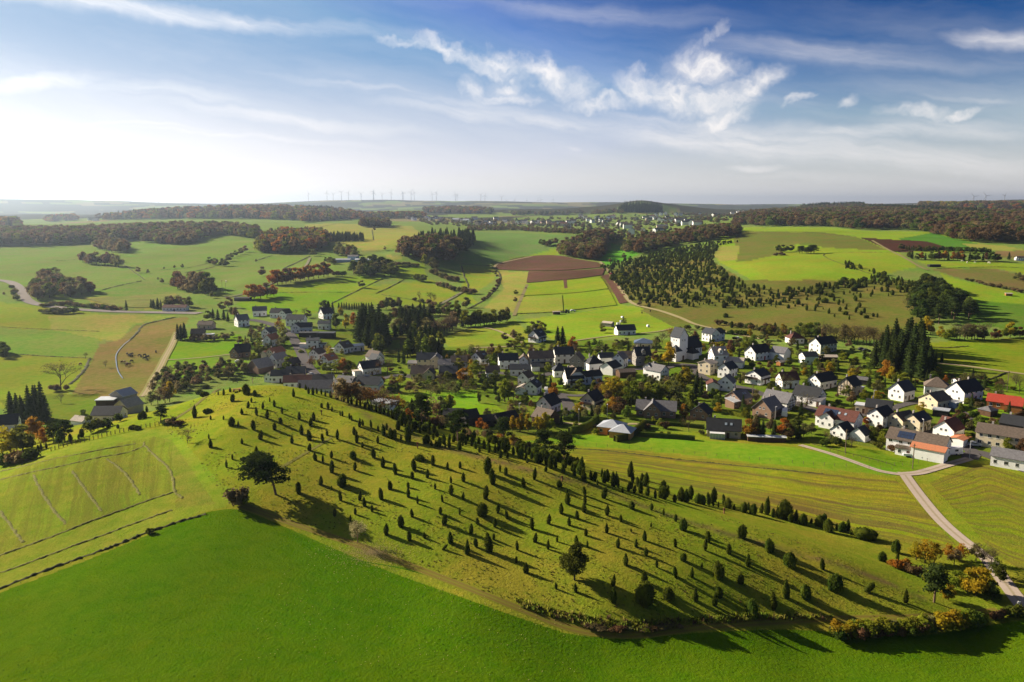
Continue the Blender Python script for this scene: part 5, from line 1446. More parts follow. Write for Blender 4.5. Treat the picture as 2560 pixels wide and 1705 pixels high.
house(860, 884, 9, 8, 62, 'white', 'brown', 'white gabled house with brown roof and skylight beside a parked van', 3.8, 40, opts='sky', landmark='the white gable beside the parked van')
house(892, 878, 8, 7, 30, 'white', 'solar', 'low white house with striped panel roof beside the tall spruces', 3.2, 16, 'gable', chimney=0, landmark='the striped panel roof')
house(794, 900, 7.5, 7, 66, 'white', 'brown', 'small white gabled house uphill of the orange-roofed one', 3.8, 36)
house(823, 915, 8, 7, 58, 'white', 'orange', 'white house with orange tiled roof and two skylights', 3.4, 40, opts='sky', landmark='the orange-roofed white house')
house(674, 846, 9, 7, 70, 'white', 'grey', 'grey-roofed house at the back of the western row', 4.2, 40)
house(680, 866, 10, 6.5, 72, 'white', 'orange', 'narrow house with orange roof in the western row', 4.6, 42, extra=(A(L=4, W=4, e=2.4, ox=1, oy=5.5, kind='flat', roof='silver', windows=False),), landmark='the orange-roofed row house')
house(690, 897, 10, 7, 60, 'beige', 'orange', 'beige farmhouse with faded orange roof in the western row', 3.8, 38, extra=(A(L=7, W=4.5, e=2.6, ox=-2, oy=5, roof='tan', windows=False),))
house(697, 920, 9, 6.5, 58, 'white', 'tan', 'white house with pale tan roof lowest in the western row', 5.0, 42, extra=(A(L=5, W=5, e=3.4, ox=-1, oy=5, kind='flat', roof='silver'),), landmark='the tan-roofed house in the western row')
house(732, 925, 7, 6, 50, 'wood', 'brown', 'brown gabled barn on the corner of the western street', 3.6, 40, chimney=0, windows=False, cat='barn', name='barn')
house(608, 893, 9, 8, 12, 'brick', 'black', 'dark brick house with steep black roof above a green paddock', 3.6, 46, extra=(A(L=7, W=6, e=3.4, ox=-3, oy=-3, rot=60),), landmark='the dark brick house')
house(652, 934, 11, 10, 56, 'brick', 'tan', 'large brick barn with pale tan roof', 3.2, 40, chimney=0, windows=False, cat='barn', name='barn', landmark='the large tan-roofed brick barn')
house(704, 956, 10, 7, 8, 'white', 'navy', 'white row house with navy roof just above the hill crest', 3.8, 36, skip=300)
house(741, 950, 10, 8, 6, 'pink', 'navy', 'pink house with navy roof behind the hill crest', 3.8, 36, skip=300)
house(680, 956, 6, 5.5, 70, 'white', 'tan', 'small white gable with pale roof peeping over the hill crest', 3.0, 40, chimney=0, skip=300)
house(748, 970, 15, 8, 8, 'white', 'maroon', 'long house with dark red-brown roof just behind the hill crest', 3.4, 34, skip=290)
house(790, 987, 16, 9, 4, 'white', 'grey', 'wide white gabled barn with grey roof partly hidden by the crest', 3.4, 36, chimney=0, skip=280, landmark='the wide grey-roofed barn')
house(810, 974, 10, 8, 3, 'white', 'black', 'white house with black roof and small antenna behind the grey barn', 4.6, 34, skip=290)
house(868, 976, 9, 8, -20, 'white', 'grey', 'white gabled house with grey roof facing the paved yard', 3.8, 36, skip=290, extra=(A(L=6, W=6, e=3.6, ox=5, oy=1, rot=60, roof='navy'),), landmark='the grey-roofed house facing the yard')
house(925, 980, 12, 9, -8, 'white', 'navy', 'large navy-roofed house above the orange hedge trees', 3.8, 36, skip=280, extra=(A(L=6, W=6, e=3.4, ox=-5, oy=-2.5, rot=90),), landmark='the large navy-roofed house')
house(962, 1022, 8, 5, -30, 'white', 'silver', 'flat-roofed white garden building at the end of the orange hedge', 2.4, 8, 'flat', chimney=0, windows=False, skip=240, cat='outbuilding', name='outbuilding')
house(924, 939, 11, 8, 32, 'white', 'navy', 'large white farmhouse with navy roof beside the bare street tree', 4.2, 40, extra=(A(L=5, W=4, e=2.6, ox=-7, oy=0, kind='flat', roof='tan', windows=False),), landmark='the large white farmhouse by the street tree')
house(938, 912, 9, 7, -38, 'white', 'brown', 'white gabled house with brown roof and dark annex behind the navy farmhouse', 4.4, 42, extra=(A(L=6, W=6, e=3.8, ox=4, oy=-3, roof='navy'),))
house(440, 779, 21, 8, 2, 'white', 'maroon', 'long white roadside farm building with brown roof', 3.2, 26, chimney=0, landmark='the long roadside building')
house(517, 824, 11, 8, -4, 'pink', 'brown', 'pink farmhouse with brown roof on the knoll', 3.4, 30, landmark='the pink farmhouse')
house(496, 843, 9, 8, 10, 'wood', 'brown', 'brown barn in front of the pink farmhouse', 2.6, 36, chimney=0, windows=False, cat='barn', name='barn')
house(523, 844, 7, 4, 0, 'blue', 'silver', 'small pale shed below the pink farmhouse', 2.0, 10, 'flat', chimney=0, windows=False, cat='shed', name='shed')
house(275, 1054, 9.5, 7.5, 3, 'white', 'navy', 'white bungalow with navy roof at the farm below the hill', 2.9, 32, chimney=0, skip=240, landmark='the white farm bungalow')
house(325, 1035, 8, 8, 62, 'beige', 'tan', 'tan brick barn with grey-brown roof beside the white bungalow', 4.0, 34, chimney=0, windows=False, skip=250, cat='barn', name='barn')
house(311, 1012, 8, 9, 66, 'stone', 'metal', 'tall grey barn with ribbed roof behind the brick barn', 4.6, 28, chimney=0, windows=False, skip=270, cat='barn', name='barn', landmark='the tall grey barn')
house(270, 1018, 8, 7, 5, 'wood', 'silver', 'open shed with silvery flat roof beside the grey barn', 3.4, 8, 'flat', chimney=0, windows=False, skip=270, cat='shed', name='shed')
house(15, 1082, 10, 7, 20, 'white', 'navy', 'white gabled house with navy roof below the dark spruces', 4.0, 42, skip=240, landmark='the white gable below the spruces')
house(205, 1060, 6, 5, -20, 'white', 'tan', 'small tan tent-like greenhouse near the farm', 1.6, 30, chimney=0, windows=False, skip=240, cat='greenhouse', name='greenhouse')
house(608, 753, 15, 7, -3, 'dark', 'black', 'low dark field barn with rounded roof beside the orange beeches', 2.2, 16, chimney=0, windows=False, cat='barn', name='barn')
house(856, 656, 22, 9, 2, 'blue', 'metal', 'long pale farm shed, left of three at the pine grove', 3.0, 16, chimney=0, windows=False, cat='shed', name='shed')
house(884, 650, 14, 9, -6, 'blue', 'grey', 'tall pale farm shed, middle of three at the pine grove', 4.4, 20, chimney=0, windows=False, cat='shed', name='shed')
house(908, 656, 20, 9, 0, 'blue', 'silver', 'long farm shed with shining roof, last of three at the pine grove', 3.0, 12, chimney=0, windows=False, cat='shed', name='shed')
house(2335, 668, 13, 4, 0, 'dark', 'black', 'low dark cattle shelter on the plateau paddock', 2.0, 10, 'flat', chimney=0, windows=False, cat='shelter', name='shelter')
house(2552, 652, 12, 6, 0, 'white', 'brown', 'pale farm building at the end of the hedge line', 3.0, 26, chimney=0)
house(2521, 740, 5, 3, -5, 'log', 'tan', 'small orange-brown field hut alone in the meadow', 1.6, 16, chimney=0, windows=False, cat='hut', name='hut')
house(1391, 786, 6, 3, 0, 'wood', 'tan', 'small dark field hut at the edge of the lime meadow', 2.0, 14, chimney=0, windows=False, cat='hut', name='hut')
house(1950, 915, 3, 3, 10, 'log', 'tan', 'tiny orange garden shed under the joined barns', 1.9, 24, chimney=0, windows=False, cat='shed', name='shed')
house(2398, 962, 6, 4, 5, 'white', 'brown', 'little white garden hut in the orchard', 1.9, 24, chimney=0, windows=False, cat='hut', name='hut')
def church():
 p = gp(1700, 901)
 root = add_obj('church', None, None, (p[0], p[1] + 3.5, p[2] + .1), (0, 0, R(38)), (.92, .92, .92))
 tag(root, 'white village church with saddle-roofed tower and steep dark nave', 'church', 'houses of the village')
 block(root, 6.4, 6.8, 13.2, R(52), 'gable', 'white', 'navy', 0, 0, R(90), windows=False)
 block(root, 13, 8.5, 6.0, R(52), 'gable', 'white', 'black', 9.4, 1.0, 0, windows=False)
 block(root, 5.5, 5.0, 4.2, R(48), 'hip', 'white', 'black', 5.5, -4.8, R(90), windows=False)
 block(root, 4.5, 4.5, 5.8, R(50), 'hip', 'white', 'navy', -4.6, -1.6, R(0), windows=False)
 tall = window_mesh(.8, 2.4)
 for x in (6.5, 9.3, 12.1, 14.6):
  add_obj('window', tall, root, (x, -3.25, 3.8), (0, 0, 0))
 for k in (-1, 1):
  add_obj('window', win(.7, .9), root, (k * .9, -3.2, 11.0), (0, 0, 0))
  add_obj('window', win(.7, .9), root, (-3.4, k * .9, 11.0), (0, 0, -math.pi / 2))
 add_box('door', DOORM, root, (0, -3.25, -.2), (1.3, .12, 2.6))
 LANDMARKS.append(('the white church', (p[0], p[1])))
 HOUSE_XY.append((p[0] + 5, p[1] + 5, 12))
church()
FAR = []
FARSPOTS = [(1066, 549), (1078, 552), (1088, 547), (1102, 551), (1140, 556), (1152, 553), (1165, 557), (1176, 560), (1186, 549), (1196, 563), (1213, 560), (1222, 566), (1232, 562), (1262, 556),
   (1285, 559), (1296, 561), (1310, 558), (1321, 563), (1334, 560), (1346, 558), (1358, 562), (1372, 559), (1385, 562), (1398, 560), (1410, 566), (1418, 572), (1421, 560), (1432, 558),
   (1452, 545), (1463, 547), (1472, 553), (1481, 557), (1492, 548), (1503, 554), (1512, 560), (1506, 567), (1520, 549), (1531, 545), (1548, 564), (1560, 567), (1569, 571), (1578, 587), (1608, 584), (1645, 584), (1655, 573), (1588, 551),
   (1612, 548), (1622, 552), (1630, 545), (1640, 549), (1650, 553), (1660, 556), (1668, 550), (1678, 556), (1688, 553), (1697, 558), (1706, 556), (1713, 562), (1721, 560), (1730, 563), (1742, 565),
   (1652, 538), (1664, 536), (1690, 539), (1702, 539), (1750, 539), (1786, 542), (1795, 541), (1831, 536), (1845, 533), (1858, 533), (1640, 540), (1020, 548), (1035, 551), (1240, 550), (2090, 531), (225, 551), (240, 552)]
for i, (px, py) in enumerate(FARSPOTS):
 big = px in (1578, 1608, 1645, 1655, 1506)
 L_ = random.uniform(15, 24) * (1.2 if big else 1); W_ = random.uniform(10, 14)
 wl = random.choice(('white', 'white', 'white', 'white', 'pink', 'beige')) if px != 1655 else 'beige'
 rf = random.choice(('navy', 'grey', 'navy', 'brown', 'grey', 'maroon')) if px > 1250 else random.choice(('navy', 'metal', 'brown', 'grey'))
 rt = random.choice((0, 10, -15, 60, 80, 35))
 p = gp(px, py)
 root = add_obj('distant_house', None, None, (p[0], p[1], p[2]), (0, 0, R(rt)))
 block(root, L_, W_, random.uniform(7, 10), R(34), 'gable', wl, rf, windows=False, chimney=0)
 tag(root, None, 'house', 'houses of the distant village')
 FAR.append((root, wl, rf, rt, (p[0], p[1])))
# ---------------------------------------------------------------- woods far away (one mass each)
C_RUST = lib_collection('rust wood', [('broad', 'rust', 0), ('broad', 'rust', 1), ('broad', 'brown', 2), ('broad', 'rust', 3), ('broad', 'grey', 1), ('broad', 'brown', 3), ('broad', 'brown', 0), ('broad', 'green', 1), ('broad', 'dark', 2)])
C_MIX = lib_collection('mixed wood', [('broad', 'orange', 2), ('broad', 'lime', 1), ('broad', 'rust', 0), ('broad', 'brown', 1), ('spruce', 'needle', 0), ('broad', 'grey', 3), ('spruce', 'needle', 2), ('broad', 'rust', 2)])
C_FIR = lib_collection('fir wood', [('spruce', 'needle', 0), ('spruce', 'needle', 1), ('spruce', 'needle', 2), ('spruce', 'needle', 3)])
C_GOLD = lib_collection('golden wood', [('broad', 'yellow', 0), ('broad', 'lime', 1), ('broad', 'brown', 2)])
C_GREY = lib_collection('grey wood', [('broad', 'grey', 0), ('broad', 'brown', 1), ('bare', 'grey', 2), ('broad', 'dark', 3), ('broad', 'rust', 1)])
C_SCRUB = lib_collection('scrub', [('bush', 'grey', 0), ('bush', 'brown', 1), ('bush', 'dark', 2), ('bush', 'rust', 3)])
C_JUN = lib_collection('juniper scrub', [('juniper', None, i) for i in range(7)])
def wd(name, label, poly, spacing, h, coll, wide=1.0, hvar=.2, maxn=9000):
 pts = scatter_poly(poly, spacing, maxn=maxn)
 if len(pts) > 3:
  wood(name, pts, h, coll, label, wide, hvar)
wd('woodland', 'long rust brown beech wood behind the pale meadows', [(-100, 618), (120, 614), (240, 609), (338, 601), (345, 597), (505, 596), (560, 588), (640, 598), (650, 588), (600, 576), (480, 574), (380, 578), (200, 582), (0, 588), (-100, 592)], 13, 20, C_RUST, 1.0)
wd('woodland', 'rounded spur of the beech wood reaching into the meadow', [(345, 600), (360, 607), (440, 614), (500, 606), (505, 594), (350, 592)], 10, 17, C_RUST, 1.0)
wd('woodland', 'dark fir and beech wood on the left slope', [(640, 632), (700, 636), (760, 634), (815, 620), (822, 604), (790, 590), (700, 590), (660, 602)], 10, 18, C_MIX, .95)
wd('woodland', 'dark fir fringe in front of the left slope wood', [(640, 630), (690, 634), (740, 633), (730, 620), (660, 616)], 8, 13, C_FIR, 1.1)
wd('woodland', 'pointed spur of dark firs running into the yellow meadow', [(824, 606), (912, 605), (908, 599), (870, 597), (828, 596)], 8, 12, C_FIR, 1.1)
wd('woodland', 'rust wood with dark firs in the middle of the valley', [(985, 640), (1010, 648), (1050, 652), (1100, 656), (1142, 658), (1150, 636), (1140, 622), (1060, 616), (1010, 622)], 9.5, 17, C_RUST, 1.0)
wd('woodland', 'dark fir block on top of the middle wood', [(1030, 618), (1140, 624), (1160, 640), (1182, 612), (1188, 600), (1150, 596), (1080, 596), (1045, 604)], 8.5, 16, C_FIR, 1.15)
wd('woodland', 'rust brown beech wood above the ploughed field', [(1398, 634), (1410, 642), (1450, 648), (1490, 653), (1500, 650), (1512, 620), (1540, 597), (1500, 592), (1440, 606), (1410, 620)], 9, 16, C_RUST, 1.0, .15)
wd('woodland', 'small round wood on the skyline meadow', [(897, 569), (975, 569), (970, 563), (905, 562)], 12, 20, C_RUST)
wd('forest', 'long forested ridge with a fir skyline', [(240, 551), (300, 550), (480, 548), (640, 548), (760, 552), (905, 545), (850, 534), (700, 526), (520, 524), (430, 530), (350, 540), (280, 547)], 24, 26, C_MIX, 1.3, .25)
wd('forest', 'fir trees along the top of the forested ridge', [(430, 531), (520, 523), (600, 520), (700, 523), (830, 532), (830, 529), (700, 520), (600, 517), (520, 519), (430, 528)], 20, 24, C_FIR, 1.6)
wd('woodland', 'wooded band beside the distant village', [(760, 556), (900, 548), (1060, 546), (1060, 540), (900, 541), (740, 548)], 20, 22, C_MIX, 1.2)
wd('forest', 'wide rust coloured forest beyond the plateau', [(1830, 562), (1920, 567), (2080, 567), (2140, 576), (2200, 574), (2280, 575), (2350, 592), (2400, 606), (2600, 609), (2800, 600), (2800, 552), (2450, 535), (2350, 528), (2200, 520), (2120, 517), (2000, 524), (1900, 532), (1850, 545)], 17, 19, C_RUST, 1.15, .25, 14000)
wd('forest', 'dark fir belt across the rust forest', [(2120, 526), (2250, 532), (2460, 550), (2450, 544), (2330, 532), (2200, 522)], 16, 22, C_FIR, 1.5)
wd('forest', 'fir skyline of the rust forest', [(2010, 524), (2160, 519), (2165, 516), (2060, 517), (2000, 521)], 18, 22, C_FIR, 1.6)
wd('woodland', 'row of golden poplars on the right skyline', [(2300, 519), (2450, 520), (2450, 517), (2300, 516)], 24, 26, C_GOLD, 1.2)
wd('forest', 'dark forest on the right skyline', [(2400, 523), (2800, 530), (2800, 518), (2500, 513), (2420, 516)], 26, 28, C_MIX, 1.5)
wd('woodland', 'rust brown trees along the crest of the juniper ridge', [(1560, 634), (1600, 636), (1640, 626), (1700, 613), (1780, 602), (1845, 592), (1850, 578), (1800, 575), (1740, 584), (1660, 600), (1610, 604), (1570, 614)], 11, 16, C_RUST, 1.0)
wd('forest', 'wooded knob on the skyline behind the far village', [(1546, 532), (1600, 533), (1658, 531), (1645, 522), (1600, 515), (1560, 520)], 16, 34, C_FIR, 1.0, .15)
wd('woodland', 'trees between the houses of the distant village', [(1050, 562), (1200, 572), (1290, 572), (1410, 576), (1450, 590), (1560, 596), (1700, 580), (1790, 560), (1880, 545), (1800, 536), (1640, 536), (1450, 545), (1280, 552), (1050, 545)], 42, 10, C_GREY, 1.3, .35, 1500)
wd('woodland', 'dark tree belt in front of the distant village', [(1170, 578), (1290, 577), (1450, 588), (1450, 582), (1290, 571), (1170, 570)], 15, 9, C_GREY, 1.3)
wd('woodland', 'tree line behind the distant village', [(1280, 540), (1560, 534), (1560, 532), (1280, 537)], 24, 20, C_GREY, 1.2)
wd('woodland', 'far wooded low hill left of the golden poplars', [(1060, 533), (1230, 536), (1230, 528), (1130, 523), (1060, 526)], 26, 24, C_MIX, 1.5)
wd('scrub', 'brushwood between the rust ridge and the far village', [(1500, 600), (1560, 604), (1600, 606), (1640, 598), (1600, 592), (1520, 594)], 14, 9, C_GREY, 1.2)
wd('forest', 'dark grey wood on the left horizon slope', [(0, 570), (50, 570), (52, 562), (0, 560), (-100, 564)], 24, 24, C_MIX, 1.4)
wd('forest', 'bluish wood in front of the left horizon', [(110, 556), (190, 552), (190, 545), (120, 549)], 26, 24, C_MIX, 1.4)
# ---------------------------------------------------------------- groves, hedgerow trees, garden trees: each a tree of its own
def grove(poly, spacing, h, kinds, group, wide=1.0, hvar=.22, jitter=.35, skip=0.0):
 for p in scatter_poly(poly, spacing, jitter, skip):
  k, c = random.choice(kinds)
  plant(tuple(p), h * random.uniform(1 - hvar, 1 + hvar), k, c, group, wide)
def row(line, n_, h, kinds, group, wide=1.0, hvar=.22, wob=3.0, skip=0.0):
 pts = smooth_line(line, 3.0)
 for i in range(n_):
  q = pts[int((i + .5) / n_ * (len(pts) - 1))]
  g = gp(q[0] + random.uniform(-wob, wob), q[1] + random.uniform(-wob, wob) * .4, skip)
  k, c = random.choice(kinds)
  plant(tuple(g), h * random.uniform(1 - hvar, 1 + hvar), k, c, group, wide)
G1 = 'trees of the meadow groves'
RUSTY = [('broad', 'rust'), ('broad', 'rust'), ('broad', 'brown'), ('broad', 'grey')]
grove([(238, 622), (300, 634), (318, 630), (312, 618), (250, 612)], 11, 15, [('broad', 'grey'), ('broad', 'rust'), ('broad', 'brown')], G1, 1.2)
row([(205, 655), (225, 660), (250, 662), (270, 664), (300, 670)], 9, 15, RUSTY, G1, 1.25)
row([(262, 648), (285, 652), (300, 655)], 3, 11, RUSTY, G1, 1.2)
grove([(72, 745), (90, 752), (140, 748), (235, 738), (232, 726), (150, 722), (146, 700), (112, 690), (100, 718), (76, 735)], 10.5, 12, [('broad', 'rust'), ('broad', 'grey'), ('broad', 'dark'), ('broad', 'brown'), ('broad', 'grey')], G1, 1.25)
grove([(432, 714), (460, 733), (530, 738), (536, 728), (500, 716), (450, 712)], 9.5, 14, [('broad', 'rust'), ('broad', 'dark'), ('spruce', 'needle'), ('broad', 'brown')], G1, 1.2)
row([(524, 660), (545, 664), (565, 666), (572, 650), (585, 642), (600, 636), (618, 628)], 9, 9, [('broad', 'grey'), ('broad', 'dark'), ('broad', 'brown')], G1, 1.3)
for q in [(345, 682, 7), (370, 684, 5), (395, 700, 3), (405, 708, 5), (456, 670, 5), (436, 671, 4), (410, 673, 3), (640, 655, 4), (655, 690, 10), (10, 738, 3)]:
 plant_px(q[0], q[1], q[2], 'broad', random.choice(('grey', 'brown', 'dark')), G1, 1.2)
plant_px(783, 640, 9, 'broad', 'grey', G1, 1.5); plant_px(795, 628, 9, 'broad', 'brown', G1, 1.1)
grove([(830, 640), (885, 644), (888, 634), (845, 630)], 11, 13, [('broad', 'grey'), ('broad', 'rust'), ('broad', 'lime')], G1, 1.2)
row([(615, 746), (640, 750), (672, 742), (690, 742)], 5, 13, [('broad', 'orange'), ('broad', 'rust')], 'orange beech row', 1.15)
row([(680, 712), (710, 710), (740, 704), (770, 699), (800, 694), (826, 690)], 13, 14, [('broad', 'orange'), ('broad', 'rust'), ('broad', 'orange')], 'orange beech row', 1.1, .15)
row([(835, 690), (862, 690)], 3, 6, [('bush', 'rust'), ('bush', 'dark')], 'orange beech row', 1.1)
grove([(875, 688), (900, 693), (985, 690), (992, 670), (960, 660), (900, 664)], 10, 12, [('pine', 'pine'), ('broad', 'dark'), ('pine', 'pine'), ('broad', 'grey')], 'trees of the pine grove', 1.25)
row([(812, 656), (830, 660), (845, 662)], 4, 8, [('broad', 'grey'), ('broad', 'dark')], 'trees of the pine grove', 1.2)
plant_px(904, 719, 7, 'broad', 'grey', G1, 1.5)
plant_px(962, 626, 6, 'broad', 'brown', G1, 1.0); plant_px(936, 577, 9, 'broad', 'brown', G1, 1.1)
S1 = 'shrubs and trees along the valley streams'
GR = [('broad', 'grey'), ('bush', 'brown'), ('broad', 'brown'), ('bush', 'grey')]
row([(1060, 662), (1075, 668), (1090, 674)], 5, 12, [('broad', 'grey'), ('broad', 'rust'), ('broad', 'lime')], S1, 1.1)
row([(1080, 685), (1105, 695), (1130, 702), (1150, 706)], 10, 6, GR, S1, 1.3)
row([(1038, 700), (1055, 705), (1065, 702)], 4, 7, [('broad', 'dark'), ('broad', 'grey')], S1, 1.4)
row([(1095, 715), (1120, 722), (1150, 730), (1170, 735), (1190, 735)], 12, 6, GR, S1, 1.3)
row([(990, 664), (1020, 664), (1050, 666)], 8, 4.5, [('bush', 'brown'), ('bush', 'grey')], S1, 1.3)
row([(1232, 680), (1240, 690), (1245, 700), (1238, 720), (1220, 740), (1200, 755)], 14, 3.2, [('bush', 'brown'), ('bush', 'rust')], S1, 1.1)
row([(1350, 610), (1368, 615), (1390, 610)], 7, 9, [('broad', 'grey'), ('broad', 'dark'), ('broad', 'brown')], G1, 1.3)
plant_px(1076, 760, 11, 'bare', 'lime', S1, .8); plant_px(1050, 755, 11, 'bare', 'brown', S1, .5); plant_px(1085, 760, 10, 'bare', 'lime', S1, .6)
row([(1030, 752), (1060, 758), (1095, 765), (1130, 765)], 6, 4, GR, S1, 1.2)
plant_px(1165, 770, 9, 'broad', 'grey', S1, 1.2); plant_px(1143, 775, 8, 'broad', 'lime', S1, 1.1)
for q in [(1290, 737, 4.5), (1288, 755, 4), (1315, 722, 2), (1598, 765, 5), (1560, 646, 7), (1575, 652, 6), (1525, 655, 5), (1660, 640, 5)]:
 plant_px(q[0], q[1], q[2], 'broad', random.choice(('grey', 'brown', 'dark')), 'lone field shrubs', 1.3)
row([(845, 772), (880, 774), (932, 772)], 14, 5.5, [('spruce', 'needle')], 'clipped conifer row', 1.2, .08, 1)
row([(805, 782), (820, 780), (834, 786)], 5, 8, [('spruce', 'needle'), ('broad', 'dark')], 'clipped conifer row', 1.1)
row([(950, 775), (975, 772), (1000, 770)], 5, 9, [('broad', 'orange'), ('broad', 'rust'), ('broad', 'grey')], 'garden trees of the western village', 1.1)
for q in [(700, 826, 9, 'open', 'orange', 1.0), (706, 842, 9, 'open', 'lime', 1.0), (712, 862, 9, 'broad', 'grey', 1.0), (700, 870, 7, 'open', 'grey', 1.0), (651, 889, 8, 'broad', 'green', 1.2), (668, 880, 5, 'broad', 'grey', 1.2),
   (840, 821, 11, 'poplar', 'lime', 1.3), (864, 821, 11, 'poplar', 'yellow', 1.2), (885, 819, 11, 'open', 'orange', .9), (852, 790, 7, 'broad', 'yellow', 1), (621, 865, 5, 'spruce', 'needle', 1), (740, 790, 5, 'bare', 'brown', 1),
   (762, 790, 7, 'bare', 'grey', 1), (770, 795, 6, 'broad', 'grey', 1.2), (790, 895, 5, 'open', 'rust', 1), (780, 918, 6, 'open', 'rust', 1.1), (720, 925, 7, 'broad', 'lime', 1.1), (738, 920, 4, 'broad', 'orange', 1.1), (812, 931, 5, 'broad', 'lime', 1.2),
   (825, 932, 5, 'broad', 'green', 1.2), (842, 934, 7, 'open', 'lime', 1.1), (858, 933, 8, 'open', 'orange', 1.0), (872, 934, 7, 'broad', 'green', 1.1), (884, 936, 5, 'broad', 'lime', 1.2), (940, 952, 6, 'bare', 'grey', 1.2), (969, 938, 9, 'bare', 'rust', 1.1), (955, 962, 4, 'broad', 'orange', 1.2), (985, 965, 4, 'broad', 'rust', 1.2),
   (580, 790, 7, 'broad', 'grey', 1.1), (590, 795, 8, 'broad', 'rust', 1.0), (600, 860, 5, 'broad', 'grey', 1.2), (628, 845, 6, 'open', 'brown', 1.2), (640, 850, 6, 'open', 'grey', 1.2), (650, 835, 5, 'open', 'brown', 1.2), (635, 905, 5, 'broad', 'green', 1.2), (615, 930, 5, 'open', 'grey', 1.3),
   (572, 770, 9, 'broad', 'rust', 1.1), (555, 776, 7, 'broad', 'grey', 1.2), (560, 800, 8, 'spruce', 'needle', 1.3), (545, 800, 8, 'spruce', 'needle', 1.2), (533, 798, 8, 'spruce', 'needle', 1.2), (570, 805, 7, 'spruce', 'needle', 1.3), (520, 800, 7, 'broad', 'dark', 1.2), (530, 745, 6, 'broad', 'grey', 1)]:
 plant_px(q[0], q[1], q[2], q[3], q[4], 'garden trees of the western village', q[5])
row([(444, 850), (452, 851), (462, 848), (470, 847)], 5, 10, [('spruce', 'needle')], 'spruces at the pink farmhouse', 1.0)
row([(480, 850), (500, 852), (540, 850), (562, 848), (585, 842)], 9, 4, [('broad', 'grey'), ('broad', 'dark'), ('bush', 'brown')], 'garden trees of the western village', 1.2)
row([(378, 770), (390, 772), (405, 772)], 6, 8, [('spruce', 'needle')], 'small firs by the roadside building', 1.1)
row([(415, 770), (440, 764), (478, 770)], 6, 8, [('broad', 'grey'), ('broad', 'rust'), ('broad', 'brown')], 'small firs by the roadside building', 1.2)
row([(318, 778), (317, 775)], 1, 8, [('spruce', 'needle')], 'small firs by the roadside building', 1)
row([(110, 768), (150, 764), (200, 766), (250, 772), (305, 776)], 20, 4, [('bush', 'dark'), ('bush', 'grey'), ('bush', 'brown')], 'roadside shrubs', 1.5)
row([(105, 782), (140, 784), (185, 783)], 9, 4.5, [('bush', 'grey'), ('bush', 'dark')], 'roadside shrubs', 1.6)
row([(34, 722), (38, 740), (45, 752)], 6, 4, [('bush', 'grey'), ('bush', 'dark')], 'roadside shrubs', 1.3)
grove([(896, 862), (930, 874), (962, 868), (968, 850), (945, 835), (900, 840)], 5.6, 19, [('spruce', 'needle')], 'tall dark village spruces', 1.3)
grove([(968, 845), (1000, 852), (1050, 850), (1090, 836), (1080, 815), (980, 815)], 8, 9, [('broad', 'dark'), ('spruce', 'needle'), ('broad', 'grey')], 'tall dark village spruces', 1.3)
grove([(930, 884), (960, 890), (968, 880), (950, 872)], 7, 9, [('broad', 'dark'), ('broad', 'green')], 'tall dark village spruces', 1.0)
grove([(992, 826), (1040, 836), (1082, 830), (1075, 812), (1000, 808)], 7, 14, [('spruce', 'needle')], 'tall dark village spruces', 1.3)
row([(1085, 832), (1105, 836), (1125, 830), (1140, 824)], 6, 11, [('bare', 'brown'), ('broad', 'brown')], 'tall dark village spruces', 1.1)
row([(1155, 818), (1185, 816), (1215, 812), (1245, 808), (1275, 802)], 16, 10, [('broad', 'dark'), ('spruce', 'needle'), ('poplar', 'grey'), ('broad', 'lime')], 'dark tree belt under the lime fields', 1.1)
row([(960, 820), (985, 800), (1010, 795), (1060, 790), (1110, 790), (1150, 796)], 14, 8, [('broad', 'grey'), ('broad', 'dark'), ('broad', 'brown'), ('broad', 'rust')], 'dark tree belt under the lime fields', 1.2)
grove([(1016, 896), (1060, 902), (1098, 894), (1100, 878), (1060, 872), (1020, 880)], 5.6, 13, [('spruce', 'needle'), ('spruce', 'needle'), ('poplar', 'green'), ('spruce', 'needle')], 'conifer clump behind the cream farmhouse', 1.25)
VG = 'garden trees of the village centre'
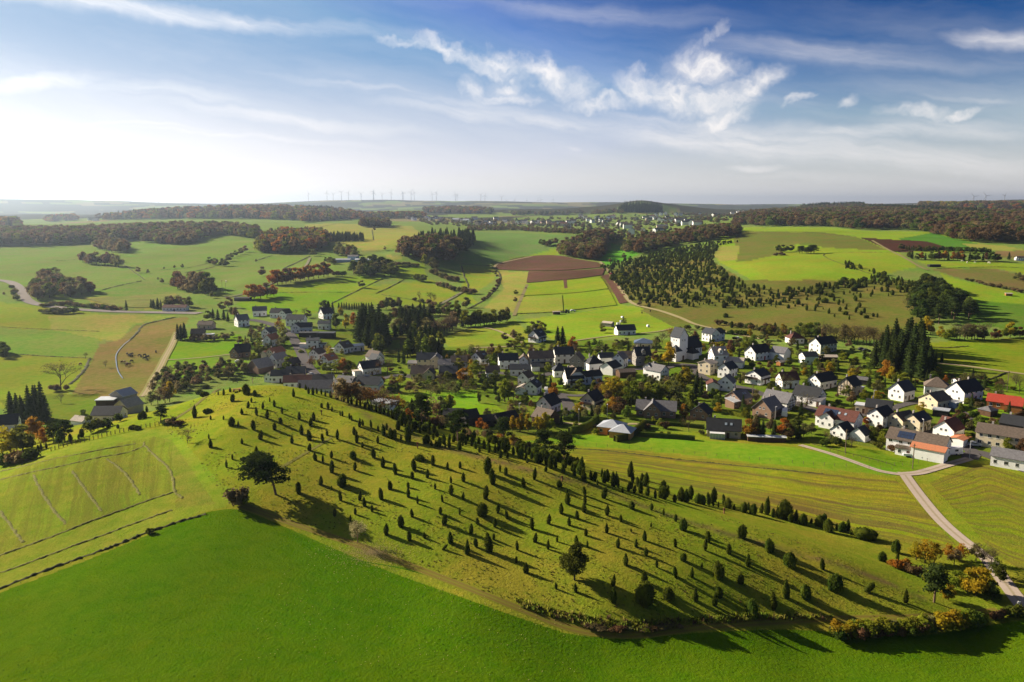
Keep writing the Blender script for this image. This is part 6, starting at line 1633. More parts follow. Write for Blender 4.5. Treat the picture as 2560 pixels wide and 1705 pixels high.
for q in [(997, 908, 8, 'spruce', 'needle', .8), (1009, 911, 9, 'spruce', 'needle', .8), (1005, 958, 6, 'broad', 'dark', 1.0), (1147, 898, 6, 'broad', 'lime', 1.1), (1160, 897, 5, 'open', 'grey', 1.2), (1118, 896, 2.6, 'broad', 'yellow', 1.1), (1246, 896, 7.5, 'broad', 'lime', 1.0), (1228, 888, 6.5, 'broad', 'rust', 1.0), (1232, 900, 4, 'broad', 'yellow', 1.1),
   (1180, 888, 6, 'open', 'grey', 1.3), (1195, 890, 6, 'open', 'grey', 1.2), (1234, 905, 5, 'broad', 'dark', .8), (1147, 925, 6, 'broad', 'lime', 1.1), (1160, 962, 8, 'broad', 'orange', 1.1), (1172, 960, 7, 'open', 'yellow', 1.0), (1190, 945, 9, 'open', 'lime', 1.1), (1205, 944, 8, 'bare', 'yellow', 1.2), (1178, 928, 6, 'broad', 'yellow', 1.0),
   (1210, 965, 6, 'broad', 'dark', 1.2), (1228, 968, 6, 'broad', 'dark', 1.2), (1240, 958, 6, 'broad', 'dark', 1.2), (1198, 1008, 5.5, 'poplar', 'dark', .8), (1262, 1004, 10, 'poplar', 'lime', 1.2), (1271, 1000, 9, 'poplar', 'green', 1.2), (1284, 1000, 10, 'bare', 'rust', .8), (1312, 1010, 5, 'broad', 'green', 1.1),
   (1290, 1030, 5, 'bare', 'brown', 1.2), (1278, 1034, 4, 'open', 'brown', 1.3), (1340, 1040, 5, 'spruce', 'needle', 1.0), (1360, 974, 8, 'spruce', 'needle', .9), (1352, 965, 7, 'poplar', 'green', 1.0), (1370, 930, 5, 'broad', 'lime', 1.1), (1383, 997, 7, 'broad', 'orange', .95), (1402, 967, 4, 'broad', 'dark', 1.2), (1415, 974, 3, 'bush', 'dark', 1.2), (1440, 975, 3, 'bush', 'dark', 1.2), (1462, 978, 3, 'bush', 'green', 1.2),
   (1483, 982, 6, 'poplar', 'green', 1.1), (1497, 986, 7, 'broad', 'rust', .8), (1505, 990, 6, 'broad', 'rust', .8), (1520, 996, 9, 'open', 'yellow', 1.1), (1542, 994, 9, 'broad', 'yellow', 1.1), (1562, 1000, 8, 'broad', 'lime', 1.1), (1582, 1004, 9, 'broad', 'lime', 1.1), (1578, 1022, 8, 'broad', 'dark', 1.0), (1548, 1036, 7, 'broad', 'rust', 1.1), (1530, 1030, 6, 'broad', 'orange', 1.1), (1565, 1046, 5, 'broad', 'green', 1.1),
   (1602, 996, 7, 'broad', 'grey', 1.2), (1618, 1004, 8, 'broad', 'lime', 1.1), (1640, 1006, 8, 'broad', 'lime', 1.1), (1612, 962, 5, 'broad', 'green', 1.2), (1625, 966, 5, 'broad', 'grey', 1.2), (1655, 1000, 8, 'open', 'grey', 1.2), (1672, 1002, 9, 'open', 'lime', 1.1), (1690, 1006, 9, 'open', 'grey', 1.1), (1668, 968, 5, 'open', 'brown', 1.3), (1684, 974, 6, 'broad', 'grey', 1.2),
   (1700, 985, 9, 'broad', 'lime', 1.0), (1716, 962, 9, 'poplar', 'yellow', 1.3), (1708, 944, 6, 'broad', 'grey', 1.0), (1741, 986, 11, 'spruce', 'needle', 1.0), (1752, 992, 9, 'spruce', 'needle', 1.0), (1736, 1000, 8, 'spruce', 'needle', 1.1), (1727, 1022, 8, 'poplar', 'lime', 1.2), (1710, 1044, 5.5, 'broad', 'orange', 1.1), (1722, 1078, 6, 'bare', 'rust', 1.0), (1688, 1020, 5, 'broad', 'grey', 1.2), (1792, 1024, 6, 'broad', 'dark', 1.1), (1800, 1008, 5, 'spruce', 'needle', 1.1), (1780, 1000, 5, 'broad', 'dark', 1.2),
   (1671, 914, 12, 'broad', 'yellow', .85), (1655, 908, 5, 'broad', 'lime', 1.2), (1642, 903, 3, 'bush', 'yellow', 1.2), (1675, 858, 10, 'bare', 'orange', .9), (1655, 862, 8, 'bare', 'grey', 1.0), (1640, 872, 7, 'open', 'grey', 1.1), (1736, 858, 7, 'broad', 'rust', 1.1), (1745, 866, 5, 'broad', 'rust', 1.1), (1826, 882, 7, 'broad', 'rust', 1.0), (1790, 866, 3, 'bush', 'yellow', 1.2), (1805, 864, 3, 'bush', 'lime', 1.2), (1720, 845, 7, 'bare', 'grey', 1.2),
   (1865, 878, 8, 'broad', 'lime', 1.1), (1882, 872, 8, 'broad', 'green', 1.1), (1848, 872, 6, 'broad', 'grey', 1.2), (1905, 850, 5, 'broad', 'grey', 1.2), (1875, 842, 5, 'broad', 'yellow', 1.0), (1922, 838, 6, 'broad', 'lime', 1.0), (1945, 842, 5, 'broad', 'grey', 1.1), (1957, 834, 6, 'broad', 'yellow', 1.0), (1975, 868, 5, 'open', 'brown', 1.1), (1941, 910, 4.5, 'broad', 'dark', 1.1), (1976, 892, 5, 'open', 'grey', 1.1), (1998, 895, 5, 'open', 'grey', 1.1),
   (1880, 920, 4, 'broad', 'dark', 1.1), (1905, 928, 3.4, 'broad', 'lime', 1.1), (1915, 942, 4, 'broad', 'green', 1.1), (1935, 936, 3.5, 'broad', 'lime', 1.2), (1850, 960, 5, 'spruce', 'needle', 1.0), (1888, 1004, 5, 'broad', 'grey', 1.1), (1962, 975, 8, 'bare', 'grey', 1.1), (1945, 985, 4, 'broad', 'dark', 1.2), (1925, 980, 4, 'broad', 'green', 1.2), (2027, 948, 8, 'spruce', 'needle', 1.0), (2002, 1034, 9, 'bare', 'grey', 1.2), (2010, 940, 4, 'broad', 'yellow', 1.1),
   (2050, 930, 4.5, 'broad', 'grey', 1.2), (2070, 926, 5, 'broad', 'lime', 1.2), (2085, 922, 5, 'broad', 'grey', 1.2), (2110, 905, 5, 'broad', 'lime', 1.1), (2130, 940, 5, 'open', 'grey', 1.2), (2150, 930, 4, 'open', 'grey', 1.2), (2103, 896, 4, 'broad', 'dark', 1.1), (2140, 955, 4, 'bush', 'green', 1.2), (2204, 992, 2.4, 'bush', 'orange', .9), (2195, 976, 5, 'broad', 'lime', 1.3), (2080, 1022, 3, 'bush', 'dark', 1.2), (2100, 1030, 3, 'bush', 'green', 1.2),
   (1873, 1096, 7, 'broad', 'orange', 1.1), (1888, 1098, 6, 'broad', 'rust', 1.0), (1906, 1098, 7, 'spruce', 'needle', 1.2), (1896, 1090, 6, 'spruce', 'needle', 1.2), (1935, 1097, 7, 'spruce', 'needle', 1.2), (1959, 1094, 7, 'broad', 'orange', 1.1), (1980, 1097, 7, 'broad', 'dark', 1.1), (1995, 1098, 6, 'spruce', 'needle', 1.3), (1970, 1100, 6, 'broad', 'rust', 1.0), (2008, 1092, 5, 'broad', 'grey', 1.1), (2062, 1098, 4, 'bare', 'rust', 1.2), (2090, 1112, 3.4, 'bush', 'dark', 1.1)]:
 plant_px(q[0], q[1], q[2], q[3], q[4], VG, q[5])
EG = 'garden trees of the eastern village'
for q in [(2179, 1101, 5, 'broad', 'green', 1.1), (2190, 1095, 4, 'broad', 'grey', 1.1), (2204, 1110, 4.4, 'broad', 'lime', 1.1), (2196, 1120, 2.5, 'bush', 'green', 1.1), (2129, 1121, 4.5, 'bare', 'grey', 1.1), (2060, 1115, 3, 'bush', 'dark', 1.1), (2249, 1136, 4, 'bare', 'lime', 1.1), (2228, 1128, 3, 'bush', 'rust', 1.1), (2417, 1112, 4, 'broad', 'lime', 1.1), (2519, 1127, 4.5, 'broad', 'lime', 1.1), (2556, 1133, 5, 'broad', 'rust', 1.1),
   (2312, 1062, 5, 'open', 'grey', 1.1), (2316, 1085, 5, 'bare', 'grey', 1.1), (2398, 1040, 5, 'broad', 'lime', 1.0), (2392, 1050, 4, 'broad', 'rust', 1.1), (2403, 1072, 6, 'broad', 'dark', .9), (2414, 1052, 3, 'bush', 'rust', 1.1), (2432, 1045, 3.4, 'bush', 'dark', 1.1), (2425, 1078, 4, 'broad', 'grey', 1.1), (2445, 1066, 3.4, 'bush', 'green', 1.2), (2470, 1075, 3.4, 'broad', 'grey', 1.1), (2500, 1070, 3.4, 'bush', 'green', 1.1), (2540, 1068, 3.4, 'bush', 'dark', 1.1), (2426, 1013, 3.4, 'bush', 'green', 1.1), (2440, 1010, 3, 'bush', 'dark', 1.1),
   (2286, 978, 5.5, 'spruce', 'needle', .9), (2316, 957, 6, 'spruce', 'needle', .8), (2354, 907, 5, 'spruce', 'needle', 1.1), (2258, 965, 6, 'broad', 'lime', 1.2), (2240, 958, 5, 'broad', 'green', 1.2), (2213, 950, 9, 'broad', 'orange', 1.0), (2228, 955, 7, 'broad', 'yellow', .9), (2362, 960, 4, 'broad', 'orange', 1.0), (2412, 965, 6, 'open', 'grey', 1.2), (2436, 966, 6, 'bare', 'grey', 1.1), (2450, 962, 6, 'bare', 'lime', 1.2), (2425, 955, 4, 'open', 'grey', 1.2),
   (2506, 980, 6, 'bare', 'brown', .8), (2548, 982, 7, 'bare', 'grey', 1.2), (2540, 965, 6, 'bare', 'grey', 1.2), (2212, 1110, 3, 'bush', 'lime', 1.1), (2165, 1062, 3, 'broad', 'orange', 1.1), (2280, 1050, 2, 'bush', 'dark', 1.1), (2392, 1070, 3, 'bush', 'rust', 1.1)]:
 plant_px(q[0], q[1], q[2], q[3], q[4], EG, q[5])
for q in [(1281, 1076, 6, 'poplar', 'yellow', 1.1), (1300, 1080, 7.5, 'poplar', 'yellow', 1.1), (1320, 1078, 7, 'poplar', 'yellow', 1.0), (1345, 1082, 6, 'open', 'yellow', 1.1), (1358, 1080, 8, 'poplar', 'yellow', 1.2), (1370, 1078, 6, 'broad', 'lime', 1.0), (1444, 1040, 5, 'open', 'yellow', 1.1), (1452, 1036, 5, 'broad', 'orange', 1.1), (1413, 1046, 4.5, 'open', 'grey', 1.1), (1430, 1050, 4, 'broad', 'green', 1.1), (1493, 1045, 5, 'open', 'grey', 1.1), (1510, 1040, 4.5, 'open', 'lime', 1.1),
   (1403, 1062, 4.5, 'spruce', 'needle', .9), (1462, 1046, 4, 'open', 'grey', 1.1), (1490, 1086, 2.5, 'bush', 'lime', 1.0), (1200, 1072, 4, 'broad', 'orange', 1.0), (1214, 1078, 3, 'broad', 'orange', 1.0), (1100, 1028, 6, 'broad', 'grey', 1.1), (1122, 1030, 7, 'broad', 'lime', 1.0), (1080, 1030, 6, 'open', 'brown', 1.2), (1092, 1042, 5, 'open', 'rust', 1.2), (1110, 1045, 5, 'broad', 'dark', 1.1), (1019, 1030, 4, 'broad', 'green', 1.0), (1030, 1036, 5, 'broad', 'dark', 1.0), (1130, 1020, 5, 'broad', 'yellow', .9),
   (1184, 1050, 4, 'broad', 'brown', 1.0), (1230, 1050, 5, 'bare', 'brown', 1.0), (1292, 1052, 5, 'broad', 'dark', 1.0), (1620, 1072, 2.4, 'bush', 'rust', 1.0), (1650, 1070, 3.6, 'broad', 'lime', 1.0), (1660, 1072, 3, 'bush', 'rust', 1.0), (1632, 1060, 3, 'broad', 'lime', 1.0), (1610, 1085, 2, 'bush', 'dark', 1.0), (1653, 1087, 1.6, 'bush', 'lime', .8), (1672, 1087, 1.6, 'bush', 'lime', .8), (1755, 1086, 2, 'bush', 'grey', 1)]:
 plant_px(q[0], q[1], q[2], q[3], q[4], 'garden trees below the village', q[5])
for q in [(1058, 972, 5), (1072, 968, 5.5), (1085, 975, 5), (1100, 966, 5), (1112, 972, 5), (1128, 968, 5), (1065, 985, 5), (1092, 990, 5), (1078, 999, 6), (1118, 985, 5), (1135, 980, 5), (1150, 975, 5), (1165, 978, 5), (1105, 982, 6), (1140, 990, 5), (1122, 992, 5), (1040, 985, 4), (1036, 968, 5), (1180, 972, 5), (1170, 965, 5), (1050, 960, 5), (1098, 955, 5), (1186, 985, 4)]:
 plant_px(q[0], q[1], q[2], random.choice(('open', 'open', 'bare')), random.choice(('grey', 'grey', 'dark', 'brown')), 'orchard trees', 1.2)
for q in [(1275, 872, 5), (1290, 866, 5), (1300, 858, 6), (1285, 848, 6), (1262, 852, 5), (1308, 870, 4), (1330, 830, 7), (1345, 828, 7), (1355, 832, 7), (1320, 838, 6), (1340, 896, 5), (1330, 884, 5), (1380, 882, 5), (1395, 880, 6), (1405, 884, 5)]:
 plant_px(q[0], q[1], q[2], 'broad', random.choice(('lime', 'grey', 'green', 'brown')), VG, 1.2)
plant_px(1394, 863, 11, 'spruce', 'needle', VG, 1.3); plant_px(1406, 863, 11, 'spruce', 'needle', VG, 1.3); plant_px(1432, 872, 7, 'broad', 'orange', VG, 1.1); plant_px(1441, 895, 8, 'bare', 'rust', VG, 1.0)
for q in [(1470, 872), (1485, 866), (1500, 872), (1515, 876), (1475, 885), (1492, 884), (1520, 890), (1540, 868), (1555, 868), (1565, 865), (1575, 872), (1550, 880), (1585, 880), (1508, 832), (1504, 822), (1560, 812)]:
 plant_px(q[0], q[1], random.uniform(3.5, 5), random.choice(('open', 'broad')), random.choice(('grey', 'green', 'dark')), 'orchard trees above the street', 1.3)
grove([(2178, 925), (2215, 935), (2250, 940), (2300, 955), (2328, 935), (2318, 895), (2280, 870), (2230, 866), (2195, 885)], 7.0, 16, [('spruce', 'needle')], 'spruces of the eastern stand', 1.15, .22)
row([(2325, 925), (2335, 915), (2330, 905)], 3, 9, [('broad', 'grey'), ('spruce', 'needle')], 'spruces of the eastern stand', 1.1)
SC = 'scrub trees under the juniper slope'
row([(2000, 838), (2015, 842), (2030, 840), (2045, 845)], 5, 9, [('broad', 'lime'), ('broad', 'green')], SC, 1.1)
row([(2050, 846), (2065, 850), (2080, 852), (2095, 850)], 6, 9, [('bare', 'brown'), ('bare', 'grey'), ('poplar', 'brown')], SC, .9)
row([(2100, 852), (2120, 858), (2150, 862), (2180, 866), (2210, 868), (2240, 862)], 14, 10, [('bare', 'yellow'), ('bare', 'grey'), ('bare', 'lime'), ('open', 'grey'), ('bare', 'brown')], SC, 1.1)
row([(1905, 838), (1940, 832), (1970, 836), (2000, 850)], 10, 4.5, [('broad', 'grey'), ('broad', 'dark'), ('bush', 'grey'), ('bush', 'rust')], SC, 1.2)
row([(1690, 828), (1735, 822), (1770, 828), (1830, 836), (1880, 840)], 9, 3.4, [('bush', 'dark'), ('bush', 'grey')], SC, 1.2)
row([(1795, 812), (1830, 815), (1870, 822), (1905, 826), (1925, 818)], 10, 3.6, [('bush', 'dark'), ('bush', 'grey'), ('bush', 'rust')], SC, 1.3)
for q in [(2313, 832, 10, 'yellow', 1.0), (2300, 836, 8, 'lime', 1.0), (2326, 836, 8, 'yellow', .9), (2352, 846, 7, 'yellow', 1.0), (2368, 850, 6, 'lime', 1.2), (2380, 850, 7, 'lime', 1.1), (2485, 848, 6, 'rust', 1.1), (2496, 847, 5, 'orange', 1.1), (2525, 844, 9, 'yellow', .9), (2512, 845, 6, 'lime', 1.0), (2550, 843, 6, 'rust', 1.1), (2535, 843, 6, 'dark', 1.1), (2285, 842, 6, 'grey', 1.1), (2270, 846, 6, 'brown', 1.1)]:
 plant_px(q[0], q[1], q[2], 'broad', q[3], 'hedgerow trees above the right pasture', q[4])
row([(2388, 850), (2410, 848), (2435, 849), (2470, 848)], 9, 9, [('bare', 'grey'), ('broad', 'grey'), ('bare', 'brown'), ('open', 'grey')], 'hedgerow trees above the right pasture', 1.2)
grove([(2268, 770), (2285, 800), (2340, 812), (2400, 808), (2432, 800), (2420, 765), (2370, 745), (2300, 742)], 10.5, 13, [('pine', 'pine'), ('pine', 'pine'), ('broad', 'dark')], 'pines at the edge of the juniper slope', 1.2, .15)
row([(2310, 716), (2325, 720), (2345, 722), (2358, 730), (2370, 738)], 8, 9, [('pine', 'pine'), ('broad', 'dark')], 'pines at the edge of the juniper slope', 1.2)
plant_px(2110, 716, 8, 'pine', 'pine', 'pines at the edge of the juniper slope', 1.4); plant_px(2376, 730, 6, 'broad', 'lime', 'pines at the edge of the juniper slope', 1.1); plant_px(2390, 735, 5, 'broad', 'orange', 'pines at the edge of the juniper slope', 1.0); plant_px(2268, 775, 9, 'bare', 'rust', 'pines at the edge of the juniper slope', .8)
row([(1945, 630), (1960, 632), (1972, 628), (1985, 628)], 4, 8, [('pine', 'pine'), ('broad', 'dark')], 'pine clump on the plateau', 1.3)
row([(1998, 632), (2012, 634), (2028, 635), (2042, 632)], 6, 9, [('pine', 'pine')], 'pine clump on the plateau', 1.5)
row([(1940, 640), (1965, 638)], 3, 4, [('bush', 'rust'), ('bush', 'brown')], 'pine clump on the plateau', 1.5)
row([(2248, 622), (2300, 628), (2360, 630), (2420, 632), (2480, 634)], 40, 6, [('spruce', 'needle'), ('broad', 'dark')], 'dark windbreak on the plateau', 1.5, .1, 1.5)
row([(2268, 648), (2300, 650), (2350, 651), (2400, 652), (2450, 652), (2505, 653)], 22, 8.5, [('broad', 'rust'), ('spruce', 'needle'), ('broad', 'dark'), ('broad', 'orange'), ('broad', 'rust')], 'mixed tree row on the plateau', 1.1)
plant_px(2522, 650, 8, 'spruce', 'needle', 'mixed tree row on the plateau', 1.3)
row([(2415, 700), (2440, 706), (2470, 714), (2510, 722), (2555, 732)], 12, 3, [('bush', 'brown'), ('bush', 'grey')], 'lone field shrubs', 1.4)
row([(2540, 700), (2556, 705)], 3, 6, [('broad', 'brown'), ('broad', 'grey')], 'lone field shrubs', 1.2)
row([(1520, 700), (1540, 706), (1560, 690), (1580, 680), (1600, 672), (1640, 660)], 10, 8, [('pine', 'pine'), ('broad', 'dark'), ('pine', 'pine')], 'pines among the slope junipers', 1.1)
for q in [(1640, 668, 10), (1655, 666, 10), (1590, 700, 9), (1680, 712, 7), (1770, 712, 8), (1555, 682, 7), (1530, 672, 6), (1700, 640, 9), (1690, 636, 9), (1745, 632, 8)]:
 plant_px(q[0], q[1], q[2], 'pine', 'pine', 'pines among the slope junipers', 1.5)
plant_px(1552, 700, 7, 'broad', 'lime', 'pines among the slope junipers', 1.4); plant_px(1583, 697, 7, 'broad', 'lime', 'pines among the slope junipers', 1.4)
LG = 'trees round the farm below the hill'
row([(30, 1052), (55, 1056), (80, 1058), (105, 1058), (125, 1054)], 9, 11, [('spruce', 'needle')], 'dark spruces below the left farm', 1.15, .15, 5)
row([(70, 1046), (95, 1044), (115, 1048)], 4, 15, [('spruce', 'needle')], 'dark spruces below the left farm', 1.0, .12, 3)
plant_px(152, 975, 14, 'bare', 'grey', LG, 1.15); plant_px(140, 978, 4, 'bush', 'brown', LG, 1.1); plant_px(165, 976, 3, 'bush', 'rust', LG, 1.1)
plant_px(153, 1008, 5, 'bare', 'grey', LG, 1.1); plant_px(214, 897, 4, 'bare', 'grey', LG, 1.0); plant_px(264, 918, 4, 'bare', 'grey', LG, 1.2)
for q in [(8, 1146, 9, 'open', 'yellow', 1.1), (28, 1142, 7, 'open', 'yellow', 1.0), (84, 1108, 8, 'open', 'orange', 1.1), (105, 1104, 6, 'open', 'orange', 1.0), (58, 1130, 7.5, 'broad', 'green', 1.3), (42, 1128, 6, 'broad', 'grey', 1.2), (110, 1112, 5, 'open', 'orange', 1.1), (163, 1106, 6.5, 'pine', 'pine', 1.2), (135, 1108, 6, 'pine', 'pine', 1.2), (150, 1112, 4, 'broad', 'dark', 1.1),
   (228, 1083, 5, 'broad', 'dark', 1.2), (245, 1076, 3.5, 'broad', 'grey', 1.2), (212, 1058, 5, 'broad', 'dark', 1.1), (262, 1070, 3, 'bush', 'dark', 1.2), (300, 1054, 3, 'bush', 'dark', 1.1), (424, 1005, 9, 'broad', 'yellow', .9), (413, 1008, 7, 'open', 'brown', 1.1), (395, 1010, 6, 'open', 'brown', 1.1), (378, 1012, 6, 'open', 'grey', 1.1)]:
 plant_px(q[0], q[1], q[2], q[3], q[4], LG, q[5], v=None)
row([(5, 1158), (30, 1160), (55, 1156), (80, 1150)], 9, 3.0, [('bush', 'brown'), ('bush', 'rust'), ('bush', 'dark')], LG, 1.2)
grove([(372, 985), (395, 1000), (450, 985), (520, 960), (600, 945), (630, 938), (600, 918), (520, 920), (430, 932), (385, 950)], 6.5, 5.5, [('broad', 'grey'), ('open', 'brown'), ('broad', 'brown'), ('broad', 'grey'), ('broad', 'dark'), ('open', 'grey')], 'brushwood trees behind the hill', 1.2, .25, .4)
row([(2, 880), (10, 884), (18, 886)], 4, 6, [('broad', 'dark')], LG, 1.2)
row([(5, 890), (14, 900)], 3, 6, [('broad', 'dark')], LG, 1.2)
HT = 'single trees on and round the juniper hill'
_b = pine_meshes(911, 4200, -.34, .36, 1.5, 20, .15)
big = mk('crown', _b[0], FM['pine']); bigt = mk('trunk', _b[1], PBARK)
def special(cm, tm, p, sc, rz, name, label):
 o = add_obj(name, None, None, p, (0, 0, rz), sc)
 add_obj('crown', cm, o); add_obj('trunk', tm, o)
 tag(o, label, 'tree', HT)
 return o
p_ = gp(690, 1236)
special(big, bigt, p_, (12, 12, 9.4), .12, 'pine_tree', 'big pine leaning left with flat branches over its long shadow')
LANDMARKS.append(('the big leaning pine', (p_[0], p_[1])))
m_ = broad_meshes(921, 3200, .028, True, .9, .0)
p_ = gp(1436, 1450)
special(mk('crown', m_[0], FM['dark']), mk('trunk', m_[1], BARK), p_, (7.4, 7.4, 8.2), 1.0, 'broadleaf_tree', 'dense dark tree standing alone low on the juniper hillside')
LANDMARKS.append(('the dense lone tree', (p_[0], p_[1])))
m_ = bare_meshes(931, 1500)
p_ = gp(894, 1356)
special(mk('crown', m_[0], FM['pale']), mk('trunk', m_[1], PBARK), p_, (5, 5, 5), .6, 'bare_tree', 'sparse shrub tree with pale yellow last leaves beside the field track')
LANDMARKS.append(('the pale-leaved shrub tree', (p_[0], p_[1])))
p_ = gp(469, 1108)
m_ = bare_meshes(933, 500)
special(mk('crown', m_[0], FM['brown']), mk('trunk', m_[1], BARK), p_, (5, 5, 4.2), .2, 'bare_tree', 'small bare brown tree at the upper corner of the mown meadow')
LANDMARKS.append(('the small bare brown tree', (p_[0], p_[1])))
p_ = gp(400, 1058)
m_ = pine_meshes(935, 900, .12, .35)
special(mk('crown', m_[0], FM['pine']), mk('trunk', m_[1], PBARK), p_, (6.5, 6.5, 5.4), .2, 'pine_tree', 'small crooked pine on the hill edge above the farm')
LANDMARKS.append(('the crooked pine above the farm', (p_[0], p_[1])))
for q, l in (((1057, 1066, 9.3), 'pine rising behind the juniper belt, first from the hilltop'), ((1145, 1104, 8.8), 'pine rising behind the juniper belt, second from the hilltop'), ((1257, 1107, 8.8), 'pine rising behind the juniper belt, third from the hilltop'), ((1361, 1145, 8.6), 'left one of the two pines beside the olive striped field'), ((1411, 1158, 9.6), 'right one of the two pines beside the olive striped field')):
 m_ = pine_meshes(940 + q[0], 1500, random.uniform(-.05, .05), .34)
 p_ = gp(q[0], q[1])
 special(mk('crown', m_[0], FM['pine']), mk('trunk', m_[1], PBARK), p_, (q[2] * 1.05, q[2] * 1.05, q[2]), random.uniform(0, 6), 'pine_tree', l)
 LANDMARKS.append(('the ' + l.replace(' rising behind the juniper belt,', ' behind the belt,'), (p_[0], p_[1])))
FR = 'shrubs round the juniper hill'
plant_px(598, 1262, 4.2, 'bush', 'brown', FR, 1.0); plant_px(612, 1262, 3.0, 'bush', 'lime', FR, 1.0); plant_px(588, 1256, 3.0, 'bush', 'orange', FR, .9)
plant_px(374, 1334, 1.4, 'bush', 'green', FR, 1.0); plant_px(430, 1062, 2.2, 'bush', 'brown', FR, 1.3); plant_px(445, 1066, 1.8, 'bush', 'rust', FR, 1.3); plant_px(415, 1060, 2.2, 'low', 'dark', FR, 1.4)
for q in [(2312, 1407, 5.6, 'open', 'yellow', 1.3), (2290, 1400, 4.2, 'open', 'yellow', 1.3), (2335, 1408, 5, 'open', 'yellow', 1.1), (2370, 1400, 4, 'open', 'orange', 1.2), (2400, 1400, 4, 'open', 'orange', 1.2), (2385, 1412, 4, 'open', 'brown', 1.2), (2250, 1424, 2.4, 'bush', 'orange', 1.2), (2232, 1416, 2.0, 'bush', 'orange', 1.2), (2270, 1432, 2.2, 'bush', 'rust', 1.2), (2290, 1440, 2.4, 'bush', 'rust', 1.2), (2262, 1420, 2.4, 'bush', 'orange', 1.0),
   (2440, 1490, 6.4, 'broad', 'yellow', 1.1), (2420, 1480, 5, 'broad', 'yellow', 1.1), (2462, 1484, 5.4, 'broad', 'yellow', 1.0), (2456, 1410, 5, 'bare', 'brown', 1.2), (2475, 1420, 4.5, 'bare', 'grey', 1.2), (2440, 1404, 4.5, 'open', 'grey', 1.2), (2490, 1440, 4, 'open', 'dark', 1.2), (2500, 1455, 4, 'broad', 'dark', 1.0), (2370, 1500, 3.4, 'broad', 'yellow', 1.2), (2390, 1470, 4, 'broad', 'lime', 1.2), (2330, 1465, 3, 'bush', 'lime', 1.2), (2350, 1450, 4, 'open', 'lime', 1.2), (2480, 1500, 4, 'broad', 'dark', 1.2)]:
 plant_px(q[0], q[1], q[2], q[3], q[4], FR, q[5])
plant_px(2335, 1506, 8.2, 'pine', 'pine', FR, 1.15)
row([(2085, 1588), (2120, 1590), (2160, 1588), (2210, 1585), (2260, 1580), (2310, 1574), (2360, 1568), (2410, 1562), (2450, 1556)], 26, 3.0, [('bush', 'lime'), ('bush', 'lime'), ('bush', 'yellow'), ('bush', 'green'), ('bush', 'grey')], 'bushy hedge at the corner of the green field', 1.15, .2, 5)
row([(2085, 1596), (2160, 1594), (2260, 1588), (2360, 1576), (2440, 1566)], 14, 2.2, [('bush', 'rust'), ('bush', 'brown'), ('bush', 'dark')], 'bushy hedge at the corner of the green field', 1.2, .2, 4)
row([(2480, 1548), (2520, 1540), (2550, 1536)], 5, 2.0, [('bush', 'rust'), ('bush', 'green')], 'bushy hedge at the corner of the green field', 1.2, .2, 4)
row([(1460, 1560), (1500, 1572), (1560, 1576), (1640, 1572), (1700, 1566)], 16, 1.1, [('low', 'brown'), ('low', 'rust'), ('low', 'lime'), ('low', 'grey')], 'low brush on the bank above the track', 1.6, .3, 6)
row([(842, 1000), (870, 1008), (900, 1016), (930, 1022), (960, 1030), (990, 1040)], 13, 6.0, [('open', 'orange'), ('open', 'rust'), ('bare', 'orange'), ('open', 'brown'), ('bare', 'brown')], 'orange autumn trees behind the crest', 1.15, .15, 4)
row([(850, 992), (900, 1004), (950, 1016)], 6, 5.5, [('open', 'yellow'), ('bare', 'orange'), ('open', 'rust')], 'orange autumn trees behind the crest', 1.15, .15, 4)
row([(1000, 1040), (1040, 1052), (1080, 1064), (1130, 1078), (1180, 1092), (1240, 1100), (1290, 1118), (1340, 1132)], 22, 3.2, [('open', 'brown'), ('bush', 'rust'), ('bush', 'grey'), ('open', 'orange')], 'brush behind the juniper belt', 1.1, .3, 8)
# ---------------------------------------------------------------- junipers, each one on its own
Z1 = "185,412,105 415,190,38 470,190,55 530,162,42 690,185,90w 775,200,55w 555,255,68 285,200,40l 225,180,38l 740,262,42 920,258,42 963,303,58 705,318,58 850,328,62 788,388,72 893,420,78 1040,372,60 650,378,52 340,432,38 315,365,40l 467,433,38 542,488,75w 612,500,52 757,530,82 1025,472,60 968,530,62 1205,428,68 1345,440,72 1322,490,76 1230,572,84 1305,632,92 1435,642,66 1480,588,60 1580,625,92 1745,580,72 1775,655,110 1975,660,66 830,625,78 1135,662,72 1310,735,66 323,622,46 337,702,74 648,665,48 787,765,66 553,822,50 495,900,62 1370,832,76 1440,850,66 1523,808,66 1525,952,110 1740,815,76w 1935,805,84 1828,705,50 2028,893,90 1752,928,78 2152,965,100 2335,925,100 2318,1010,66 1415,1070,82 1625,1080,110w 1203,1155,100 1612,1225,92 1803,1220,86 1850,1280,82 2012,1215,108 2098,1112,76 2280,1185,80 2280,1100,50 1555,1378,76 1755,1360,62 1918,1332,62 1710,1428,60 2060,1555,92 2212,1480,100 2315,1385,72 1525,1120,40 1425,315,44 1492,325,60 1530,350,44 1150,205,70 1215,125,50 1272,140,50 1300,178,60 1345,190,70 1380,180,55 1425,185,55 1465,205,60 1520,215,60 1575,235,60 1645,255,60 1690,270,60 1720,280,55 1770,300,60 1805,300,50 1855,320,60 1890,330,60 1920,345,60 1960,355,65 2000,370,80 2040,385,60 2080,395,60 2120,420,80 2160,430,70 2200,450,80 2180,525,90 2210,490,70 2250,500,90 2280,530,80 2310,560,80 1610,392,45 1630,398,50 1700,425,55 1720,440,50 1800,500,76 1830,490,55 1915,510,70 1980,545,50 2035,580,90 2100,600,80 2140,618,85 2205,635,50 2270,640,110 2065,530,60"
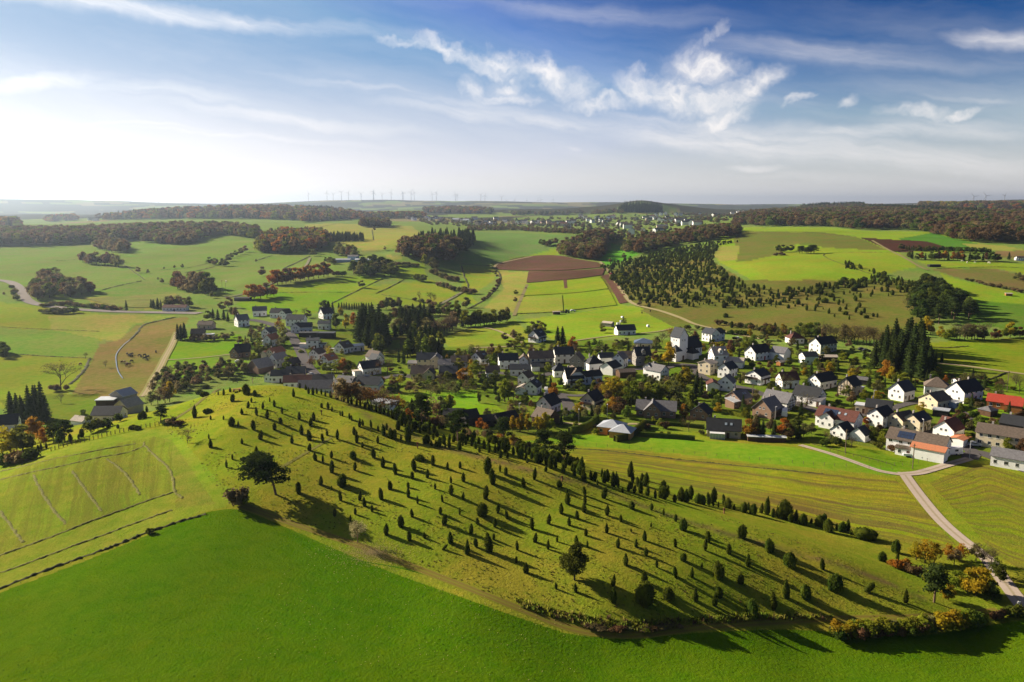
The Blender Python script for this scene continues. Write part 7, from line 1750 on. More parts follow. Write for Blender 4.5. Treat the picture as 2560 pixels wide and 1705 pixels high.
Z2 = "17,500,62 70,738,90 192,808,100 372,735,62 430,668,50l 355,848,60 500,845,84 558,722,92 698,765,70 822,750,64 1085,800,150 1148,902,145 1215,785,68 1270,820,76 852,880,82 733,895,62 578,955,58 737,1010,92 137,958,80 318,940,50 318,1035,88 50,1060,105 408,1098,70 1077,1055,122 850,1055,68 650,1080,70 1045,1215,120w 1192,1185,90 1282,1245,82 1165,1325,84 820,1205,66 628,1195,64 672,1300,92 998,1300,62 355,1225,76 250,1325,105 98,1405,100 330,1460,88 472,1435,55 735,1482,105 925,1390,90 1150,1450,60 977,1520,84 895,1590,125 1105,1570,165 1450,935,86 1550,862,110 1800,935,64w 1870,1000,50 1880,1105,100 2045,1015,84 2053,1100,82 2037,1180,90 2235,1045,105 2262,1212,92 1813,1195,98 1692,1298,92 1970,1250,78 1893,1310,78 1532,1350,105 2055,1412,66 2265,1385,90 1560,1475,86 1382,1552,90 1685,1545,92 1775,1470,60 1958,1490,76 2070,1530,64 650,1550,70L 75,430,100 150,460,96 185,465,90 245,475,50 310,490,150 215,370,80 250,330,110 345,380,80 385,370,80 430,405,80 490,505,90w 545,530,55 585,540,60 615,540,90 680,545,40 720,545,60 815,570,85 665,515,95 715,500,80 760,495,80 800,480,75 850,530,50 880,520,70 940,535,60 975,560,80 1010,595,50 1060,560,80 1105,600,90 1165,600,80 1215,650,80 1275,600,80 1290,655,75 1350,620,80 1420,655,100w 1470,670,70 1485,700,50 1520,660,70 1575,700,100 1625,690,80 1670,720,80 1660,785,50 1710,755,80 1760,745,80 1840,800,90 1920,780,80 1950,825,85 2000,820,160 2045,880,120 2110,865,90 2170,915,50 2210,840,80 2235,895,110 2265,880,110 2330,930,130 2145,870,80 1100,560,70 1240,570,70 1390,600,70 900,480,60 560,470,60 600,440,60 520,420,60 450,330,60 480,380,50"
Z3 = "530,445,150 550,495,90 515,580,90 540,560,70 570,600,70 600,540,90 635,605,110 680,540,130 697,628,105 655,520,100 775,650,75 410,545,140 457,598,50 840,600,110 870,600,110 845,655,110w 890,640,110 965,690,70 1000,660,75 1035,680,120 1070,690,120 1115,660,120 1090,690,90 1200,705,90w 1235,715,90w 1255,715,80 1300,720,110 1325,700,140 1355,690,120 1345,730,50 1395,740,50 1445,720,60 1450,690,70 1490,750,90w 1548,765,50 1640,790,90w 1690,770,70 1740,815,100w 1815,800,90 1865,815,150 1930,840,80 1965,840,90 2045,850,160w 2110,885,75w 2150,870,90 2225,910,95w 2300,900,40 540,755,70w 742,770,66 857,820,66 437,880,66 972,880,66 1055,965,105w 735,935,44 538,980,30 675,1070,92 978,1130,82 1300,1085,100 1265,1165,105 1500,1200,90 1630,1045,120w 1890,1170,110w 2095,1325,125w 1690,1320,115 405,1135,85 590,1130,70 683,1215,75 1050,1265,72w 485,1310,108 792,1330,70 1232,1330,45 978,1430,100 1140,1430,92 1393,1425,135w 1605,1490,90w 672,1475,100 360,1515,105"
Z4 = "55,855,125w 375,880,95 500,1090,145w 205,1165,130w 20,1155,150 1197,1210,110 965,800,80w 1105,715,110w 1110,790,60 790,1095,100L 270,425,45 350,460,100w 440,515,115w 515,490,55 565,510,85w 620,500,100 655,540,50 790,575,90l 385,420,80"
Z6 = "265,510,50 410,535,60 685,610,105 910,620,150w 935,575,110 1098,595,95w 1297,600,90 1435,635,95 1465,575,75w 1705,705,105w 1870,655,105 45,390,70"
Z7 = "1925,655,60"
JSET = []
for src, ox, oy, s_ in ((Z1, 440, 940, 3.92), (Z2, 940, 980, 3.92), (Z3, 1440, 1080, 3.92), (Z4, 1960, 1200, 3.92), (Z6, 1300, 1300, 2.944), (Z7, 800, 1240, 3.92)):
 for tok in src.split():
  a, b, c = tok.split(',')
  fl = c[-1] if c[-1] in 'wlL' else ''
  JSET.append((float(a) / s_ + ox, float(b) / s_ + oy, float(c.rstrip('wlL')) / s_, fl))
for q in [(95, 1128, 12, ''), (103, 1125, 13, ''), (116, 1122, 13, ''), (177, 1106, 18, ''), (197, 1098, 10, ''), (206, 1094, 18, ''), (295, 1072, 9, 'w'), (333, 1073, 9, 'l'), (343, 1075, 9, 'l'), (367, 1032, 14, ''), (348, 1050, 14, 'w'), (360, 1046, 16, 'w'), (545, 946, 9, 'w'), (516, 972, 8, 'l')]:
 JSET.append(q)
PTS = ground([j[0] for j in JSET], [j[1] - 1 for j in JSET])
LEAN = R(42)
for (px, py, hp, fl), p in zip(JSET, PTS):
 h = hp * mpp(p) * 1.14
 if fl == 'w':
  v = random.choice((3, 4, 4)); wd_ = 1.05
 elif fl == 'l':
  v = 6; wd_ = 1.5
 else:
  v = random.choice((0, 1, 1, 2, 5, 5, 7)); wd_ = random.uniform(.72, 1.15)
 lean = (0, LEAN) if fl == 'L' else (random.uniform(-.11, .11), random.uniform(-.11, .11))
 desc = 'broad juniper' if fl == 'w' else 'low spreading juniper' if fl == 'l' else 'juniper tilted to one side' if fl == 'L' else 'tall slim juniper' if h > 3.4 else 'tiny slim juniper' if h < 1.6 else 'slim juniper'
 PLANTS.append(dict(p=(float(p[0]), float(p[1]), float(p[2]) - .05), h=h, kind='juniper', colour='juniper', group='junipers scattered over the near hill', wide=wd_, lean=lean, v=v, rz=random.uniform(0, 6.28) if fl != 'L' else 0, desc=desc))
JP = []
dense = [(1500, 668), (1530, 690), (1545, 720), (1570, 745), (1610, 758), (1700, 772), (1760, 765), (1850, 775), (1960, 765), (1990, 740), (1930, 722), (1870, 715), (1820, 690), (1790, 660), (1780, 640), (1800, 615), (1845, 606), (1800, 604), (1720, 618), (1650, 632), (1600, 645), (1540, 655)]
JP.append(scatter_poly(dense, 5.9, .5))
JP.append(scatter_poly([(2115, 655), (2110, 672), (2190, 680), (2240, 700), (2300, 712), (2330, 730), (2290, 745), (2230, 720), (2180, 712), (2130, 725), (2080, 722), (2060, 735), (1990, 745), (1950, 728), (2010, 722), (2080, 712), (2150, 700), (2190, 690), (2170, 680)], 5.0, .5))
sp = scatter_poly([(1560, 745), (1700, 770), (1850, 770), (2000, 735), (2150, 715), (2260, 720), (2290, 760), (2260, 800), (2100, 825), (1950, 832), (1800, 820), (1680, 790)], 9.5, .5)
k_ = fbm(sp[:, 0] / 45, sp[:, 1] / 45, 77, 2)
JP.append(sp[k_ > .38])
JP = np.vstack(JP)
JP = JP[rng.random(len(JP)) < .93]
wood('juniper_scrub', JP, 3.1, C_JUN, 'hundreds of dark junipers covering the far slope', 1.15, .45)
JP2 = scatter_poly([(985, 1052), (1040, 1080), (1150, 1108), (1250, 1140), (1400, 1176), (1450, 1184), (1450, 1160), (1300, 1120), (1200, 1095), (1100, 1068), (1010, 1040)], 3.1, .5)
wood('juniper_belt', JP2[(rng.random(len(JP2)) < .5) & (fbm(JP2[:, 0] / 9, JP2[:, 1] / 9, 12, 2) > .42)], 2.3, C_JUN, 'dense belt of junipers on the far side of the crest', 1.1, .35)
# ---------------------------------------------------------------- make the plants: the 300 largest of a kind singly, the rest as one mass
def spread_shrubs():
 poly = [(600, 870), (760, 960), (900, 985), (1000, 1050), (1150, 1060), (1300, 1090), (1500, 1070), (1750, 1080), (1900, 1100), (2100, 1115), (2200, 1125), (2420, 1100), (2540, 1070), (2540, 960), (2330, 930), (2200, 880), (2000, 845), (1800, 850), (1600, 880), (1450, 870), (1250, 880), (1100, 905), (950, 930), (880, 900), (760, 830), (640, 800)]
 pts = scatter_poly(poly, 6.3, .5)
 H = np.array(HOUSE_XY)
 V = []
 for rd in bpy.data.objects:
  if rd.name.startswith(('road', 'lane', 'track')) and rd.type == 'MESH':
   a = np.empty(len(rd.data.vertices) * 3, np.float32); rd.data.vertices.foreach_get('co', a); V.append(a.reshape(-1, 3)[:, :2])
 V = np.vstack(V)
 meadows = [ground(*np.array(densify(m_)).T)[:, :2] for m_ in ([(985, 985), (1100, 975), (1190, 975), (1232, 1008), (1265, 1030), (1180, 1045), (1010, 1025)], [(1990, 1112), (2060, 1112), (2190, 1150), (2410, 1140), (2400, 1160), (2280, 1185)])]
 drop = np.zeros(len(pts), bool)
 for m_ in meadows:
  drop[inside(pts[:, 0], pts[:, 1], m_)] = True
 k = 0
 for i, p in enumerate(pts):
  if drop[i] or (np.hypot(H[:, 0] - p[0], H[:, 1] - p[1]) < H[:, 2] + .6).any() or (np.hypot(V[:, 0] - p[0], V[:, 1] - p[1]) < 3.4).any():
   continue
  if random.random() < .42:
   continue
  t = random.random()
  if t < .45:
   plant(p, random.uniform(1.3, 2.6), 'bush', random.choice(('green', 'dark', 'grey', 'rust', 'lime', 'brown', 'dark')), 'garden shrubs of the village', 1.2)
  elif t < .88:
   plant(p, random.uniform(3.2, 5.5), random.choice(('broad', 'open')), random.choice(('green', 'grey', 'dark', 'lime', 'rust', 'brown', 'grey', 'yellow', 'dark')), 'small garden trees of the village', 1.15)
  else:
   plant(p, random.uniform(4, 7), 'spruce', 'needle', 'small garden trees of the village', 1.0)
  k += 1
spread_shrubs()
by = {}
for q in PLANTS:
 q['D'] = math.hypot(q['p'][0], q['p'][1]); by.setdefault(plant_name(q), []).append(q)
REST, BUILT = [], []
for nm, L_ in by.items():
 L_.sort(key=lambda q: -q['h'] * q['wide'] / q['D'])
 BUILT += L_[:290]; REST += L_[290:]
for q in BUILT:
 q['o'] = plant_build(q)
keys = sorted({(q['kind'], q['colour'], q['v']) for q in REST}, key=str)
rc = bpy.data.collections.new('lesser plants')
for i, (k, c, v) in enumerate(keys):
 ob = bpy.data.objects.new(f'plant{i:03d}', JUN[v] if k == 'juniper' else tree_variant(k, c, v)[0]); rc.objects.link(ob)
if REST:
 n_ = len(REST)
 me = bpy.data.meshes.new('lesser_trees_and_shrubs')
 me.vertices.add(n_); me.vertices.foreach_set('co', np.array([q['p'] for q in REST], np.float32).ravel())
 me.attributes.new('size', 'FLOAT_VECTOR', 'POINT').data.foreach_set('vector', np.array([(q['h'] * q['wide'], q['h'] * q['wide'], q['h']) for q in REST], np.float32).ravel())
 me.attributes.new('turn', 'FLOAT_VECTOR', 'POINT').data.foreach_set('vector', np.array([(0, 0, q['rz']) for q in REST], np.float32).ravel())
 me.attributes.new('pick', 'INT', 'POINT').data.foreach_set('value', np.array([keys.index((q['kind'], q['colour'], q['v'])) for q in REST], np.int32))
 o = add_obj('lesser_trees_and_shrubs', me)
 ng = bpy.data.node_groups.new('lesser', 'GeometryNodeTree')
 ng.interface.new_socket('Geometry', in_out='INPUT', socket_type='NodeSocketGeometry'); ng.interface.new_socket('Geometry', in_out='OUTPUT', socket_type='NodeSocketGeometry')
 i_ = ng.nodes.new('NodeGroupInput'); o_ = ng.nodes.new('NodeGroupOutput')
 ci = ng.nodes.new('GeometryNodeCollectionInfo'); ci.inputs['Collection'].default_value = rc; ci.inputs['Separate Children'].default_value = True; ci.inputs['Reset Children'].default_value = True
 ip = ng.nodes.new('GeometryNodeInstanceOnPoints'); ip.inputs['Pick Instance'].default_value = True
 for nm, sock, ty in (('size', 'Scale', 'FLOAT_VECTOR'), ('turn', 'Rotation', 'FLOAT_VECTOR'), ('pick', 'Instance Index', 'INT')):
  a_ = ng.nodes.new('GeometryNodeInputNamedAttribute'); a_.data_type = ty; a_.inputs['Name'].default_value = nm
  ng.links.new(next(x for x in a_.outputs if x.enabled), ip.inputs[sock])
 ng.links.new(i_.outputs[0], ip.inputs['Points']); ng.links.new(ci.outputs[0], ip.inputs['Instance']); ng.links.new(ip.outputs[0], o_.inputs[0])
 md = o.modifiers.new('plants', 'NODES'); md.node_group = ng
 tag(o, 'the smaller and farther shrubs and trees between the gardens and meadows', kind='stuff')
# ---------------------------------------------------------------- labels: kind, then the nearest landmark and the rank of nearness to it
LANDMARKS += [(n_, tuple(gp(*q)[:2])) for n_, q in (
 ('the hilltop cross', (632, 958)), ('the topmost marker post', (804, 1037)), ('the carved marker post', (1044, 1121)), ('the third marker post', (1405, 1203)), ('the lowest marker post', (1810, 1284)), ('the orange shrubs by the lane', (2250, 1424)), ('the weedy bank above the track', (1500, 1560)), ('the red picnic table on the hill', (592, 975)), ('the lane crossroads', (2255, 1186)), ('the foot of the hillside track', (2080, 1556)), ('the country road bend', (50, 740)), ('the pale-roofed farm sheds', (880, 655)),
 ('the ploughed brown field', (1380, 665)), ('the plateau pine clump', (2010, 632)), ('the dark windbreak', (2350, 630)), ('the grazing cattle', (350, 900)), ('the worn crest path', (1240, 1150)), ('the beech wood spur', (420, 610)),
 ('the middle valley wood', (1060, 640)), ('the stream fork', (1170, 740)), ('the green paddock', (1200, 1025)), ('the striped olive field', (1700, 1180)), ('the orange field hut', (2521, 738)), ('the lone conifer pair', (1400, 863)),
 ('the mown stripes meadow', (330, 755)), ('the dark barn by the beeches', (608, 752)), ('the dark tree belt', (1215, 812)))]
ORD = ['nearest', 'second nearest', 'third nearest', 'fourth nearest', 'fifth nearest', 'sixth nearest', 'seventh nearest', 'eighth nearest', 'ninth nearest', 'tenth nearest', 'eleventh nearest', 'twelfth nearest', 'thirteenth nearest', 'fourteenth nearest', 'fifteenth nearest',
  'sixteenth nearest', 'seventeenth nearest', 'eighteenth nearest', 'nineteenth nearest', 'twentieth nearest'] + [f'{w} nearest' for w in 'twenty-first twenty-second twenty-third twenty-fourth twenty-fifth twenty-sixth twenty-seventh twenty-eighth twenty-ninth thirtieth thirty-first thirty-second thirty-third thirty-fourth thirty-fifth thirty-sixth thirty-seventh thirty-eighth thirty-ninth fortieth'.split()]
LXY = np.array([l[1] for l in LANDMARKS])
def name_by_landmark(items):
 """items: (object, description, xy, category, group)"""
 cells = {}
 for it in items:
  d = np.hypot(LXY[:, 0] - it[2][0], LXY[:, 1] - it[2][1])
  k = int(d.argmin()); cells.setdefault((it[1], k), []).append((float(d[k]), it))
 for (desc, k), L_ in cells.items():
  L_.sort(key=lambda x: x[0])
  for r_, (_d, it) in enumerate(L_):
   place = LANDMARKS[k][0]
   lab = f'{desc} near {place}' if len(L_) == 1 else f'{desc}, {ORD[min(r_, len(ORD) - 1)]} to {place}'
   w = lab.split()
   if len(w) > 16:
    lab = ' '.join(w[:16])
   tag(it[0], lab, it[3], it[4])
items = []
for q in BUILT:
 if 'desc' in q:
  desc = q['desc']
 else:
  sz = 'tall' if q['h'] > 11 else ('small' if q['h'] < 5 and q['kind'] not in ('bush', 'low') else '')
  desc = ' '.join(x for x in (sz, COLWORD[q['colour']], KINDWORD[q['kind']]) if x)
 items.append((q['o'], desc, q['p'][:2], 'shrub' if q['kind'] in ('bush', 'low', 'juniper') else 'tree', q['group']))
name_by_landmark(items)
cells = {}
WN = {'white': 'white-walled', 'pink': 'pinkish', 'beige': 'beige'}
RN = {'navy': 'dark slate', 'grey': 'grey', 'brown': 'brown', 'maroon': 'reddish', 'metal': 'pale metal'}
FL = [('the wooded knob', gp(1600, 520)[:2]), ('the yellow field below the far village', gp(1600, 600)[:2]), ('the middle wood', gp(1150, 600)[:2]), ('the rust ridge crest', gp(1800, 580)[:2]), ('the round skyline wood', gp(940, 565)[:2]), ('the ploughed field', gp(1300, 640)[:2])]
for root, wl, rf, rt, xy in FAR:
 d = [math.hypot(xy[0] - f[1][0], xy[1] - f[1][1]) for f in FL]; k = int(np.argmin(d))
 cells.setdefault((wl, rf, k), []).append((d[k], root))
for (wl, rf, k), L_ in cells.items():
 L_.sort(key=lambda x: x[0])
 for i, (_d, root) in enumerate(L_):
  root['label'] = f"{WN[wl]} distant house with {RN[rf]} roof, {ORD[i]} to {FL[k][0]}"
# ---------------------------------------------------------------- small things: hay rows, fences, hedges, vehicles, animals
HAY = plain_mat('dry hay', (.185, .185, .042), .95, .1, 3.0, .35)
DITCH = plain_mat('dark ditch growth', (.085, .088, .028), .95, .1, .8, .4)
def ridge(name, pts, w, h, mat, label=None, cat=None, group=None, kind=None, off=-.02, seed=0):
 """long low heap with a lumpy crest"""
 c = ground(*smooth_line(pts, 3.0).T)[:, :2]
 keep = [0]
 for i in range(1, len(c)):
  if np.hypot(*(c[i] - c[keep[-1]])) > w * .5:
   keep.append(i)
 c = c[keep]
 t = np.gradient(c, axis=0); t /= np.linalg.norm(t, axis=1)[:, None] + 1e-9
 nr = np.stack([t[:, 1], -t[:, 0]], 1)
 g = np.random.default_rng(seed)
 m_ = len(c)
 k = np.where(g.random(m_) < .3, .12, g.uniform(.3, 1.3, m_)); sh = g.uniform(-.25, .25, m_) * w
 V = []
 for u, hz in ((-.5, -.08), (-.22, .8), (.05, 1.0), (.26, .7), (.5, -.08)):
  x = c[:, 0] + nr[:, 0] * (u * w * (.7 + .5 * k) + sh); y = c[:, 1] + nr[:, 1] * (u * w * (.7 + .5 * k) + sh)
  V.append(np.stack([x, y, height(x, y) + off + .0004 * np.hypot(x, y) + hz * h * k], 1))
 V = np.stack(V, 1).reshape(-1, 3)
 idx = np.arange(m_ * 5).reshape(m_, 5)
 F = np.stack([idx[:-1, :-1], idx[:-1, 1:], idx[1:, 1:], idx[1:, :-1]], -1).reshape(-1, 4)
 o = add_obj(name, mesh_from(name, V, F, mat))
 tag(o, label, cat, group, kind)
 return o
for i, (pts, lab) in enumerate([
 ([(-60, 1192), (0, 1179), (62, 1165), (132, 1148), (206, 1134), (267, 1122), (341, 1109)], 'hay row nearest to the fence on the meadow edge'),
 ([(-60, 1215), (0, 1200), (70, 1183), (165, 1163), (247, 1144), (308, 1134), (354, 1118), (362, 1105)], 'hay row second from the fence along the meadow edge'),
 ([(82, 1187), (99, 1220), (119, 1253), (140, 1282), (165, 1311)], 'short downhill hay row, second from the left of four'),
 ([(181, 1177), (202, 1208), (226, 1241), (255, 1278)], 'short downhill hay row, third from the left of four'),
 ([(267, 1148), (304, 1175), (329, 1204), (350, 1237)], 'short downhill hay row, last of four before the curved one'),
 ([(362, 1115), (395, 1146), (424, 1175), (434, 1204), (436, 1229), (457, 1245)], 'curved hay row bending round the end of the mown meadow'),
 ([(0, 1278), (25, 1311), (49, 1344), (58, 1356)], 'short downhill hay row, first of four'),
 ([(-60, 1411), (0, 1389), (62, 1366), (144, 1336), (226, 1303), (308, 1274), (370, 1251), (432, 1231)], 'long hay row closing off the downhill rows'),
 ([(-60, 1450), (0, 1432), (103, 1395), (173, 1368), (267, 1334), (350, 1303), (432, 1274)], 'long hay row nearest to the green field')]):
 ridge('hay_row', pts, .6, .15, HAY, lab, 'hay row', 'hay rows on the mown meadow', seed=i)
for i, pts in enumerate([[(-60, 1498), (0, 1471), (82, 1438), (136, 1418), (206, 1393), (288, 1364), (370, 1331), (452, 1303), (514, 1286)]]):
 ridge('field_edge_growth', pts, .8, .32, DITCH, 'ragged dark weeds along the edge of the green field', kind='stuff', seed=40)
DL = [([(827, 760), (901, 723), (958, 696)], 1.6), ([(939, 734), (975, 718), (1010, 699)], 1.8), ([(708, 672), (745, 655), (776, 640)], 3), ([(955, 737), (1020, 748), (1067, 757)], 1.4), ([(640, 652), (681, 639)], 2.2), ([(1099, 758), (1135, 742), (1170, 722), (1160, 690), (1154, 665)], 2.4),
  ([(1173, 772), (1219, 744), (1246, 711), (1249, 686), (1224, 662)], 3), ([(640, 733), (760, 731), (871, 731)], 1.2), ([(253, 726), (300, 714), (353, 703)], 2.2), ([(462, 682), (500, 676), (535, 667)], 2.2), ([(140, 653), (200, 650), (290, 655), (340, 684), (362, 700)], 1.6),
  ([(400, 675), (440, 674), (480, 668), (535, 655)], 1.5), ([(225, 899), (214, 920), (201, 937), (174, 961)], 2.2), ([(35, 885), (120, 891), (228, 896)], 1.2), ([(0, 818), (120, 824), (250, 829)], 1.0), ([(440, 793), (400, 802), (359, 813), (343, 832), (326, 850)], 2.2), ([(1338, 1120), (1460, 1123), (1560, 1132), (1700, 1149), (1900, 1170), (2060, 1185)], 1.0),
  ([(2420, 866), (2350, 870), (2290, 862)], 1.6), ([(2420, 965), (2470, 950), (2520, 930)], 1.4), ([(2200, 690), (2150, 676), (2060, 636), (2230, 631)], 1.2), ([(1280, 786), (1400, 780), (1480, 770), (1545, 763)], 1.4), ([(1108, 842), (1180, 820), (1250, 806)], 1.2), ([(870, 628), (940, 628), (985, 625)], 1.2), ([(930, 575), (933, 600)], 1.6), ([(800, 568), (840, 560)], 2),
  ([(1150, 660), (1230, 664), (1290, 646), (1340, 640)], 1.6), ([(2030, 1110), (2190, 1150), (2240, 1165)], .5), ([(1850, 578), (2000, 580), (2140, 592)], 1.5), ([(2340, 672), (2480, 668), (2600, 672)], 1.6)]
for i, (pts, w) in enumerate(DL):
 ridge('ditch_growth', pts, w * .75, .2 * min(2, w), DITCH, 'line of dark weeds and brush along a field boundary', kind='stuff', seed=60 + i)
WATER = plain_mat('pale stream water', (.13, .14, .12), .2, .6, 2.0, .2)
ribbon('stream', [(326, 850), (310, 862), (291, 885), (290, 900), (293, 923), (300, 938), (307, 947)], .55, WATER, 'narrow pale stream winding through the brown pasture', .25)
MARK = grass_mat('pressed grass', False, (.055, .130, .006), .4)
MARK2 = grass_mat('dark pressed grass', False, (.038, .100, .004), .4)
for i, (pts, w, m_) in enumerate([
 ([(590, 1293), (680, 1330), (800, 1376), (900, 1402), (1000, 1420), (1100, 1447)], .28, MARK), ([(610, 1312), (700, 1350), (800, 1392), (900, 1418)], .22, MARK), ([(0, 1508), (150, 1480), (260, 1440), (360, 1425), (460, 1412)], .25, MARK2),
 ([(0, 1520), (160, 1498), (270, 1455), (360, 1438)], .25, MARK), ([(100, 1540), (200, 1530), (350, 1570), (450, 1612), (600, 1650)], .3, MARK), ([(900, 1435), (870, 1450), (820, 1440), (760, 1405)], .25, MARK2), ([(930, 1430), (890, 1460), (820, 1452), (740, 1405), (640, 1330)], .22, MARK2),
 ([(1080, 1600), (1100, 1580), (1140, 1565), (1180, 1560)], .25, MARK2), ([(420, 1640), (425, 1670), (424, 1705)], .3, MARK2), ([(1400, 1640), (1600, 1650), (1800, 1662), (2100, 1670)], .3, MARK2), ([(1500, 1680), (1750, 1690), (2050, 1682)], .3, MARK),
 ([(60, 1600), (250, 1560), (420, 1520), (560, 1480), (640, 1440)], .25, MARK)]):
 ribbon('wheel_mark', pts, w, m_, 'faint wheel line pressed into the green field', .02)
POSTM = plain_mat('weathered fence wood', (.16, .12, .08), .95, .1, 3.0, .3)
for (pts, n_, hp, lab, w) in [([(128, 1128), (180, 1112), (230, 1100), (290, 1085), (351, 1072), (410, 1062)], 27, 1.25, 'wire fence with wooden posts along the upper edge of the mown meadow', .14),
        ([(1330, 1106), (1440, 1114), (1560, 1120), (1700, 1132), (1850, 1146), (2000, 1160), (2230, 1174)], 34, 1.15, 'long thin pasture fence between the green strip and the striped field', .09),
        ([(2075, 1130), (2150, 1146), (2240, 1164), (2330, 1152), (2420, 1136)], 18, 1.15, 'pasture fence round the green triangle by the lanes', .09)]:
 ln = smooth_line(pts, 2.0)
 P_ = [gp(*ln[int(i / (n_ - 1) * (len(ln) - 1))]) for i in range(n_)]
 root = add_obj('wire_fence', None, None, tuple(P_[0])); tag(root, lab, 'fence', 'wire fences')
 pm_ = unit_box('post', POSTM)
 for p in P_:
  add_obj('post', pm_, root, (p[0] - P_[0][0], p[1] - P_[0][1], p[2] - P_[0][2] - .1), (random.uniform(-.06, .06), random.uniform(-.06, .06), 0), (w, w, hp * random.uniform(.9, 1.1)))
 wv = [tube([(p[0] - P_[0][0], p[1] - P_[0][1], p[2] - P_[0][2] + z) for p in P_], [.012] * n_, 3) for z in (.5, .95)]
 add_obj('wire', mk('wire', join_vf(wv), POSTM), root)
def hedge(pts, w, h, colour, lab):
 c = ground(*smooth_line(pts, 3.0).T)[:, :2]
 r = np.random.default_rng(int(pts[0][0]))
 t = np.gradient(c, axis=0); t /= np.linalg.norm(t, axis=1)[:, None] + 1e-9
 nr = np.stack([t[:, 1], -t[:, 0]], 1); m_ = len(c)
 V = []
 for u, z in ((-.5, -.3), (-.5, h * .9), (-.38, h), (.38, h), (.5, h * .9), (.5, -.3)):
  x = c[:, 0] + nr[:, 0] * (u * w + r.uniform(-.06, .06, m_)); y = c[:, 1] + nr[:, 1] * (u * w + r.uniform(-.06, .06, m_))
  V.append(np.stack([x, y, height(x, y) + z + r.uniform(-.08, .08, m_)], 1))
 V = np.stack(V, 1).reshape(-1, 3); k = 6
 idx = np.arange(m_ * k).reshape(m_, k)
 F = np.stack([idx[:-1, :-1], idx[:-1, 1:], idx[1:, 1:], idx[1:, :-1]], -1).reshape(-1, 4)
 F = np.vstack([F, [[idx[0, 0], idx[0, 1], idx[0, 4], idx[0, 5]], [idx[-1, 0], idx[-1, 5], idx[-1, 4], idx[-1, 1]]]])
 n_ = m_ * 10; q = r.integers(0, m_, n_); u = r.uniform(-.5, .5, n_); up = r.random(n_) < .5
 x = c[q, 0] + nr[q, 0] * np.where(up, u * w, np.sign(u) * w * .5); y = c[q, 1] + nr[q, 1] * np.where(up, u * w, np.sign(u) * w * .5)
 z = height(x, y) + np.where(up, h, r.uniform(.1, h, n_))
 lv = leaf_quads(np.stack([x, y, z], 1), np.stack([np.where(up, 0, np.sign(u) * nr[q, 0]), np.where(up, 0, np.sign(u) * nr[q, 1]), np.where(up, 1, .1)], 1), .16, r)
 o = add_obj('hedge', mk('hedge', join_vf([(V, F), lv]), FM[colour]))
 tag(o, lab, 'hedge', 'clipped garden hedges')
hedge([(1424, 1083), (1450, 1078), (1475, 1066), (1492, 1052)], 1.8, 2.2, 'dark', 'curved clipped hedge left of the metal-roofed bungalow')
hedge([(1538, 1104), (1565, 1098), (1590, 1082), (1612, 1064)], 1.8, 2.2, 'dark', 'curved clipped hedge right of the metal-roofed bungalow')
hedge([(1597, 1090), (1660, 1094), (1737, 1100)], 1.4, 1.5, 'dark', 'straight dark hedge below the lawn with two round bushes')
hedge([(1408, 1050), (1450, 1052), (1490, 1052)], 1.2, 1.6, 'dark', 'dark hedge above the gravel track')
hedge([(1600, 1058), (1680, 1064), (1760, 1072)], 1.2, 1.4, 'dark', 'dark hedge between gravel track and wide brick house')
hedge([(2480, 1062), (2520, 1050), (2560, 1036), (2600, 1020)], 1.4, 1.5, 'rust', 'brown hedge slanting past the garden pavilion')
hedge([(2065, 1036), (2100, 1034), (2150, 1022)], 1.1, 1.2, 'grey', 'olive hedge along the lawn above the street')
hedge([(1288, 870), (1300, 884), (1318, 905)], 1.4, 1.6, 'green', 'green hedge running down to the street from the farm path')
hedge([(1176, 876), (1180, 895)], 1.4, 2.0, 'dark', 'short tall hedge beside the willow')
hedge([(1822, 1034), (1850, 1042), (1880, 1048)], 1.4, 1.4, 'lime', 'yellow-green hedge below the tan-walled house')
PAINT = {'white': plain_mat('white car paint', (.75, .76, .77), .3, .6, 1, .03), 'silver': plain_mat('silver car paint', (.45, .47, .50), .3, .7, 1, .03), 'red': plain_mat('red car paint', (.50, .02, .04), .3, .6, 1, .03), 'blue': plain_mat('blue car paint', (.05, .12, .35), .3, .6, 1, .03), 'dark': plain_mat('dark car paint', (.03, .03, .035), .3, .6, 1, .03), 'green': plain_mat('green tractor paint', (.03, .12, .04), .4, .5, 1, .05)}
TYRE = plain_mat('tyre rubber', (.02, .02, .02), .9, .2, 1, .1)
wheel_me = None
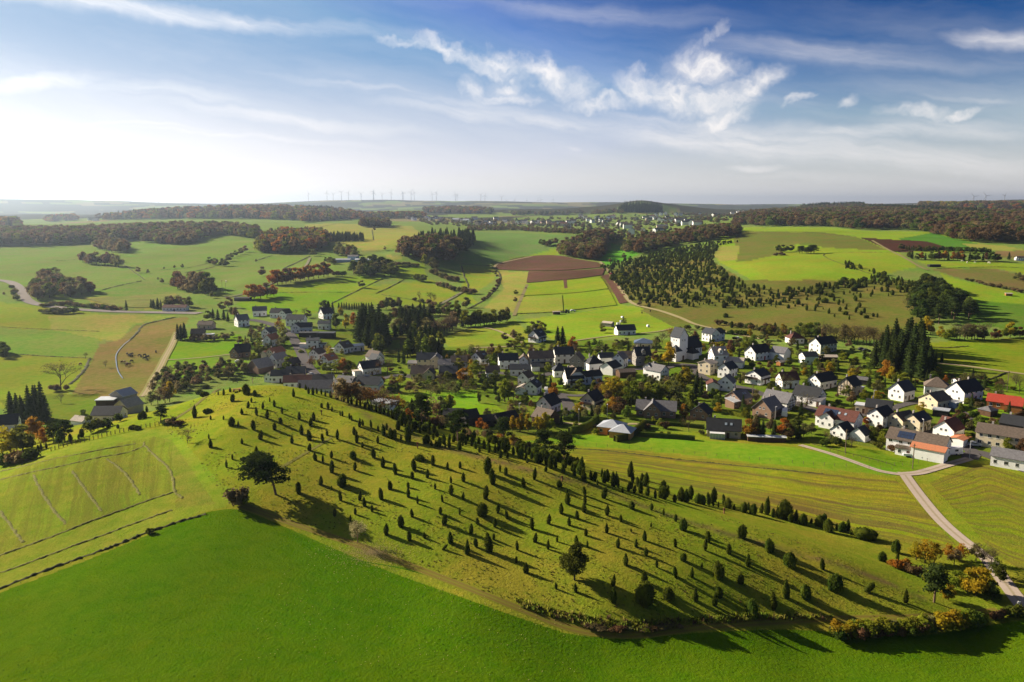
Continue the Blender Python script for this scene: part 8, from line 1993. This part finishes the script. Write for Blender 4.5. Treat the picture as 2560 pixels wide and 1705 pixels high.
def car(px, py, rot, paint, lab, L=4.3, W=1.75, H=1.45, kind='car', skip=0.0):
 global wheel_me
 p = gp(px, py, skip)
 root = add_obj({'car': 'parked_car', 'van': 'parked_van', 'camper': 'camper_van'}[kind], None, None, (p[0], p[1], p[2] + .22), (0, 0, R(rot)))
 tag(root, lab, kind if kind != 'camper' else 'camper', 'vehicles in the village')
 hl = L / 2; hw = W / 2
 if kind == 'car':
  prof = [(-hl, .3), (-hl, .78), (-hl * .86, .86), (-hl * .62, 1.3), (-hl * .45, H), (hl * .1, H), (hl * .42, .92), (hl * .92, .78), (hl, .6), (hl, .3)]
 elif kind == 'van':
  prof = [(-hl, .3), (-hl, H * .95), (-hl * .95, H), (hl * .45, H), (hl * .75, H * .6), (hl * .96, H * .5), (hl, .6), (hl, .3)]
 else:
  prof = [(-hl, .4), (-hl, H * .9), (-hl * .9, H), (hl * .9, H), (hl, H * .85), (hl, .4)]
 n_ = len(prof)
 V = [(x, -hw * (1 if z < 1 else .86), z) for x, z in prof] + [(x, hw * (1 if z < 1 else .86), z) for x, z in prof]
 F = [tuple(range(n_)), tuple(range(2 * n_ - 1, n_ - 1, -1))] + [(i, i + n_, (i + 1) % n_ + n_, (i + 1) % n_) for i in range(n_)]
 add_obj('body', mesh_from('body', V, F, PAINT[paint]), root)
 for s_ in (-1, 1):
  add_obj('side_window', unit_box('side_window', GLASS), root, (-hl * .15, s_ * hw * .9, H * .66), (0, 0, 0), (L * .42, .08, H * .22))
 add_obj('windscreen', unit_box('windscreen', GLASS), root, (hl * (.28 if kind == 'car' else .6), 0, H * .64), (0, -.6, 0), (.08, W * .74, H * .28))
 if wheel_me is None:
  v, f = tube([(0, -.1, 0), (0, .1, 0)], [.32, .32], 12)
  wheel_me = mesh_from('wheel', v, [tuple(q) for q in f.tolist()] + [tuple(range(11, -1, -1)), tuple(range(12, 24))], TYRE)
 for x in (-hl * .62, hl * .62):
  for y in (-hw, hw):
   add_obj('wheel', wheel_me, root, (x, y, .12))
 return root
car(1381, 1044, 20, 'red', 'dark red car in front of the white gabled house')
car(2436, 1116, -10, 'silver', 'silver car parked before the very long cream apartment house')
car(779, 940, -30, 'silver', 'silver car driving on the western street bend')
car(834, 880, 0, 'white', 'white van parked beside the brown-roofed gable', 4.9, 1.9, 2.0, 'van')
car(1344, 962, 40, 'white', 'white car parked behind the house with the terrace')
car(1366, 976, 80, 'white', 'upper one of two white cars beside the dark spruce')
car(1368, 985, 80, 'white', 'lower one of two white cars beside the dark spruce')
car(1575, 908, 10, 'blue', 'blue car parked left of the grey stone villa')
car(1961, 1040, 70, 'white', 'white camper van behind the brick house', 6.2, 2.2, 2.7, 'camper')
car(1845, 849, 0, 'white', 'white car at the end of the farm lane above the church')
car(1432, 779, 5, 'white', 'white car beside the tractor in the lime meadow')
car(2155, 876, 0, 'dark', 'dark car at the edge of the spruce stand')
car(2166, 879, 0, 'dark', 'second dark car at the edge of the spruce stand')
car(2312, 1146, 20, 'dark', 'dark car under the canopy of the crossroads farmhouse')
car(597, 907, 10, 'white', 'white vehicle beside the dark brick house')
def simple(name, px, py, rot, lab, cat, boxes, group=None, skip=0.0):
 """small object from labelled boxes: (part, material, x, y, z, sx, sy, sz)"""
 p = gp(px, py, skip)
 root = add_obj(name, None, None, (p[0], p[1], p[2]), (0, 0, R(rot)))
 tag(root, lab, cat, group)
 for (pn, m_, x, y, z, sx, sy, sz) in boxes:
  add_obj(pn, unit_box(pn, m_), root, (x, y, z), (0, 0, 0), (sx, sy, sz))
 return root
W_ = PAINT['white']
v_, f_ = box_vf(-2.6, 2.6, -1.1, 1.1, .4, 2.6)
v_[4:, 0] *= .82; v_[4:, 1] *= .92
p_ = gp(2385, 1136)
cv = add_obj('caravan', None, None, tuple(p_), (0, 0, R(10))); tag(cv, 'white caravan parked behind the crossroads farmhouse', 'caravan')
add_obj('body', mesh_from('body', v_, [tuple(q) for q in f_.tolist()], W_), cv); add_obj('window', win(1.3, .8), cv, (0, -1.1, 1.7)); add_obj('wheel', wheel_me, cv, (0, -1.1, .3)); add_obj('wheel', wheel_me, cv, (0, 1.1, .3)); add_obj('drawbar', unit_box('drawbar', TYRE), cv, (3.0, 0, .45), (0, 0, 0), (1.2, .12, .1))
simple('tractor', 1417, 782, 8, 'green tractor pulling farm machinery on the lime meadow', 'tractor', [('hood', PAINT['green'], 1.2, 0, .8, 1.8, .9, .8), ('cab', GLASS, -.4, 0, .9, 1.5, 1.3, 1.7), ('rear_wheel', TYRE, -.7, -1, 0, 1.5, .4, 1.5), ('rear_wheel', TYRE, -.7, 1, 0, 1.5, .4, 1.5), ('front_wheel', TYRE, 1.5, -.8, 0, .9, .3, .9), ('front_wheel', TYRE, 1.5, .8, 0, .9, .3, .9), ('implement', TYRE, -3.4, 0, .4, 2.6, 2.4, .6)])
simple('tractor', 1530, 686, 60, 'small dark tractor on the gravel track by the juniper slope', 'tractor', [('hood', PAINT['red'], 1.2, 0, .8, 1.8, .9, .8), ('cab', GLASS, -.4, 0, .9, 1.5, 1.3, 1.7), ('rear_wheel', TYRE, -.7, -1, 0, 1.5, .4, 1.5), ('rear_wheel', TYRE, -.7, 1, 0, 1.5, .4, 1.5), ('trailer', PAINT['red'], -4, 0, .5, 3.5, 2.2, 1.2)])
simple('farm_trailer', 2271, 1142, -16, 'low white trailer beside the crossroads farmhouse', 'trailer', [('bed', W_, 0, 0, .5, 3.4, 1.8, .7), ('wheel_block', TYRE, 0, 0, 0, 1.0, 1.9, .5)])
for px, py, c, lab in [(1545, 812, 'white', 'first wrapped pale bale beside the tan stone shed'), (1553, 806, 'silver', 'second wrapped pale bale beside the tan stone shed'), (1620, 818, 'white', 'single pale bale in the olive corner of the meadow'), (1556, 796, 'silver', 'pale bale lying alone in the lime meadow')]:
 p = gp(px, py)
 v, f = tube([(-.7, 0, .7), (.7, 0, .7)], [.75, .75], 12)
 o = add_obj('hay_bale', mesh_from('hay_bale', v, [tuple(q) for q in f.tolist()] + [tuple(range(11, -1, -1)), tuple(range(12, 24))], PAINT[c]), None, tuple(p), (0, 0, random.uniform(0, 3)), (1.2, 1.2, 1.2)); tag(o, lab, 'bale')
simple('wooden_cross', 632, 959, 25, 'wooden summit cross on the hilltop above the village', 'cross', [('upright', plain_mat('pale cross timber', (.42, .30, .20), .8, .2, 2, .2), 0, 0, 0, .24, .24, 3.2), ('crossbar', MATS['pale cross timber'], 0, 0, 2.2, 1.5, .2, .22)])
RW = plain_mat('reddish timber', (.22, .085, .05), .85, .2, 2, .2)
simple('bench', 588, 957, 5, 'long dark bench on the hill skyline', 'bench', [('seat', DARKW, 0, 0, .45, 2.6, .4, .08), ('leg', DARKW, -1, 0, 0, .12, .4, .45), ('leg', DARKW, 1, 0, 0, .12, .4, .45), ('backrest', DARKW, 0, .25, .6, 2.6, .06, .4)])
simple('picnic_table', 592, 979, 10, 'reddish wooden picnic table near the hilltop', 'picnic table', [('tabletop', RW, 0, 0, .72, 2.2, .9, .08), ('bench_seat', RW, 0, -.8, .42, 2.2, .32, .07), ('bench_seat', RW, 0, .8, .42, 2.2, .32, .07), ('leg', RW, -.8, 0, 0, .12, 1.7, .72), ('leg', RW, .8, 0, 0, .12, 1.7, .72)])
for px, py, h, lab in [(804, 1037, 1.3, 'brown marker post on the hill crest, first from the top'), (1044, 1121, 1.6, 'brown carved marker post beside the crest path, second from the top'), (1405, 1203, 1.3, 'brown marker post on the crest, third from the top'), (1810, 1284, 1.4, 'brown marker post by the lower juniper belt')]:
 simple('marker_post', px, py, 12, lab, 'marker post', [('post', RW, 0, 0, 0, .22, .22, h), ('sign_board', RW, 0, -.05, h - .5, .5, .1, .5)], 'marker posts on the hill crest')
simple('signpost', 2543, 1528, 20, 'white signpost with two boards at the lane bend', 'signpost', [('pole', METALW, 0, 0, 0, .1, .1, 2.2), ('board', METALW, .2, 0, 1.7, .9, .05, .3), ('board', METALW, .1, 0, 1.2, .7, .05, .25)])
LPOLE = plain_mat('lamp pole grey', (.30, .31, .32), .6, .4, 2, .1)
for px, py, h, lab in [(1937, 1056, 6, 'street lamp in front of the brick house'), (1675, 912, 6, 'street lamp beside the golden tree at the church'), (1518, 1050, 6, 'street lamp left of the wide brick house'), (1298, 1040, 5, 'street lamp in the bare garden below the terrace'), (2183, 1012, 6, 'street lamp above the glazed terrace'), (2306, 1090, 6, 'street lamp behind the long crossroads farmhouse'), (830, 955, 6, 'street lamp on the western street bend'), (2423, 1148, 6, 'street lamp at the top of the short lane'), (1447, 1056, 5, 'street lamp beside the clipped hedge')]:
 simple('street_lamp', px, py, random.choice((0, 40, 90)), lab, 'street lamp', [('pole', LPOLE, 0, 0, 0, .13, .13, h), ('lamp_head', METALW, .45, 0, h - .05, 1.0, .25, .14)], 'street lamps')
for px, py, h, lab in [(2281, 1172, 8, 'thin utility pole in the green triangle pasture'), (2113, 1132, 8, 'thin utility pole left of the green triangle pasture'), (1880, 1010, 8, 'utility pole beside the tan-walled house'), (2133, 1016, 8, 'utility pole at the lawn corner above the street'), (2517, 980, 9, 'utility pole beyond the log house'), (556, 730, 11, 'left one of two poles beside the valley grove'), (565, 738, 11, 'right one of two poles beside the valley grove'), (1265, 952, 7, 'utility pole before the long white outbuilding')]:
 simple('utility_pole', px, py, random.choice((0, 30, 60)), lab, 'utility pole', [('pole', POSTM, 0, 0, 0, .2, .2, h), ('crossarm', POSTM, 0, 0, h - .6, 1.6, .12, .12)], 'utility poles')
def beast(px, py, rot, mat, L, H, name, lab, cat, group):
 """grazing cow or sheep: one continuous skin"""
 p = gp(px, py)
 me = bpy.data.meshes.get('skin_' + name)
 if me is None:
  s_ = [(-.5, 0, .78), (-.2, 0, .80), (.2, 0, .80), (.5, 0, .84), (.72, 0, .60), (.86, 0, .30), (.95, 0, .16)]
  rr = [.16, .24, .25, .20, .11, .10, .06]
  leg = lambda x, y: tube([(x, y, .7), (x + .02, y, .36), (x, y, 0)], [.09, .055, .045], 6)
  me = mk('skin_' + name, join_vf([tube(s_, rr, 8), leg(-.42, .14), leg(-.42, -.14), leg(.38, .14), leg(.38, -.14), tube([(-.55, 0, .85), (-.66, 0, .6), (-.66, 0, .35)], [.04, .02, .03], 4), tube([(.80, -.17, .44), (.80, .17, .44)], [.03, .03], 4)]), None)
  me.materials.append(mat)
 o = add_obj(name, me if me.materials[0] == mat else me.copy(), None, (p[0], p[1], p[2] - .02), (0, 0, R(rot)), (L / 1.5, L / 1.5, H))
 if o.data.materials[0] != mat:
  o.data.materials[0] = mat
 tag(o, lab, cat, group)
COWB = plain_mat('black hide', (.02, .018, .016), .8, .2, 2, .2); COWR = plain_mat('red brown hide', (.12, .05, .03), .8, .2, 2, .2); WOOL = plain_mat('cream wool', (.62, .58, .48), .95, .1, 2, .1)
cows = [(318, 888), (325, 890), (329, 893), (331, 888), (322, 892), (348, 892), (353, 893), (361, 891), (366, 896), (371, 894), (367, 902), (363, 899), (312, 908), (318, 912), (316, 916), (322, 914), (304, 909), (330, 906), (390, 882), (202, 914), (1605, 784), (1626, 780)]
nm = ['first', 'second', 'third', 'fourth', 'fifth', 'sixth', 'seventh', 'eighth', 'ninth', 'tenth', 'eleventh', 'twelfth', 'thirteenth', 'fourteenth', 'fifteenth', 'sixteenth', 'seventeenth', 'eighteenth', 'nineteenth', 'twentieth']
cn = {}
for px, py in cows:
 red = py > 905 and px < 330
 k = 'red-brown cow near the stream' if red else 'black cow in the brown pasture' if px < 400 else 'black cow in the lime meadow'
 if px == 202:
  k = 'black cow in the pale meadow beyond the bank'
 cn[k] = cn.get(k, 0) + 1
 beast(px, py, random.uniform(0, 360), COWR if red else COWB, 2.3, 1.55, 'cow', f'{k}, {nm[cn[k] - 1]} from the left' if px != 202 else k, 'cow', 'cattle grazing in the pastures')
for i, (px, py) in enumerate([(2405, 655), (2418, 658), (2437, 657), (2472, 659), (2440, 652), (2470, 652), (566, 706)]):
 beast(px, py, random.uniform(0, 360), WOOL, 3.0, 1.7, 'sheep', f'pale grazing animal on the plateau paddock, {nm[i]} from the left' if px > 600 else 'white grazing animal in the meadow beyond the valley grove', 'sheep', 'pale animals on the plateau')
# ---------------------------------------------------------------- wind turbines on the horizon
TW = plain_mat('turbine grey', (.20, .22, .26), .5, .3, 1, .02)
TX = [(i / 3.68 + 640, 505) for i in (485, 655, 712, 787, 852, 968, 1080, 1085, 1162, 1245, 1348, 1356, 1428, 1457, 1622, 1660, 1835, 1850, 2068, 2107, 2260, 2305)] + [(1287, 512), (1317, 512), (1345, 513), (1352, 513), (1383, 512), (397, 510), (418, 510), (471, 512), (328, 508)] + [(2433, 514), (2463, 514), (2510, 514)]
twm = mk('tower', tube([(0, 0, -20), (0, 0, 60), (0, 0, 108)], [3.2, 2.6, 1.7], 8), TW)
v, f = box_vf(-6, 4, -2, 2, 106, 110.5)
nacm = mk('nacelle', (v, f), TW)
bl = mk('blade', tube([(0, 0, 0), (0, 0, 8), (0, 0, 30), (0, 0, 52)], [1.5, 2.2, 1.4, .5], 4), TW)
for i, (px, py) in enumerate(TX):
 D = 9800 + (i % 3) * 250 if px < 1260 else (5600 if px > 2400 else 12500)
 if px < 600:
  D = 12500
 d = px_dir(px, py); k = D / math.hypot(d[0], d[1]); x, y = d[0] * k, d[1] * k
 z = float(height(x, y))
 s_ = (.86 if px < 2400 else .55) * random.uniform(.92, 1.08)
 root = add_obj('wind_turbine', None, None, (x, y, z), (0, 0, random.uniform(-.6, .6) + math.pi / 2), (s_, s_, s_))
 tag(root, ('one of three white wind turbines on the right horizon, ' + nm[i - 31] + ' from the left') if px > 2400 else f'{nm[i]} wind turbine from the left in the main row on the horizon' if i < 20 else f'thin wind turbine on the far horizon, {nm[(i - 20) % 20]} of the outliers', 'wind turbine', 'wind turbines on the horizon')
 add_obj('tower', twm, root); add_obj('nacelle', nacm, root)
 a0 = random.uniform(0, 2)
 for j in range(3):
  add_obj('blade', bl, root, (4.5, 0, 108), (a0 + j * 2.094, 0, 0))
# ---------------------------------------------------------------- rough growth on the hillside, fallen leaves
tuft = []
r_ = np.random.default_rng(5)
for k in range(9):
 a = r_.uniform(0, 6.28); q = np.array([math.cos(a), math.sin(a), 0]) * r_.uniform(.05, .3)
 s1 = np.cross([math.cos(a), math.sin(a), 0], [0, 0, 1]) * .16
 tp_ = q * 1.7 + np.array([0, 0, r_.uniform(.5, 1.0)])
 tuft.append((np.array([q - s1, q + s1, tp_ + s1 * .4, tp_ - s1 * .4]), np.array([[0, 1, 2, 3]])))
TM = [mk('tuft', join_vf(tuft), m_) for m_ in (foliage_mat('dry tuft', (.27, .26, .05), .3, .02, .55), foliage_mat('green tuft', (.19, .23, .025), .3, .03, .55), foliage_mat('brown tuft', (.15, .105, .045), .3, .02, .3))]
tcn = bpy.data.collections.new('tufts')
for i in range(7):
 tcn.objects.link(bpy.data.objects.new(f'tuft{i}', TM[(0, 1, 0, 1, 1, 2, 0)[i]]))
hill = [(560, 1250), (470, 1120), (380, 1050), (520, 985), (640, 965), (720, 975), (840, 1010), (1000, 1085), (1200, 1130), (1400, 1180), (1560, 1225), (1800, 1290), (2000, 1350), (2200, 1420), (2330, 1500), (2250, 1540), (2080, 1548), (1900, 1550), (1750, 1560), (1600, 1578), (1480, 1572), (1300, 1515), (1150, 1455), (900, 1362), (750, 1305), (620, 1262)]
tp = scatter_poly(hill, .95, .5)
n1 = fbm(tp[:, 0] / 7, tp[:, 1] / 7, 91, 3)
tp = tp[(n1 > .47) & (rng.random(len(tp)) < .75)]
wood('grass_tufts', tp, .15, tcn, 'rough grass tufts all over the juniper hillside', 2.6, .5)
tp = scatter_poly([(1290, 1500), (1420, 1530), (1560, 1552), (1720, 1548), (1900, 1535), (2080, 1540), (2080, 1548), (1900, 1552), (1750, 1562), (1600, 1578), (1480, 1572), (1300, 1518)], .55, .5)
wood('bank_growth', tp, .6, tcn, 'taller weeds on the bank above the field track', 1.3, .6)
tp = scatter_poly([(-100, 1500), (600, 1285), (1000, 1445), (1400, 1590), (1900, 1590), (2600, 1560), (2700, 1720), (-100, 1720)], 1.5, .5)
tcg = bpy.data.collections.new('field tufts'); tg = mk('tuft', join_vf(tuft), foliage_mat('deep green tuft', (.042, .11, .005), .35, .02, .3))
tcg.objects.link(bpy.data.objects.new('tuft g', tg))
tp = tp[fbm(tp[:, 0] / 5, tp[:, 1] / 5, 95, 3) > .56]
wood('field_grass_tufts', tp, .12, tcg, 'slightly taller clumps in the green field', 1.6, .4)
lf = foliage_mat('fallen leaf', (.62, .50, .22), .2, .02, .2)
lm_ = mk('leaf', (np.array([(-.5, -.3, .1), (.5, -.3, .14), (.5, .3, .1), (-.5, .3, .12)]), np.array([[0, 1, 2, 3]])), lf)
lc = bpy.data.collections.new('leaves'); lc.objects.link(bpy.data.objects.new('leaf', lm_))
c_ = gp(905, 1380)
n_ = 2600
rad = np.abs(r_.normal(0, 1, n_)); ang = r_.uniform(0, 6.28, n_)
lx = c_[0] + rad * np.cos(ang) * 4.4 + 2.0; ly = c_[1] + rad * np.sin(ang) * 2.6 - rad * .2
wood('fallen_leaves', np.stack([lx, ly, height(lx, ly) + .04], 1), .13, lc, 'pale fallen leaves round the sparse shrub tree', 1.0, .4)
n_ = 420
lx = r_.uniform(-42, 12, n_); ly = r_.uniform(112, 150, n_)
wood('scattered_leaves', np.stack([lx, ly, height(lx, ly) + .05], 1), .14, lc, 'single pale leaves strewn over the green field', 1.0, .4)
# ---------------------------------------------------------------- haze
def build_haze():
 s_ = 26000.0
 b, t = -60.0, 330.0
 v = [(-s_, -s_, b), (s_, -s_, b), (s_, s_, b), (-s_, s_, b), (-s_, -s_, t), (s_, -s_, t), (s_, s_, t), (-s_, s_, t)]
 f = [(0, 3, 2, 1), (4, 5, 6, 7), (0, 1, 5, 4), (1, 2, 6, 5), (2, 3, 7, 6), (3, 0, 4, 7)]
 m = bpy.data.materials.new('haze'); m.use_nodes = True
 s = NT(m.node_tree)
 out = s.n('ShaderNodeOutputMaterial')
 vol = s.n('ShaderNodeVolumePrincipled')
 vol.inputs['Color'].default_value = (*HAZE_COL, 1)
 vol.inputs['Density'].default_value = HAZE_D
 vol.inputs['Anisotropy'].default_value = HAZE_G
 s.link(vol.outputs[0], out.inputs['Volume'])
 o = add_obj('haze', mesh_from('haze', v, f, m))
 tag(o, 'pale bluish air that fades the far hills', kind='stuff')
HAZE_D, HAZE_G, HAZE_COL = 0.00006, 0.62, (0.64, 0.79, 1.0)
build_haze()
